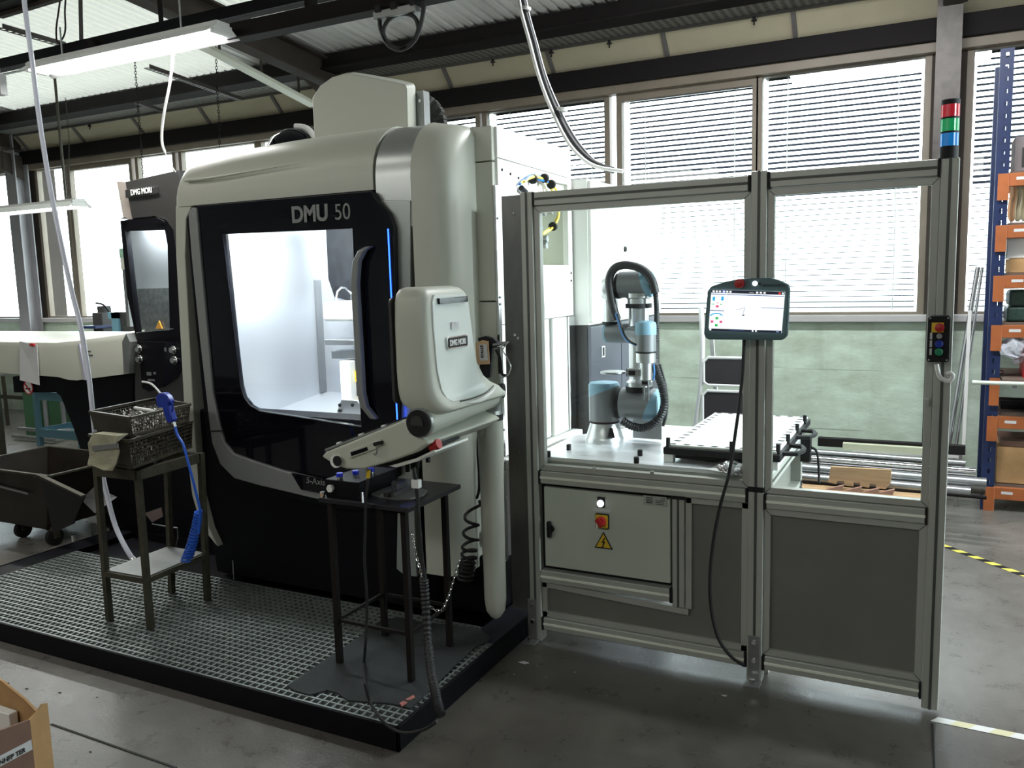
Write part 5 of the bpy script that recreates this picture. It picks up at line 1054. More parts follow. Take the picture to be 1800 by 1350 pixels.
o = MB().box(.42, 1.2, 6.24, 6.6, .422, .46).build('cardboard_sheet', 'card_dark'); item(o, 'dark flat cardboard lying on the box in the lowest shelf', 'box')

# floor marking tape: alternating pieces
a, b_ = Vector((0.038, 5.326, 0.001)), Vector((0.462, 4.9, 0.001))
d = (b_ - a); L_ = d.length; d.normalize(); nn = int(L_ / .055) + 12
tp = thing('floor_tape', 'black and yellow warning tape on the floor before the rack', 'tape', (a.x, a.y, 0))
for k in range(nn):
    s0 = a + d * (k * .055); s1 = a + d * (k * .055 + .055); w_ = Vector((-d.y, d.x, 0)) * .022; sh = d * .012
    MB().add([s0 - w_ - sh, s1 - w_ - sh, s1 + w_ + sh, s0 + w_ + sh] + [v + Vector((0, 0, .0006)) for v in (s0 - w_ - sh, s1 - w_ - sh, s1 + w_ + sh, s0 + w_ + sh)], [(4, 5, 6, 7), (0, 3, 2, 1), (0, 1, 5, 4), (2, 3, 7, 6)]).build('tape_piece', 'tapeY' if k % 2 else 'tapeK', tp)
tp = thing('floor_tape', 'worn pale yellow and white tape on the floor beside the right fence post', 'tape', (.04, 3.1, 0))
a, b_ = Vector((0.048, 3.157, 0.001)), Vector((0.322, 3.15, 0.001)); d = (b_ - a).normalized()
for k in range(14):
    s0 = a + d * (k * .06); s1 = s0 + d * .06; w_ = Vector((-d.y, d.x, 0)) * .02; sh = d * .012
    MB().add([s0 - w_ - sh, s1 - w_ - sh, s1 + w_ + sh, s0 + w_ + sh] + [v + Vector((0, 0, .0006)) for v in (s0 - w_ - sh, s1 - w_ - sh, s1 + w_ + sh, s0 + w_ + sh)], [(4, 5, 6, 7), (0, 3, 2, 1), (0, 1, 5, 4), (2, 3, 7, 6)]).build('tape_piece', 'tapeW' if k % 2 else 'white_pl', tp)
# litter on the floor
for p, s in zip([(-1.488, 2.967, 0.002), (-1.128, 3.13, 0.002), (-1.26, 2.973, 0.002), (-0.667, 3.026, 0.002), (-1.477, 2.856, 0.002), (-0.335, 3.301, 0.002), (-2.906, 2.02, 0.002), (-3.079, 1.983, 0.002), (-2.577, 1.748, 0.002), (-3.237, 1.949, 0.002), (-3.358, 1.948, 0.002), (-1.422, 2.962, 0.002), (-1.348, 2.886, 0.002)], (.022, .006, .004, .010, .004, .006, .005, .008, .006, .008, .008, .003, .003)):
    o = MB().plate([(p[0] - s, p[1] - s * .3), (p[0] + s * .5, p[1] - s * .5), (p[0] + s, p[1] + s * .2), (p[0] - s * .2, p[1] + s * .5)], 'Z', 0, .002).build('floor_scrap', 'paper' if p[0] > -1.7 else 'ink')
    tag(o, 'pale paper scrap on the floor left of the fence' if s == .022 else ('tiny pale scrap on the dark floor' if p[0] > -1.7 else 'tiny dark crumb on the grey floor'), 'litter', None if s == .022 else ('pale scraps on the floor' if p[0] > -1.7 else 'dark crumbs on the floor'))

# =============== PLATFORM WITH GRATING ===============
pf = thing('platform', 'low dark platform with galvanised grating in front of the milling machine', 'platform', (-3.0, 2.7, 0))
px0, px1, py0, py1 = -4.60, -1.585, 2.19, 3.46
for a in ((px0, px1, py0, py0 + .012), (px0, px1, py1 - .012, py1)): MB().box(*a, 0, .09).build('rim', 'black', pf, bevel=.002)
for x in (px0, px1 - .012): MB().box(x, x + .012, py0, py1, 0, .09).build('rim', 'black', pf, bevel=.002)
MB().box(px0 + .012, px1 - .012, py0 + .012, py1 - .012, 0.0, .05).build('tray', 'black', pf)
MB().box(-1.72, px1 - .012, 2.90, py1 - .012, .05, .088).build('cover_plate', 'plate_dark', pf)
MB().box(px0 + .012, -4.44, py0 + .2, py1 - .012, .05, .086).build('cover_plate', 'black', pf)
mb = MB(); p = .033; gx0, gx1, gy0, gy1 = -4.43, px1 - .014, py0 + .014, 3.04
x = gx0
while x < gx1:
    y1_ = gy1 if x < -1.72 else 2.895
    mb.box(x, x + .006, gy0, y1_, .062, .088); x += p
y = gy0
while y < gy1:
    x1_ = gx1 if y < 2.9 else -1.73
    mb.box(gx0, x1_, y, y + .008, .072, .0885); y += p
g = mb.build('grating', 'grate', pf); g['kind'] = 'stuff'
# felt mat
pts = [(-2.139, 2.263), (-2.093, 2.245), (-2.012, 2.243), (-1.976, 2.297), (-1.932, 2.298), (-1.856, 2.267), (-1.797, 2.284), (-1.693, 2.313), (-1.614, 2.313), (-1.624, 2.472), (-1.64, 2.665), (-1.648, 2.839), (-1.626, 2.908), (-1.636, 2.952), (-1.728, 3.007), (-1.835, 2.994), (-1.994, 2.965), (-2.117, 2.967), (-2.174, 2.915), (-2.157, 2.829), (-2.152, 2.68), (-2.146, 2.487)]
n_ = len(pts); cx_ = sum(q[0] for q in pts) / n_; cy_ = sum(q[1] for q in pts) / n_
mb = MB(); rings = []
random.seed(5)
for s in (1.0, .93, .78, .6, .4, .2):
    rings.append([(cx_ + (q[0] - cx_) * s, cy_ + (q[1] - cy_) * s, .0925 + (.006 + .007 * math.sin(5 * q[0] + 13 * q[1] * s) * (1 if s < .95 else 0)) * (1 if s < 1 else .4)) for q in pts])
mb.loft([[(a, b_, .0895) for a, b_, c in rings[0]]] + rings)
o = mb.build('felt_mat', 'cloth_mat', smooth=True); tag(o, 'dark creased felt mat lying on the grating under the small black table', 'mat')
q = [(-1.643, 2.299, 0.103), (-1.633, 2.371, 0.103), (-1.65, 2.386, 0.103), (-1.662, 2.313, 0.103)]
o2 = MB().plate([(a[0], a[1]) for a in q], 'Z', .100, .1035).build('sewn_label', mat('red_white_label', (.35, .12, .10), .7, var=.6, vscale=120), o)
# =============== SMALL BLACK TABLE ===============
ct = thing('small_table', 'small black steel table with thin legs standing on the felt mat', 'table', (-1.9, 2.6, .09))
tz = .79
MB().box(-2.075, -1.665, 2.425, 2.80, tz - .018, tz).build('table_top', mat('black_steel_top', (.022, .021, .028), .28, .4), ct, bevel=.002)
for x, y in ((-2.065, 2.485), (-1.725, 2.485), (-1.735, 2.785), (-2.06, 2.785)):
    MB().box(x - .011, x + .011, y - .011, y + .011, .095, tz - .018).build('leg', 'rail_black', ct)
for a, b_ in (((-2.065, 2.485), (-1.725, 2.485)), ((-1.725, 2.485), (-1.735, 2.785)), ((-1.735, 2.785), (-2.06, 2.785)), ((-2.06, 2.785), (-2.065, 2.485))):
    MB().bar((*a, .28), (*b_, .28), .012, .012).build('stretcher', 'rail_black', ct)
    MB().bar((*a, tz - .03), (*b_, tz - .03), .018, .02).build('apron', 'rail_black', ct)
# distributor block with blue fittings
db = thing('distributor_block', 'black air distributor block with a row of blue push fittings on the small table', 'air distributor', (-2.0, 2.5, tz))
MB().box(-2.06, -1.90, 2.45, 2.70, tz, tz + .068).build('block', 'black', db, bevel=.004)
for k, p in enumerate([(-2.004, 2.5, 0.86), (-1.97, 2.5, 0.874), (-1.937, 2.5, 0.888), (-1.988, 2.5, 0.853)]):
    MB().cyl((p[0], 2.47 + .055 * k, tz + .068), (p[0], 2.47 + .055 * k, tz + .078), .011, n=12).build('fitting_collar', 'chrome', db, smooth=True)
    MB().cyl((p[0], 2.47 + .055 * k, tz + .078), (p[0], 2.47 + .055 * k, tz + .092), .013, n=14).build('push_fitting', mat('bright_blue_fitting', (.01, .03, .6), .3) if k == 0 else bpy.data.materials['bright_blue_fitting'], db, smooth=True)
p = (-1.995, 2.45, 0.811); MB().cyl((-2.03, 2.45, tz + .035), (-2.03, 2.437, tz + .035), .015, n=6).build('hex_bolt', 'white_pl', db)
MB().cyl((-1.895, 2.46, tz), (-1.895, 2.46, tz + .03), .006, n=8).build('pin', 'chrome', db); MB().cyl((-2.067, 2.44, tz), (-2.067, 2.44, tz + .02), .010, n=10).build('pin', 'chrome', db)
# rag with jaws on the table
pts = [(-1.93, 2.536), (-1.951, 2.602), (-1.941, 2.684), (-1.887, 2.705), (-1.791, 2.683), (-1.726, 2.651), (-1.703, 2.588), (-1.718, 2.521), (-1.772, 2.5), (-1.858, 2.51)]
rg = MB().loft([[(a, b_, tz + .0005) for a, b_ in pts], [(a, b_, tz + .006) for a, b_ in pts], [(a * .93 + .07 * -1.80, b_ * .93 + .07 * 2.57, tz + .009) for a, b_ in pts]]).build('rag', mat('grey_rag', (.13, .13, .125), .9, bump=.3, bscale=90), smooth=True)
tag(rg, 'grey rag spread on the small black table', 'rag')
cp = thing('clamp', 'dark clamping jaw lying on the grey rag', 'clamp', (-1.8, 2.58, tz + .01))
qa, qb, qc, qd = [(-1.807, 2.489, 0.81), (-1.838, 2.662, 0.81), (-1.773, 2.484, 0.81), (-1.776, 2.609, 0.81)]
MB().bar(qa, qb, .022, .018).build('jaw', 'dark_grey', cp, bevel=.002); MB().bar((qc[0], qc[1], qc[2] + .004), (qd[0], qd[1], qd[2] + .004), .014, .016).build('jaw', 'dark_grey', cp, bevel=.002)
mid = (Vector(qa) + Vector(qb)) / 2; MB().cyl(mid + Vector((0, 0, .0)), mid + Vector((.01, -.02, .03)), .012, n=12).build('clamp_screw', 'steel', cp, smooth=True)
# cable with yellow tip going from table down over the platform edge
cb_ = MB().tube([(-1.817, 2.4, 0.899), (-1.822, 2.4, 0.863), (-1.833, 2.4, 0.808), (-1.842, 2.4, 0.7), (-1.852, 2.4, 0.579), (-1.85, 2.4, 0.437), (-1.859, 2.4, 0.324), (-1.87, 2.4, 0.233)] + [(-1.977, 2.526, 0.1)] + [(-1.751, 2.235, 0.209), (-1.733, 2.235, 0.134)] + [(-1.646, 2.165, 0.134), (-1.601, 2.165, 0.103), (-1.538, 2.165, 0.097), (-1.462, 2.165, 0.127), (-1.41, 2.165, 0.167)], .0055, n=8, sub=5).build('sensor_cable', 'rubber', smooth=True)
tag(cb_, 'thin black cable with yellow tip hanging in front of the small table', 'cable')
p = [(-1.813, 2.4, 0.925), (-1.818, 2.4, 0.895)]; MB().cyl(p[0], p[1], .008, n=10).build('yellow_tip', 'yellow', cb_)
# ribbed hose
rh = ribbed([(-1.628, 2.42, 0.911), (-1.627, 2.42, 0.886)] + [(-1.604, 2.4, 0.831), (-1.595, 2.4, 0.687), (-1.596, 2.4, 0.561), (-1.59, 2.4, 0.519), (-1.584, 2.4, 0.457), (-1.578, 2.4, 0.33), (-1.569, 2.4, 0.202)] + [(-1.43, 2.2, 0.251), (-1.419, 2.2, 0.159)], .016, 'ribbed_hose', None, pitch=.014) if False else None
P1 = [(-1.631, 2.42, 0.943), (-1.622, 2.42, 0.886), (-1.62, 2.42, 0.824), (-1.616, 2.42, 0.72), (-1.611, 2.42, 0.605), (-1.6, 2.42, 0.532)]
o = MB().tube(P1, .007, n=8).build('console_cable', 'rubber', smooth=True); tag(o, 'black cable hanging from the console past the small table corner', 'cable')
MB().box(P1[1][0] - .015, P1[1][0] + .015, P1[1][1] - .012, P1[1][1] + .012, P1[1][2] - .015, P1[1][2] + .015).build('cable_plug', 'white_pl', o, bevel=.002)
P2 = [(-1.594, 2.4, 0.544), (-1.591, 2.4, 0.456), (-1.587, 2.4, 0.328), (-1.578, 2.4, 0.222), (-1.566, 2.4, 0.149), (-1.555, 2.4, 0.086), (-1.545, 2.4, 0.038)]
def ribbed_top(pts, r, pitch, name, m_):
    L = sum((Vector(pts[i + 1]) - Vector(pts[i])).length for i in range(len(pts) - 1)); N = int(L / pitch) * 2
    sub = max(2, N // (len(pts) - 1)); tot = sub * (len(pts) - 1)
    return MB().tube(pts, r, n=12, sub=sub, radii=lambda t: r * (1 if int(round(t * tot)) % 2 else .78)).build(name, m_, smooth=True)
P2 = [(a, 2.40 - .22 * max(0, (i - 2)) / 4, c) for i, (a, b_, c) in enumerate(P2)]
P2 = [(-1.594, 2.4, 0.544), (-1.591, 2.4, 0.456), (-1.561, 2.36, 0.349), (-1.501, 2.28, 0.291), (-1.438, 2.2, 0.269), (-1.395, 2.15, 0.243), (-1.365, 2.12, 0.22)]
o = ribbed_top(P2, .0175, .013, 'ribbed_hose', 'rubber'); tag(o, 'thick black ribbed hose hanging over the platform edge', 'hose')
# chain across
def chain(pts, r, name, lab, m_='chrome'):
    P = [Vector(q) for q in pts]; c_ = thing(name, lab, 'chain', P[0]); base = None; d0 = 0
    L = [(P[i + 1] - P[i]).length for i in range(len(P) - 1)]; tot = sum(L); n = int(tot / (r * 3.2))
    mb = MB()
    for k in range(n):
        s = (k + .5) / n * tot; i = 0
        while s > L[i] and i < len(L) - 1: s -= L[i]; i += 1
        d = (P[i + 1] - P[i]).normalized(); c = P[i] + d * s; u = d.orthogonal().normalized(); w = d.cross(u)
        if k % 2: u, w = w, u
        pp = [c + d * r * 2.2 * math.cos(a) + u * r * 1.1 * math.sin(a) for a in [2 * PI * j / 8 for j in range(9)]]
        mb.tube(pp, r * .35, n=5, sub=1)
    o = mb.build('links', m_, c_); o['kind'] = 'stuff'; return c_
chain([(-1.773, 2.6, 0.639), (-1.759, 2.6, 0.55), (-1.739, 2.6, 0.484), (-1.737, 2.6, 0.404), (-1.713, 2.6, 0.357), (-1.681, 2.6, 0.337), (-1.647, 2.6, 0.345), (-1.614, 2.6, 0.412), (-1.585, 2.6, 0.495), (-1.563, 2.6, 0.553)], .004, 'chain', 'thin bright chain sagging between the small table and the coiled cable')
# coiled cable of the console
hp_ = [Vector(q) for q in [(-1.649, 2.93, 1.014), (-1.643, 2.93, 0.884), (-1.653, 2.93, 0.739), (-1.668, 2.93, 0.69), (-1.719, 2.93, 0.636), (-1.703, 2.93, 0.49), (-1.725, 2.93, 0.338)]]
o = MB().tube([(-1.646, 2.93, 1.026), (-1.655, 2.93, 0.907), (-1.653, 2.93, 0.811), (-1.656, 2.93, 0.739), (-1.668, 2.93, 0.699)], .006, n=8).build('coiled_cable', 'rubber', smooth=True)
tag(o, 'black coiled cable hanging beside the cream console tube', 'cable')
ax = [Vector(q) for q in [(-1.687, 2.93, 0.688), (-1.697, 2.93, 0.589), (-1.709, 2.93, 0.489), (-1.719, 2.93, 0.426), (-1.729, 2.93, 0.387), (-1.736, 2.93, 0.341)]]
hel = []; turns = 9; N = turns * 14
seg = len(ax) - 1
for k in range(N + 1):
    t = (k / N) ** .72 * seg if True else 0; i = min(int(t), seg - 1); c = ax[i].lerp(ax[i + 1], t - i); a = 2 * PI * turns * k / N
    rr = .031 + .002 * math.sin(k * .7); hel.append(c + Vector((math.cos(a) * rr, math.sin(a) * rr, 0)))
c2 = MB().tube(hel, .0068, n=7, sub=1).build('coil', 'rubber', o, smooth=True)
# pneumatic gun hanging on the side wall by the hose
ag = thing('air_gun', 'black air gun with tan tag hanging between console and stainless sheet', 'air gun', (-1.66, 3.12, 1.2))
Yg = 3.15
MB().plate([(-1.759, 1.348), (-1.719, 1.358), (-1.683, 1.349), (-1.657, 1.325), (-1.629, 1.33), (-1.629, 1.315), (-1.69, 1.305), (-1.706, 1.176), (-1.759, 1.174), (-1.746, 1.304)], 'Y', 3.14, 3.165).build('gun_body', 'matte_black', ag, bevel=.004)
MB().tube([(-1.669, 3.14, 1.299), (-1.651, 3.14, 1.262), (-1.647, 3.14, 1.213), (-1.642, 3.14, 1.194), (-1.625, 3.14, 1.189)], .006, n=8).build('trigger', 'matte_black', ag, smooth=True)
MB().tube([(-1.657, 3.13, 1.312), (-1.63, 3.13, 1.322), (-1.6, 3.13, 1.337), (-1.63, 3.13, 1.302), (-1.61, 3.13, 1.264), (-1.595, 3.13, 1.226), (-1.612, 3.13, 1.191), (-1.645, 3.13, 1.18)], .003, n=6).build('hook_wire', 'chrome', ag, smooth=True)
MB().bar((-1.676, 3.13, 1.321), (-1.619, 3.13, 1.332), .012, .01).build('gun_nozzle', 'steel', ag)
MB().cyl((-1.734, 3.15, 1.175), (-1.739, 3.15, 1.11), .009, n=10).build('hose_tail', 'rubber', ag, smooth=True)
tg = MB().plate([(-1.757, 1.329), (-1.723, 1.341), (-1.693, 1.337), (-1.69, 1.239), (-1.752, 1.235)], 'Y', 3.118, 3.121).build('paper_tag', mat('tan_tag', (.62, .42, .24), .8), ag)
MB().plate([(-1.739, 1.322), (-1.7, 1.325), (-1.696, 1.256), (-1.736, 1.253)], 'Y', 3.115, 3.118).build('sticker', 'paper', tg)
text('lettering', '577410', .018, (-1.731, 3.114, 1.32), '-Y', 'ink', tg, ext=.0003, roll=-PI / 2 + .03, bold=.0008)

# =============== LEFT TABLE WITH SWARF BASKETS ===============
lt = thing('basket_stand', 'tall worn steel stand with four legs and a low shelf on the grating', 'stand', (-3.2, 2.65, .09))
LZ = .815
legs = [(-3.335, 2.43), (-3.075, 2.43), (-3.10, 2.80), (-3.42, 2.93)]
L4 = [(-3.335, 2.425), (-3.075, 2.43), (-2.98, 2.86), (-3.30, 2.90)]
tops = [(-3.364, 2.43, 0.781), (-3.087, 2.43, 0.792), (-3.181, 2.86, 0.842), (-3.461, 2.9, 0.757)]
bots = [(-3.334, 2.417, 0.092), (-3.076, 2.427, 0.092), (-3.098, 2.776, 0.092), (-3.343, 2.777, 0.092)]
for t_, b_ in zip(tops, bots): MB().bar((b_[0], b_[1], .0915), (b_[0], b_[1] * .7 + t_[1] * .3, LZ), .025, .025).build('leg', 'rusty', lt)
B = [Vector((b_[0], b_[1], .0)) for b_ in bots]
for i in range(4):
    a, c = B[i], B[(i + 1) % 4]; MB().bar((a.x, a.y, LZ - .02), (c.x, c.y, LZ - .02), .03, .045).build('top_rail', 'rusty', lt)
    MB().bar((a.x, a.y, .315), (c.x, c.y, .315), .024, .024).build('low_rail', 'rusty', lt)
MB().plate([(v.x, v.y) for v in B], 'Z', .328, .332).build('shelf', 'sheet', lt)
# nested wire baskets with swarf
def basket(name, lab, c4, z0, z1, swarf_n, seed):
    bk = thing(name, lab, 'basket', (c4[0][0], c4[0][1], z0), None); random.seed(seed)
    P = [Vector((*q, 0)) for q in c4]; cen = sum(P, Vector()) / 4
    low = [cen + (p - cen) * .94 for p in P]
    for i in range(4):
        a, c = P[i], P[(i + 1) % 4]; al, cl_ = low[i], low[(i + 1) % 4]
        MB().bar((a.x, a.y, z1), (c.x, c.y, z1), .014, .012).build('rim_bar', 'basket', bk)
        MB().bar((al.x, al.y, z0 + .006), (cl_.x, cl_.y, z0 + .006), .010, .010).build('bottom_bar', 'basket', bk)
        if i in (0, 2):
            MB().add([(a.x, a.y, z1), (c.x, c.y, z1), (cl_.x, cl_.y, z0), (al.x, al.y, z0)], [(0, 1, 2, 3)]).build('sheet_wall', 'basket', bk)
        else:
            mb = MB(); nv = int((c - a).length / .016); nh = int((z1 - z0) / .016)
            for k in range(nv + 1): t = k / nv; p = a.lerp(c, t); q = al.lerp(cl_, t); mb.bar((p.x, p.y, z1), (q.x, q.y, z0), .0022, .0022)
            for k in range(nh + 1):
                t = k / nh; p = a.lerp(al, t); q = c.lerp(cl_, t); z = z1 + (z0 - z1) * t; mb.bar((p.x, p.y, z), (q.x, q.y, z), .0022, .0022)
            o = mb.build('mesh_wall', 'basket', bk); o['kind'] = 'stuff'
    MB().add([(p.x, p.y, z0 + .004) for p in low], [(0, 1, 2, 3)]).build('bottom', 'basket', bk)
    mb = MB()
    for k in range(swarf_n):
        u, v = random.random(), random.random(); p = (low[0].lerp(low[1], u)).lerp(low[3].lerp(low[2], u), .06 + .88 * v); z = z0 + .01 + random.random() * (z1 - z0) * .62
        s = random.uniform(.004, .010); a = Vector((random.uniform(-1, 1), random.uniform(-1, 1), random.uniform(-1, 1))).normalized(); b2 = a.orthogonal().normalized()
        c0 = Vector((p.x, p.y, z)); mb.add([c0 - a * s, c0 + b2 * s * .7, c0 + a * s, c0 - b2 * s * .5 + a * s * .3], [(0, 1, 2), (0, 2, 3)])
    if swarf_n: o = mb.build('swarf_filling', 'swarf', bk); o['kind'] = 'stuff'
    return bk
F0, F1 = [(-3.406, 2.465, 1.05), (-3.031, 2.378, 1.05)]; R0, R1 = [(-3.155, 2.79, 1.05), (-3.462, 2.833, 1.05)]
F = [(F0[0], F0[1]), (F1[0], F1[1]), (R0[0], R0[1]), (R1[0], R1[1])]
c4 = [(-3.406, 2.465), (-3.058, 2.4), (-3.122, 2.781), (-3.468, 2.872)]
basket('wire_basket', 'oily wire basket full of bright swarf, upper one on the steel stand', c4, .968, 1.05, 2000, 2)
c4b = [(-3.327, 2.395), (-3.019, 2.352), (-3.158, 2.819), (-3.469, 2.857)]
basket('wire_basket', 'dark oily wire basket, lower one directly on the steel stand', c4b, .835, .96, 1200, 9)
o = MB().cyl(*[(-3.42, 2.714, 1.03), (-3.253, 2.676, 1.03)], .008, n=10).build('white_pin', 'white_pl', smooth=True); tag(o, 'short white round pin lying in the upper wire basket', 'pin')
# cloth over the basket corner
cl = thing('cleaning_cloth', 'oily beige cloth with grey stripe draped over the lower basket corner', 'cloth', (-3.3, 2.36, .8))
fr = [(-3.214, 2.33, 0.986), (-3.13, 2.33, 0.989), (-3.052, 2.33, 0.986), (-3.231, 2.33, 0.945), (-3.139, 2.33, 0.946), (-3.056, 2.33, 0.957), (-3.238, 2.33, 0.89), (-3.135, 2.33, 0.897), (-3.046, 2.33, 0.923), (-3.236, 2.33, 0.852), (-3.145, 2.33, 0.847), (-3.049, 2.33, 0.874), (-3.207, 2.33, 0.847), (-3.128, 2.33, 0.838), (-3.089, 2.33, 0.836)]
mb = MB(); V = []
for r_ in range(5):
    for c in range(3): a = fr[r_ * 3 + c]; V.append((a[0], a[1] - .012 * ((r_ + c) % 2) - .004 * r_, a[2]))
fs = [(r_ * 3 + c, r_ * 3 + c + 1, r_ * 3 + c + 4, r_ * 3 + c + 3) for r_ in range(4) for c in range(2)]
o = MB().add(V + [(a, b_ + .05 if i < 3 else b_ + .006, c) for i, (a, b_, c) in enumerate(V)], fs + [tuple(i + 15 for i in f)[::-1] for f in fs] + [(0, 15, 16, 1), (1, 16, 17, 2)] + [(r_ * 3, r_ * 3 + 3, r_ * 3 + 18, r_ * 3 + 15) for r_ in range(4)] + [(r_ * 3 + 2, r_ * 3 + 17, r_ * 3 + 20, r_ * 3 + 5) for r_ in range(4)] + [(12, 13, 28, 27), (13, 14, 29, 28)]).build('cloth_sheet', 'cloth', cl, smooth=True)
sbd = o.modifiers.new('sub', 'SUBSURF'); sbd.levels = 2; sbd.render_levels = 2; sbd.subdivision_type = 'SIMPLE'
a = [(-3.197, 2.312, 0.936), (-3.033, 2.312, 0.959), (-3.031, 2.312, 0.94), (-3.196, 2.312, 0.914)]
MB().add([(p[0], p[1] - .004, p[2]) for p in a] + [(p[0], p[1], p[2]) for p in a], [(0, 1, 2, 3), (7, 6, 5, 4), (0, 4, 5, 1), (1, 5, 6, 2), (2, 6, 7, 3), (3, 7, 4, 0)]).build('grey_stripe', mat('cloth_stripe', (.14, .14, .14), .9), cl)
# blue blow gun lying on the upper basket with its hose and coil
bg = thing('blow_gun', 'blue plastic blow gun with white curved nozzle lying on the upper basket', 'air gun', (-2.9, 2.5, 1.05))
MB().plate([(-2.9, 1.147), (-2.878, 1.165), (-2.851, 1.166), (-2.829, 1.152), (-2.818, 1.129), (-2.83, 1.114), (-2.81, 1.053), (-2.818, 1.042), (-2.838, 1.039), (-2.85, 1.05), (-2.865, 1.103), (-2.895, 1.101), (-2.9, 1.125)], 'Y', 2.405, 2.435).build('gun_body', 'blue', bg, bevel=.006)
MB().tube([(-2.885, 2.42, 1.16), (-2.91, 2.42, 1.183), (-2.936, 2.42, 1.199), (-2.962, 2.42, 1.205), (-2.99, 2.42, 1.207)], .0042, n=8).build('nozzle_tube', 'white_pl', bg, smooth=True)
MB().tube([(-2.822, 2.41, 1.137), (-2.808, 2.41, 1.121), (-2.806, 2.41, 1.107), (-2.815, 2.41, 1.087)], .004, n=6).build('trigger', 'blue', bg, smooth=True)
o = MB().cyl(*[(-2.821, 2.42, 1.042), (-2.813, 2.42, 1.023)], .007, n=10).build('connector', 'chrome', bg, smooth=True)
o = MB().tube([(-2.816, 2.42, 1.028), (-2.803, 2.42, 0.988), (-2.774, 2.42, 0.949), (-2.755, 2.42, 0.882), (-2.736, 2.42, 0.811), (-2.718, 2.42, 0.735), (-2.705, 2.42, 0.668), (-2.718, 2.42, 0.606), (-2.724, 2.42, 0.573)], .0058, n=8, sub=5).build('air_hose', mat('bright_blue_hose', (.015, .10, .55), .35), smooth=True)
tag(o, 'blue spiral air hose hanging from the blow gun behind the stand', 'hose')
ax = [Vector(q) for q in [(-2.938, 2.62, 0.596), (-2.96, 2.62, 0.522), (-2.994, 2.62, 0.437), (-3.04, 2.62, 0.35)]]
hel = []; turns = 17; N = turns * 12; seg = len(ax) - 1
for k in range(N + 1):
    t = k / N * seg; i = min(int(t), seg - 1); c = ax[i].lerp(ax[i + 1], t - i); a_ = 2 * PI * turns * k / N; rr = .014 + .010 * k / N
    hel.append(c + Vector((math.cos(a_) * rr, math.sin(a_) * rr, 0)))
MB().tube(hel, .0055, n=6, sub=1).build('coil', bpy.data.materials['bright_blue_hose'], o, smooth=True)
# =============== CHIP CART (left) ===============
bn = thing('chip_cart', 'dark oily chip cart on caster wheels left of the basket stand', 'cart', (-5.0, 3.5, 0))
x0, x1, y0, y1 = -5.75, -4.82, 3.17, 3.80; zt_ = .47; zb_ = .115
def hop(s0, s1, z0, z1):
    A = [(x0 + s0, y0 + s0 * .2, z0), (x1 - s0, y0 + s0 * .2, z0), (x1 - s0, y1 - s0, z0), (x0 + s0, y1 - s0, z0)]; Bq = [(x0 + s1, y0 + s1, z1), (x1 - s1, y0 + s1, z1), (x1 - s1, y1 - s1, z1), (x0 + s1, y1 - s1, z1)]
    return A, Bq
A, Bq = hop(.10, 0, zb_, zt_)
ins = [(v[0] + (.012 if v[0] < -5.2 else -.012), v[1] + (.012 if v[1] < 3.5 else -.012), v[2]) for v in Bq]; insb = [(v[0] + (.012 if v[0] < -5.2 else -.012), v[1] + (.012 if v[1] < 3.5 else -.012), zb_ + .012) for v in A]
MB().loft([A, Bq, ins, insb]).build('hopper', mat('oily_brown_steel', (.018, .014, .011), .35, .4, var=.4, vscale=6), bn)
for i in range(4): MB().bar(Bq[i], Bq[(i + 1) % 4], .022, .012).build('rim', 'rusty', bn)
MB().bar((-5.35, y0 - .01, .37), (-5.02, y0 - .01, .345), .012, .012).build('handle_bar', 'steel', bn)
MB().plate([(-4.90, .46), (-4.86, .49), (-4.46, .395), (-4.46, .385), (-4.86, .475)], 'Y', 3.12, 3.15).build('flap_edge', 'rusty', bn)
MB().plate([(-4.86, .475), (-4.47, .385), (-4.60, .20), (-4.80, .12)], 'Y', 3.15, 3.16).build('flap_plate', 'matte_black', bn)
for x, y in ((-5.29, 3.27), (-4.925, 3.24), (-5.6, 3.70), (-4.95, 3.66)):
    fk = MB().box(x - .03, x + .03, y - .03, y + .03, .10, .125).box(x - .03, x - .022, y - .02, y + .02, .05, .10).box(x + .022, x + .03, y - .02, y + .02, .05, .10).build('caster', 'rusty', bn)
    MB().lathe((x - .02, y, .055), (1, 0, 0), [(0, .04), (.006, .055), (.034, .055), (.04, .04)], 20).build('wheel', 'matte_black', fk, smooth=True)
# chip conveyor: dark body behind the stand
cv = thing('chip_conveyor', 'black chip conveyor with sloped chute between the two machines', 'conveyor', (-4.0, 3.6, 0))
MB().plate([(-4.72, .0), (-3.50, .0), (-3.50, .62), (-4.0, .80), (-4.25, .52), (-4.72, .40)], 'Y', 3.475, 3.95).build('conveyor_body', 'black', cv, bevel=.006)
q = [(-4.651, 3.33, 0.337), (-4.501, 3.33, 0.359), (-4.434, 3.33, 0.275), (-4.72, 3.33, 0.301)]
MB().add([(q[3][0], 3.30, q[3][2]), (q[2][0], 3.18, q[2][2]), (q[2][0], 3.34, q[2][2] + .06), (q[3][0], 3.40, q[3][2] + .06)], [(0, 1, 2, 3)]).build('chute_lip', 'dark_grey', cv)
q = [(-4.026, 3.2, 0.314), (-3.885, 3.2, 0.362), (-3.877, 3.2, 0.31), (-3.97, 3.2, 0.266)]
MB().add([q[0], q[3], q[2], q[1]] + [(a, b_ + .006, c) for a, b_, c in (q[0], q[3], q[2], q[1])], [(0, 1, 2, 3), (7, 6, 5, 4), (0, 4, 5, 1), (1, 5, 6, 2), (2, 6, 7, 3), (3, 7, 4, 0)]).build('cover_flap', mat('pinkish_sheet', (.20, .15, .14), .5, .4), cv)
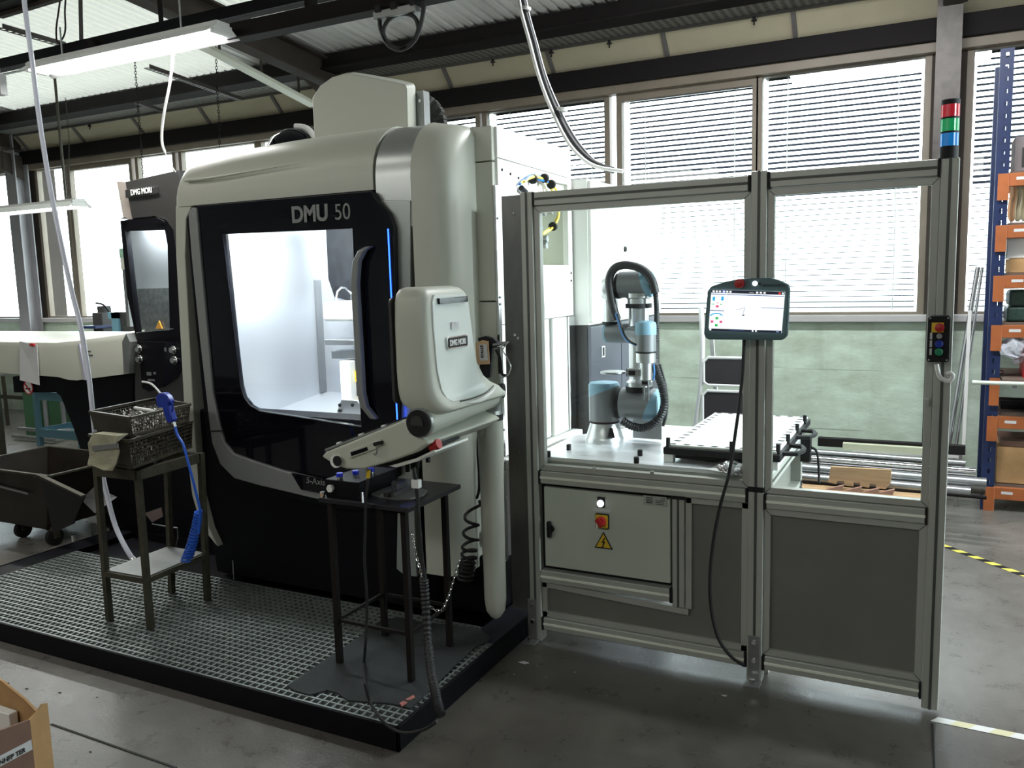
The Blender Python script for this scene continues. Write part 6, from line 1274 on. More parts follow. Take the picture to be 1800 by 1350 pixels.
MB().tube([(-3.967, 3.2, 0.256), (-3.865, 3.2, 0.255), (-3.765, 3.2, 0.256), (-3.766, 3.2, 0.2), (-3.786, 3.2, 0.147)], .004, n=6, sub=1).build('flap_wire', 'steel', cv)
MB().plate([(-4.868, 0.067), (-4.849, 0.081), (-4.811, 0.077), (-4.816, -0.003), (-4.837, -0.033), (-4.865, -0.036), (-4.878, -0.011)], 'Y', 3.455, 3.475, holes=[[(-4.853, 0.05), (-4.831, 0.052), (-4.839, -0.006), (-4.856, -0.008)]]).build('toggle_latch', 'steel', cv)
MB().lathe((-4.761, 3.25, -0.008), (0, 0, 1), [(-.02, .012), (-.02, .016), (.0, .016), (.0, .01), (.08, .01), (.09, .014)], 10).build('levelling_foot', 'chrome', cv, smooth=True)
MB().add([], []) 
# clear hose from the ceiling to the platform
o = MB().tube([(-4.229, 2.9, 3.169), (-4.223, 2.9, 3.001), (-4.178, 2.88, 2.737), (-4.139, 2.86, 2.503), (-4.09, 2.84, 2.269), (-4.037, 2.82, 2.064), (-3.966, 2.8, 1.802), (-3.891, 2.78, 1.572), (-3.822, 2.76, 1.401), (-3.77, 2.74, 1.174), (-3.738, 2.72, 0.991), (-3.76, 2.74, 0.797), (-3.753, 2.75, 0.693), (-3.727, 2.75, 0.562), (-3.67, 2.74, 0.407), (-3.577, 2.72, 0.306), (-3.526, 2.72, 0.25)], .0125, n=10, sub=4).build('drop_hose', mat('milky_hose', (.62, .64, .74), .3), smooth=True)
tag(o, 'milky pneumatic hose dropping from the roof behind the basket stand', 'hose')
MB().cyl(*[(-3.537, 2.72, 0.261), (-3.488, 2.72, 0.226)], .015, n=10).build('hose_coupling', 'chrome', o, smooth=True)
# =============== SECOND MACHINE (left, dark) ===============
m2 = thing('turning_machine', 'dark grey machine with tall narrow window left of the cream machine', 'machine', (-4.9, 4.3, 0))
Y2 = 4.2
body = [(-5.283, 2.371), (-5.148, 2.349), (-4.566, 2.401), (-4.713, 0.733), (-4.822, -0.03), (-5.233, -0.074), (-5.296, 0.791)]
MB().plate([(-5.16, 0.0), (-4.45, 0.0), (-4.45, .82), (-5.18, .98)], 'Y', 4.22, 4.9).build('lower_body', 'dark_grey', m2)
hd = [(-5.283, 2.371), (-4.647, 2.408), (-4.608, 2.007), (-4.636, 1.736), (-4.713, 1.738), (-4.745, 2.014), (-4.822, 2.076), (-4.962, 2.1), (-5.263, 2.097)]
MB().plate([(-5.171, 2.355), (-4.632, 2.395), (-4.608, 2.007), (-4.64, 1.697), (-4.707, 1.699), (-4.73, 1.993), (-4.795, 2.067), (-4.905, 2.097), (-5.132, 2.093)], 'Y', 4.18, 4.26).build('top_cover', 'dark_grey', m2, bevel=.006)
MB().plate([(-5.283, 2.367), (-5.171, 2.355), (-5.132, 2.093), (-5.245, 2.096)], 'Y', 4.20, 4.9).build('side_panel', mat('lit_side_paint', (.30, .26, .23), .5), m2)  # side face paler than the cover: its bright lighting is put into the colour
MB().box(-5.15, -4.45, 4.3, 4.32, .9, 2.33).build('rear_frame', 'dark_grey', m2) and None
dr = MB().plate([(-5.264, 2.088), (-5.12, 2.093), (-4.905, 2.097), (-4.79, 2.063), (-4.725, 1.989), (-4.648, 1.618), (-4.692, 1.201), (-5.192, 1.195), (-5.258, 1.548)], 'Y', 4.185, 4.23, holes=[[(-5.219, 2.013), (-4.819, 2.002), (-4.802, 1.899), (-4.846, 1.3), (-5.182, 1.283), (-5.198, 1.547)]]).build('door', 'black', m2, bevel=.004)
bpy.data.objects.remove([o_ for o_ in m2.children if o_.name.startswith('rear_frame')][0])
MB().plate([(-5.219, 2.013), (-4.819, 2.002), (-4.802, 1.899), (-4.846, 1.3), (-5.182, 1.283), (-5.198, 1.547)], 'Y', 4.205, 4.21).build('window_glass', 'pane', m2)
cbk = MB().plate([(-5.371, 2.05), (-4.737, 2.038), (-4.828, 1.177), (-5.367, 1.17)], 'Y', 4.32, 4.33).build('inner_wall', 'chamber', m2)
MB().plate([(-5.353, 1.597), (-4.933, 1.598), (-4.947, 1.21), (-5.338, 1.206)], 'Y', 4.295, 4.31).build('splash_panel', mat('wet_grey_panel', (.16, .165, .175), .3, .3, var=.4, vscale=22), m2)
wt2 = MB().plate([(-5.209, 1.346), (-5.154, 1.346), (-5.191, 1.295)] , 'Y', 4.385, 4.395) if False else MB().plate([(-5.102, 1.302), (-5.031, 1.303), (-5.06, 1.361)], 'Y', 4.28, 4.29)
wt2.build('warning_triangle', mat('amber_label', (.8, .35, .05), .5), m2)
area('machine_lamp_light', (-4.95, 4.27, 2.10), 0.35, 34, (0.95, 0.98, 1), (math.radians(10), 0, 0), 0.12)
MB().box(-5.1, -4.8, 4.24, 4.27, 2.12, 2.15).build('work_lamp', 'tube_lamp', m2)
MB().bar(*[(-5.169, 4.17, 1.281), (-4.787, 4.17, 1.311)], .006, .005).build('sill_strip', 'chrome', m2)
MB().bar(*[(-5.23, 4.17, 2.101), (-5.176, 4.17, 2.102)], .008, .008).build('hinge', 'chrome', m2); MB().bar(*[(-4.87, 4.17, 2.089), (-4.789, 4.17, 2.057)], .006, .006).build('hinge', 'chrome', m2)
MB().plate([(-5.193, 1.191), (-4.693, 1.197), (-4.768, 0.481), (-5.257, 0.448), (-5.242, 0.835)], 'Y', 4.17, 4.23).build('operator_panel', 'dark_grey', m2, bevel=.004)
MB().plate([(-5.147, 1.219), (-4.866, 1.218), (-4.925, 0.893), (-5.083, 0.855), (-5.152, 0.877)], 'Y', 4.16, 4.172).build('key_field', 'black', m2, bevel=.003)
MB().plate([(-4.866, 1.218), (-4.696, 1.22), (-4.728, 1.022), (-4.78, 0.964), (-4.925, 0.893)], 'Y', 4.16, 4.172).build('key_field', 'gloss_black', m2, bevel=.003)
for p in [(-5.135, 4.16, 1.166), (-5.138, 4.16, 1.091), (-4.787, 4.16, 1.163), (-4.783, 4.16, 1.09)]:
    MB().lathe(p, (0, -1, 0), [(0, .030), (.008, .030), (.012, .024), (.03, .02)], 16).build('panel_knob', 'chrome', m2, smooth=True)
for (a, b_) in [((-5.082, 4.158, 0.993), (-5.037, 4.158, 0.973)), ((-5.076, 4.158, 0.943), (-5.006, 4.158, 0.933)), ((-5.011, 4.158, 0.995), (-4.989, 4.158, 0.983)), ((-4.88, 4.158, 1.174), (-4.86, 4.158, 1.15))]:
    MB().box(a[0], b_[0], 4.156, 4.16, min(a[2], b_[2]), max(a[2], b_[2]) + .004).build('panel_print', 'sheet', m2)
q = [(-5.175, 4.178, 2.246), (-4.834, 4.178, 2.293)]
bd2 = MB().plate([(-5.165, 2.297), (-4.83, 2.297), (-4.83, 2.246), (-5.166, 2.241)], 'Y', 4.170, 4.18).build('badge', 'chrome', m2)
MB().plate([(-5.153, 2.292), (-4.83, 2.292), (-4.829, 2.25), (-5.153, 2.244)], 'Y', 4.166, 4.170).build('badge_plate', 'ink', bd2)
text('lettering', 'DMG MORI', .054, (-5.098, 4.16, 2.254), '-Y', 'white_pl', bd2, ext=.001, sx=.80, bold=.0015, roll=.03)
# bar feeder housing
bf = thing('bar_feeder', 'long cream loader housing with rounded edge on a black base at the left', 'loader', (-6.2, 4.4, 0))
rings = []
for x, zo in ((-8.2, 0), (-6.15, 0), (-6.02, .0), (-5.92, -.005), (-5.235, .055)):
    zb2 = {-8.2: .955, -6.15: .925, -6.02: .905, -5.92: .905, -5.235: .985}[x]
    zt2 = {-8.2: 1.20, -6.15: 1.205, -6.02: 1.215, -5.92: 1.222, -5.235: 1.29}[x]
    rings.append([(x, 4.2, zb2), (x, 4.2, zt2 - .05), (x, 4.215, zt2 - .012), (x, 4.26, zt2 + .004), (x, 4.9, zt2 + .03), (x, 4.9, zb2)])
MB().loft(rings).build('housing', 'cream', bf, smooth=True)
MB().bar((-5.85, 4.195, 1.192), (-5.816, 4.195, 0.911), .02, .01).build('edge_strip', mat('lilac_strip', (.45, .45, .55), .4), bf)
MB().plate([(-6.82, 0.901), (-5.353, 0.987), (-5.476, -0.025), (-5.892, -0.089), (-5.999, 0.226), (-6.11, 0.519), (-6.228, 0.762), (-6.281, 0.788), (-6.827, 0.767)], 'Y', 4.26, 4.80).build('black_base', 'black', bf, bevel=.004)
MB().plate([(-5.269, 1.216), (-5.218, 1.279), (-5.184, 1.217), (-5.223, 0.985), (-5.279, 0.984)], 'Y', 4.12, 4.2).build('end_bracket', 'sheet', bf)
MB().box(-5.33, -5.24, 4.3, 4.4, 1.29, 1.36).build('white_sensor', 'white_pl', bf)
for z in (0, 1): MB().box(-5.78, -5.78 + .07 - z * .02, 4.197, 4.2, 1.10 + z * .03, 1.108 + z * .03).build('print_line', 'ink', bf)
for x, y in ((-8.0, 4.3), (-8.0, 4.8)): MB().box(x - .04, x + .04, y - .04, y + .04, 0, .96).build('leg', 'rusty', bf)
pp = [(-6.564, 4.185, 1.203), (-6.338, 4.185, 1.178), (-6.367, 4.185, 0.854), (-6.6, 4.185, 0.888)]
o = MB().add([(a, 4.185 - .006 * (i % 2), c) for i, (a, b_, c) in enumerate(pp)] + [(a, 4.19 - .006 * (i % 2), c) for i, (a, b_, c) in enumerate(pp)], [(0, 1, 2, 3), (7, 6, 5, 4), (0, 4, 5, 1), (1, 5, 6, 2), (2, 6, 7, 3), (3, 7, 4, 0)]).build('paper_sheet', 'paper'); tag(o, 'white paper sheet hanging from the cream loader housing', 'paper')
q = (-6.386, 4.17, 1.179); o = MB().box(q[0] - .025, q[0] + .025, 4.165, 4.185, q[2] - .012, q[2] + .012).build('red_magnet', 'red', bevel=.003); tag(o, 'small red magnet holding the paper sheet', 'magnet')
q = (-6.608, 4.25, 0.819)
ns = thing('no_smoking_sign', 'round no smoking sign below the paper sheet', 'sign', q)
MB().lathe(q, (0, -1, 0), [(0, .062), (.002, .062)], 28).build('sign_disc', 'red', ns); MB().lathe((q[0], q[1] - .0021, q[2]), (0, -1, 0), [(0, .050), (.001, .050)], 28).build('sign_face', 'white_pl', ns)
MB().bar((q[0] - .03, 4.244, q[2] - .01), (q[0] + .03, 4.244, q[2] - .01), .004, .012).build('cigarette', 'ink', ns); MB().bar((q[0] - .035, 4.240, q[2] + .035), (q[0] + .035, 4.240, q[2] - .035), .004, .010).build('sign_bar', 'red', ns)
# blue trolley
tr_ = thing('blue_trolley', 'blue grey two shelf trolley on castors under the cream loader', 'trolley', (-7.4, 5.3, 0))
tx0, tx1, ty0, ty1 = -7.66, -7.05, 4.99, 5.48
for x in (tx0, tx1):
    for y in (ty0, ty1):
        MB().box(x - .022, x + .022, y - .022, y + .022, .12, .66).build('post', 'cart_blue', tr_)
        fk = MB().box(x - .02, x + .02, y - .02, y + .02, .07, .12).build('castor_fork', 'steel', tr_); MB().lathe((x - .018, y + .01, .055), (1, 0, 0), [(0, .055), (.036, .055)], 16).build('castor_wheel', 'paper', fk, smooth=True)
for z in (.22, .58):
    MB().box(tx0, tx1, ty0, ty1, z, z + .01).build('shelf', 'cart_blue', tr_)
    for a in ((tx0, tx1, ty0 - .02, ty0 - .01), (tx0, tx1, ty1, ty1 + .01), (tx0 - .02, tx0 - .01, ty0, ty1), (tx1 + .01, tx1 + .02, ty0, ty1)): MB().box(*a, z - .01, z + .07).build('shelf_edge', 'cart_blue', tr_)
o = MB().box(-7.45, -7.15, 5.08, 5.32, .592, .67).build('blue_white_pack', 'white_pl', bevel=.02); tag(o, 'white and blue pack on the top shelf of the blue trolley', 'pack'); MB().box(-7.452, -7.30, 5.078, 5.09, .60, .65).build('pack_print', 'blue', o); MB().box(-7.25, -7.16, 5.078, 5.09, .61, .675).build('pack_print', 'red', o)
random.seed(8)
for k in range(9):
    x, y = random.uniform(tx0 + .08, tx1 - .08), random.uniform(ty0 + .06, ty1 - .1); o = MB().bar((x - .05, y, .245), (x + .06, y + random.uniform(-.05, .05), .25), .03, .025).build('metal_piece', random.choice(['steel', 'paper', 'dark_grey', 'card_dark'])); tag(o, 'small odd metal piece on the lower shelf of the blue trolley', 'metal piece', 'odd pieces on the lower trolley shelf')
# green machine foot, bench, background milling machines
gm = thing('green_machine', 'dark green machine base behind the blue trolley', 'machine', (-8.6, 5.9, 0))
MB().plate([(-9.0, 0), (-8.15, 0), (-8.15, .75), (-8.95, .75)], 'Y', 5.8, 6.3).build('base', 'mach_green', gm, bevel=.01); MB().box(-9.02, -8.80, 5.72, 5.8, 0, .75).build('column_foot', 'mach_green', gm, bevel=.01)
for x in (-8.6, -8.3): MB().cyl((x, 5.7, .05), (x, 5.7, .62), .03, n=10).build('pipe', 'steel', gm, smooth=True)
for z in (.03, .10): MB().box(-8.9, -8.2, 5.45 + z, 5.5 + z, z, z + .03).build('floor_rail', 'sheet', gm)
wb = thing('work_bench', 'pale work bench below the left windows', 'bench', (-10.5, 6.4, 0))
MB().box(-11.6, -7.9, 6.3, 6.73, .90, .94).build('bench_top', 'white_pl', wb)
for x in (-11.2, -9.55, -8.0):
    for y in (6.34, 6.69): MB().box(x - .03, x + .03, y - .03, y + .03, 0, .90).build('leg', 'rusty', wb)
MB().box(-11.2, -9.55, 6.32, 6.36, .28, .32).build('stretcher', 'rusty', wb)
vz = .94
for k, (x, lab) in enumerate(((-9.9, 'bench vise with brass coloured dial left of the window pier on the bench'), (-9.25, 'small brown bench vise right of the window pier'))):
    v = thing('bench_vise', lab, 'vise', (x, 6.5, vz))
    MB().cyl((x, 6.5, vz), (x, 6.5, vz + .03), .07, n=14).build('vise_base', 'rail_brown', v, smooth=True)
    MB().box(x - .11, x + .05, 6.45, 6.55, vz + .03, vz + .13).build('vise_body', 'rail_brown' if k else 'yellow', v, bevel=.012); MB().box(x + .06, x + .11, 6.45, 6.55, vz + .05, vz + .15).build('vise_jaw', 'rail_brown', v, bevel=.008)
    MB().cyl((x - .25, 6.5, vz + .08), (x - .1, 6.5, vz + .08), .012, n=8).build('vise_screw', 'steel', v); MB().cyl((x - .22, 6.42, vz + .08), (x - .22, 6.58, vz + .08), .006, n=8).build('vise_handle', 'chrome', v)
# drilling / milling machine silhouettes
dm = thing('bench_milling_machine', 'small bench milling machine with black column near the left windows', 'machine', (-7.6, 5.9, 0))
q = [(-8.007, 5.9, 1.428), (-7.907, 5.9, 1.427), (-7.954, 5.9, 1.217), (-8.026, 5.9, 1.217), (-7.871, 5.9, 1.361), (-7.72, 5.9, 1.36), (-7.855, 5.9, 1.145), (-7.898, 5.9, 1.229), (-7.702, 5.9, 1.229)]
MB().box(-8.05, -7.35, 5.72, 6.25, .0, .95).build('machine_base', 'white', dm, bevel=.02)
MB().box(q[0][0] + .18, q[1][0] + .18, 5.85, 5.95, .95, q[0][2]).build('black_column', 'dark_grey', dm, bevel=.01)
MB().box(q[4][0], q[5][0], 5.82, 5.95, q[4][2] - .2, q[4][2]).build('machine_head', 'dark_grey', dm, bevel=.01)
MB().box(q[7][0], q[8][0], 5.72, 6.0, q[7][2] - .03, q[7][2]).build('machine_table', 'rack_blue', dm, bevel=.005)
for x in (q[5][0] - .12, q[5][0] - .05): MB().cyl((x, 5.88, .95), (x, 5.88, q[4][2]), .018, n=10).build('guide_rod', 'steel', dm, smooth=True)
MB().tube([(q[5][0] + .02, 5.9, q[4][2]), (q[5][0], 5.85, q[4][2] + .08), (q[5][0] - .05, 5.8, q[4][2] + .10)], .01).build('feed_lever', 'matte_black', dm, smooth=True)
bc = thing('blue_framed_cabinet', 'dark cabinet with blue frame beside the dark machine', 'cabinet', (-6.9, 5.6, 0))
q = [(-7.311, 5.6, 1.372), (-7.162, 5.6, 1.372), (-7.228, 5.6, 1.169), (-7.278, 5.6, 1.169), (-7.187, 5.6, 1.17), (-6.982, 5.6, 1.371), (-7.223, 5.6, 1.344)]
MB().box(q[1][0], q[5][0] + .1, 5.6, 6.1, 0, q[1][2]).build('cabinet_body', 'dark_grey', bc); MB().box(q[0][0], q[1][0], 5.58, 5.66, q[1][2] - .06, q[1][2]).box(q[1][0] - .10, q[1][0], 5.58, 5.66, 0, q[1][2]).build('blue_frame', 'cart_blue', bc)
gl = thing('status_column', 'slim grey post with green and cream blocks left of the dark machine', 'signal light', (-5.35, 4.4, 1.29))
q = [(-5.547, 4.4, 1.904), (-5.53, 4.4, 1.835), (-5.535, 4.4, 1.745), (-5.531, 4.4, 1.262)]
MB().box(q[0][0], q[0][0] + .05, 4.38, 4.42, q[1][2], q[0][2]).build('green_block', mat('pale_green', (.25, .42, .30), .5), gl); MB().box(q[0][0] + .005, q[0][0] + .05, 4.38, 4.42, q[2][2], q[1][2]).build('cream_block', 'cream', gl); MB().box(q[0][0] + .01, q[0][0] + .045, 4.385, 4.415, 1.31, q[2][2]).build('post', 'sheet', gl)
# stool frame at the far left
st = thing('stool_frame', 'thin metal stool frame at the far left behind the loader', 'stool', (-9.7, 5.9, 0))
for x, y in ((-10.4, 5.75), (-9.95, 5.75), (-10.4, 6.1), (-9.95, 6.1)): MB().box(x - .015, x + .015, y - .015, y + .015, 0, .6).build('leg', 'rusty', st)
MB().box(-10.42, -9.93, 5.73, 6.12, .6, .62).build('seat', 'steel', st); MB().box(-10.4, -9.95, 5.74, 5.76, .28, .30).build('stretcher', 'steel', st)

# =============== OVERHEAD ===============
# near fluorescent fixture
def lamp(lab, x0, x1, y, z, w, energy):
    l = thing('fluorescent_lamp', lab, 'lamp', ((x0 + x1) / 2, y, z), 'suspended fluorescent lamps')
    MB().plate([(y - w / 2, z), (y - .05, z + .055), (y - .05, z + .075), (y + .05, z + .075), (y + .05, z + .055), (y + w / 2, z), (y + w / 2 - .004, z - .002), (y + .045, z + .05), (y - .045, z + .05), (y - w / 2 + .004, z - .002)], 'X', x0, x1).build('reflector', 'white_pl', l)
    for dy in (-.045, .045):
        MB().cyl((x0 + .06, y + dy, z + .018), (x1 - .04, y + dy, z + .018), .015, n=12).build('tube', 'tube_lamp', l, smooth=True)
    for x in (x0 + .03, x1 - .02):
        e = MB().box(x - .014, x + .014, y - .075, y + .075, z + .004, z + .062).build('end_socket', 'white_pl', l, bevel=.003)
    area('lamp_light', ((x0 + x1) / 2, y, z - .01), x1 - x0 - .1, energy, (1, .99, .95), (0, 0, 0), .12)
    return l
L1 = lamp('long two tube fluorescent lamp hanging at the upper left, nearest the camera', -5.50, -3.76, 3.80, 3.055, .26, 40)
L2 = lamp('far fluorescent lamp hanging low before the left windows', -9.3, -7.05, 5.2, 2.36, .24, 18)
for x in (-7.25, -9.1): MB().cyl((x, 5.2, 2.43), (x, 5.2, roofz(5.2) - .02), .012, n=8).build('hanger', 'rusty', L2)
for x in (-5.2, -4.1): MB().cyl((x, 3.80, 3.13), (x, 3.80, 3.32), .006, n=6).build('hanger', 'steel', L1)
# small grey switch box at left edge
q = [(-5.927, 3.8, 3.109), (-5.854, 3.8, 2.969)]; o = MB().box(q[0][0], q[1][0], 3.78, 3.83, q[1][2], q[0][2]).build('junction_box', 'paper', bevel=.003); tag(o, 'pale junction box at the left picture edge below the lamp', 'junction box')
MB().cyl((q[1][0] - .03, 3.805, q[0][2]), (q[1][0] - .03, 3.805, 3.43), .005, n=6).build('conduit', 'steel', o)
# lamp carrying rails
r1 = thing('ceiling_rail', 'upper dark steel channel crossing above the near fluorescent lamp', 'rail', (-4.5, 4.1, 3.3))
a = [(-6.329, 4.1, 3.286), (-4.015, 4.1, 3.283)]; zr = (a[0][2] + a[1][2]) / 2
MB().box(-9.5, 1.5, 4.06, 4.14, zr - .035, zr + .035).build('channel', 'rail_black', r1, bevel=.003)
MB().box(-9.5, 1.5, 4.055, 4.06, zr - .035, zr + .035).build('channel_face', 'black', r1)
for x in (-9, -6.8, -4.6, -2.4, 0): MB().bar((x, 4.1, zr + .03), (x, 4.1, roofz(4.1)), .04, .006).build('hanger', 'rail_black', r1)
r2 = thing('ceiling_rail', 'lower dark trolley rail carrying the looped cable at the top centre', 'rail', (-2.5, 3.95, 3.08))
a = [(-3.785, 3.95, 3.117), (-2.86, 3.95, 3.118)]; z2 = (a[0][2] + a[1][2]) / 2
MB().box(a[0][0] - .05, 1.5, 3.92, 3.98, z2 - .045, z2 + .045).build('rail_body', 'rail_black', r2, bevel=.003); MB().box(a[0][0] - .05, 1.5, 3.90, 4.0, z2 - .055, z2 - .045).build('rail_flange', 'rail_black', r2)
mb = MB(); x = -9.3
MB().box(-9.3, 1.4, 4.0, 4.03, zr - .10, zr - .095).build('light_strip', 'sheet', r1)
for x in (-5.2, -3.3, -1.2): MB().box(x, x + .03, 3.98, 4.06, z2 + .03, zr).build('tie_plate', 'rail_black', r2)
cl_ = thing('cable_trolley', 'small cable trolley with a loop of black cable below the rail at top centre', 'cable trolley', (-2.6, 3.9, 2.95))
q = [(-2.748, 3.9, 3.028), (-2.476, 3.9, 3.059)]
MB().box(q[0][0], q[1][0], 3.87, 3.95, z2 - .115, z2 - .075).build('trolley_body', 'sheet', cl_, bevel=.003)
for i, x in enumerate((q[0][0] + .02, q[0][0] + .12, q[1][0] - .03)): MB().box(x, x + .035, 3.86, 3.96, z2 - .085, z2 - .05).build('clip', 'matte_black', cl_)
MB().tube([(-2.721, 3.9, 3.047), (-2.725, 3.9, 2.974), (-2.709, 3.9, 2.922), (-2.671, 3.9, 2.869), (-2.596, 3.9, 2.835), (-2.533, 3.9, 2.849), (-2.491, 3.9, 2.895), (-2.482, 3.9, 2.937), (-2.505, 3.9, 2.984), (-2.561, 3.9, 3.01), (-2.634, 3.9, 3.01), (-2.688, 3.9, 2.977), (-2.705, 3.9, 2.927), (-2.672, 3.9, 2.863), (-2.596, 3.9, 2.832), (-2.511, 3.9, 2.864), (-2.472, 3.9, 2.927), (-2.447, 3.9, 3.003), (-2.435, 3.9, 3.115)], .012, n=8, sub=6).build('cable_loop', 'rubber', cl_, smooth=True)
# perforated angle brackets hanging under the roof at the left
pa = bpy.data.materials.new('perforated_angle'); pa.use_nodes = True
M['pangle'] = mat('slotted_angle_steel', (.07, .06, .055), .5, .4)
def slotted(a, b, w, lab):
    a = Vector(a); b = Vector(b); d = (b - a); L = d.length; d.normalize(); s = d.cross(Vector((0, 0, 1)))
    s = s.normalized() if s.length > .2 else Vector((1, 0, 0)); n = int(L / .05)
    mb = MB()
    mb.bar(a + s * w * .42, b + s * w * .42, w * .16, .004); mb.bar(a - s * w * .42, b - s * w * .42, w * .16, .004); u = s.cross(d)
    for k in range(n + 1): c = a + d * (L * k / n); mb.bar(c - s * w * .4, c + s * w * .4, .018, .004, up=u)
    mb.bar(a + s * w * .5 + u * .015, b + s * w * .5 + u * .015, .004, .03)
    o = mb.build('slotted_angle', 'pangle'); tag(o, lab, 'bracket'); return o
slotted(*[(-5.869, 3.829, 3.42), (-5.916, 4.34, 3.42)], .05, 'slotted steel angle at the upper left corner pointing to the rail')
slotted(*[(-5.425, 4.12, 3.327), (-5.385, 4.12, 3.701)], .04, 'upright slotted steel angle above the near fluorescent lamp')
slotted(*[(-5.699, 4.9, 3.349), (-6.143, 6.35, 3.402)], .05, 'slotted steel angle reaching to the purlin above the lamp pull cord')
slotted(*[(-7.162, 6.0, 3.427), (-7.503, 6.6, 3.478)], .04, 'short slotted steel angle behind the lamp pull cord')
o = MB().bar(*[(-6.006, 3.927, 3.55), (-5.312, 3.9, 3.55)], .04, .03).build('steel_strut', 'rail_brown'); tag(o, 'brown steel strut across the upper left corner', 'strut')
o = MB().bar(*[(-5.999, 3.887, 3.6), (-5.508, 3.856, 3.6)], .18, .08).build('steel_strut', 'rail_black'); tag(o, 'black steel strut at the very top left corner', 'strut')
for pts, lab in (([(-5.568, 4.1, 3.67), (-5.609, 4.1, 3.562), (-5.65, 4.1, 3.453), (-5.656, 4.1, 3.368), (-5.623, 4.1, 3.34)], 'thin brown cable loop at the upper left'), ([(-5.514, 4.1, 3.661), (-5.542, 4.1, 3.551), (-5.551, 4.1, 3.445), (-5.578, 4.1, 3.388), (-5.634, 4.1, 3.349)], 'thicker black cable loop at the upper left')):
    o = MB().tube(pts, .006, n=6, sub=4).build('hanging_cable', 'rail_brown' if 'brown' in lab else 'rubber', smooth=True); tag(o, lab, 'cable')
# white lamp cord, chains, rods
o = MB().tube([(-4.183, 3.8, 3.025), (-4.196, 3.8, 2.953), (-4.234, 3.8, 2.831), (-4.288, 3.8, 2.702), (-4.326, 3.8, 2.586), (-4.336, 3.8, 2.494), (-4.313, 3.8, 2.43), (-4.284, 3.8, 2.375), (-4.236, 3.8, 2.309)], .008, n=8, sub=4, radii=lambda t: .009 if t < .75 else .003).build('pull_cord', 'white_pl', smooth=True); tag(o, 'white cord hanging from the near fluorescent lamp', 'cord')
chain([(-6.662, 5.6, 3.744), (-6.669, 5.6, 3.314), (-6.669, 5.6, 3.057), (-6.672, 5.6, 2.643)], .008, 'chain', 'dark chain hanging before the left windows above the dark machine', 'rail_black')
chain([(-5.638, 5.6, 3.814), (-5.662, 5.6, 3.294), (-5.665, 5.6, 3.053), (-5.68, 5.6, 2.821)], .008, 'chain', 'dark chain hanging above the left end of the cream machine', 'rail_black')
chain([(-9.367, 6.0, 3.323), (-9.393, 6.0, 2.984)], .008, 'chain', 'dark chain at the left picture edge beside the rafter', 'rail_black')
chain([(-8.498, 6.2, 3.673), (-8.498, 6.2, 3.476), (-8.5, 6.2, 3.265), (-8.59, 6.2, 2.57)], .006, 'chain', 'thin chain beside the rod of the far lamp', 'rusty')
# bright conduit duct running to the hood beside the rafter
a, b_ = [(-5.202, 5.0, 3.483), (-5.177, 6.3, 3.235)]
o = MB().bar(a, b_, .10, .03).build('white_duct', mat('cream_duct', (.70, .70, .58), .5)); a = Vector(a); b_ = Vector(b_)
for t in (.15, .5, .85): c = a.lerp(b_, t); MB().bar(c, (c.x, c.y, roofz(c.y)), .02, .01).build('hanger', 'rail_brown', o)
tag(o, 'cream flat duct running below the brown rafter to the machine hood', 'duct')
for p, lab in ([((-3.552, 6.7, 3.469), 'left one above the machine hood'), ((-2.987, 6.7, 3.587), 'second one right of the hood'), ((-1.297, 6.7, 3.491), 'one above the middle of the right windows'), ((-2.464, 6.7, 3.488), 'one beside the supply cables'), ((-8.914, 6.7, 3.598), 'one above the left windows')]):
    o = MB().lathe((p[0], 6.78, 3.525), (0, 0, -1), [(0, .012), (.02, .012), (.022, .022), (.03, .022), (.032, .006), (.06, .006)], 10).build('conduit_clip', 'matte_black', smooth=True); tag(o, 'small black clip under the perforated strip, ' + lab, 'clip')
# =============== CARDBOARD BOX (near, lower left) ===============
bx = thing('open_carton', 'open brown cardboard box with torn corner in the lower left foreground', 'box', (-2.1, 1.2, 0))
near = (-1.97, 1.186, 0.55); far = (-1.979, 1.24, 0.55); lft = (-1.995, 1.047, 0.55)
def wall(p, q, z0, z1s, m_, nm='box_wall', t=.006):
    p = Vector((p[0], p[1], 0)); q = Vector((q[0], q[1], 0)); n = Vector((-(q - p).y, (q - p).x, 0)).normalized() * t
    k = len(z1s) - 1; f = [(p.lerp(q, i / k), z1s[i]) for i in range(k + 1)]
    ring = [(v.x, v.y, z) for v, z in f] + [(q.x, q.y, z0), (p.x, p.y, z0)]
    N = len(ring); vs = ring + [(a + n.x, b + n.y, c) for a, b, c in ring]
    return MB().add(vs, [tuple(range(N)), tuple(range(N, 2 * N))[::-1]] + [(i, (i + 1) % N, (i + 1) % N + N, i + N) for i in range(N)]).build(nm, m_, bx)
A_ = Vector(near); B_ = Vector(far); un = (Vector(lft) - A_).normalized(); C_ = A_ + un * .46; D_ = Vector((-2.42, 1.27, .55)); E_ = D_ + un * .50
wall(A_, B_, 0.0, [.545, .55, .555, .565, .56], 'card')
wall(C_, A_, 0.0, [.545, .552, .55, .548, .55, .545], 'card_dark')
wall(B_, D_, 0.0, [.545, .53, .55, .562, .575, .58, .585, .585, .58, .58], 'card')
wall(D_, E_, 0.0, [.56, .565, .56], 'card'); wall(E_, C_, 0.0, [.56, .555, .56], 'card')
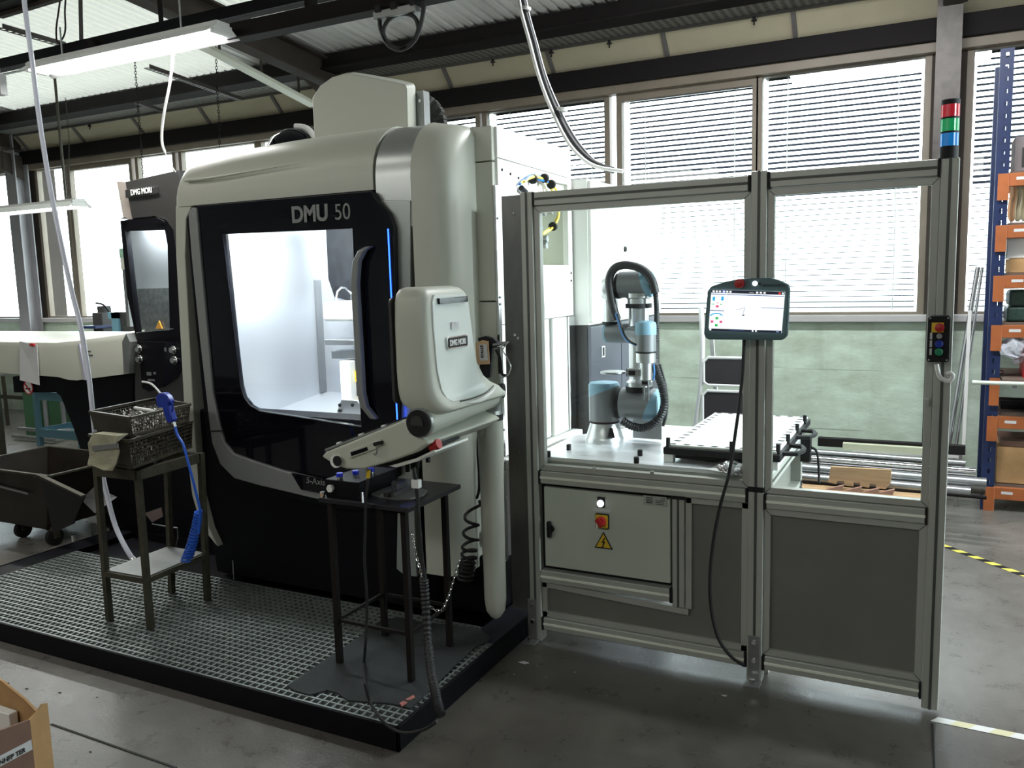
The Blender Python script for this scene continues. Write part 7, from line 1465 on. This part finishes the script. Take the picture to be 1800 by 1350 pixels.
MB().add([(v.x * .995 - .01, v.y, .30) for v in (A_, B_, D_, E_, C_)] + [(v.x * .995 - .01, v.y, .295) for v in (A_, B_, D_, E_, C_)], [(0, 1, 2, 3, 4), (9, 8, 7, 6, 5)]).build('box_bottom', 'card_dark', bx)
q = [(-2.183, 1.208, 0.5), (-2.103, 1.225, 0.5)]
o = MB().box(q[0][0], q[1][0], q[1][1] - .012, q[1][1] + .012, .302, .515).build('white_panel_piece', 'white_pl', bevel=.003); tag(o, 'white plastic piece standing inside the open cardboard box', 'plastic piece')
for k in range(3):
    o = MB().lathe((-2.08 - .10 * k, 1.10 - .02 * k, .335), (.1, .9, 0), [(-.06, .022), (-.05, .032), (.05, .032), (.06, .022)], 16).build('pink_roll', mat('pinkish_foam', (.55, .38, .33), .8) if k == 0 else bpy.data.materials['pinkish_foam'], smooth=True)
    tag(o, ['pinkish roll inside the open cardboard box, nearest the labelled wall', 'pinkish roll inside the open cardboard box, middle one', 'pinkish roll inside the open cardboard box, farthest from the label'][k], 'roll', 'rolls in the cardboard box')
# handwritten label on the near wall
dn = (A_ - C_).normalized(); nn_ = Vector((dn.y, -dn.x, 0)) * 1
if nn_.y > 0: nn_ = -nn_

Rl = Matrix(((dn.x, 0, nn_.x, 0), (dn.y, 0, nn_.y, 0), (0, 1, 0, 0), (0, 0, 0, 1)))
p1 = A_ - dn * .002 + nn_ * .0015; p0 = A_ - dn * .125 + nn_ * .0015
z0_, z1_ = .468, .494
vs = [(p0.x, p0.y, z0_ - .012), (p1.x, p1.y, z0_), (p1.x, p1.y, z1_), (p0.x, p0.y, z1_ - .012)]
lbx = MB().add(vs + [(a - nn_.x * .001, b - nn_.y * .001, c) for a, b, c in vs], [(0, 1, 2, 3), (7, 6, 5, 4), (0, 4, 5, 1), (1, 5, 6, 2), (2, 6, 7, 3), (3, 7, 4, 0)]).build('handwritten_label', 'paper', bx)
pt = A_ - dn * .088 + nn_ * .003
text('lettering', 'ANHFP TER', .017, (pt.x, pt.y, z0_ - .004), Rl, 'ink', lbx, ext=.0003, bold=.0004, sx=.80, roll=.09, shear=.2)
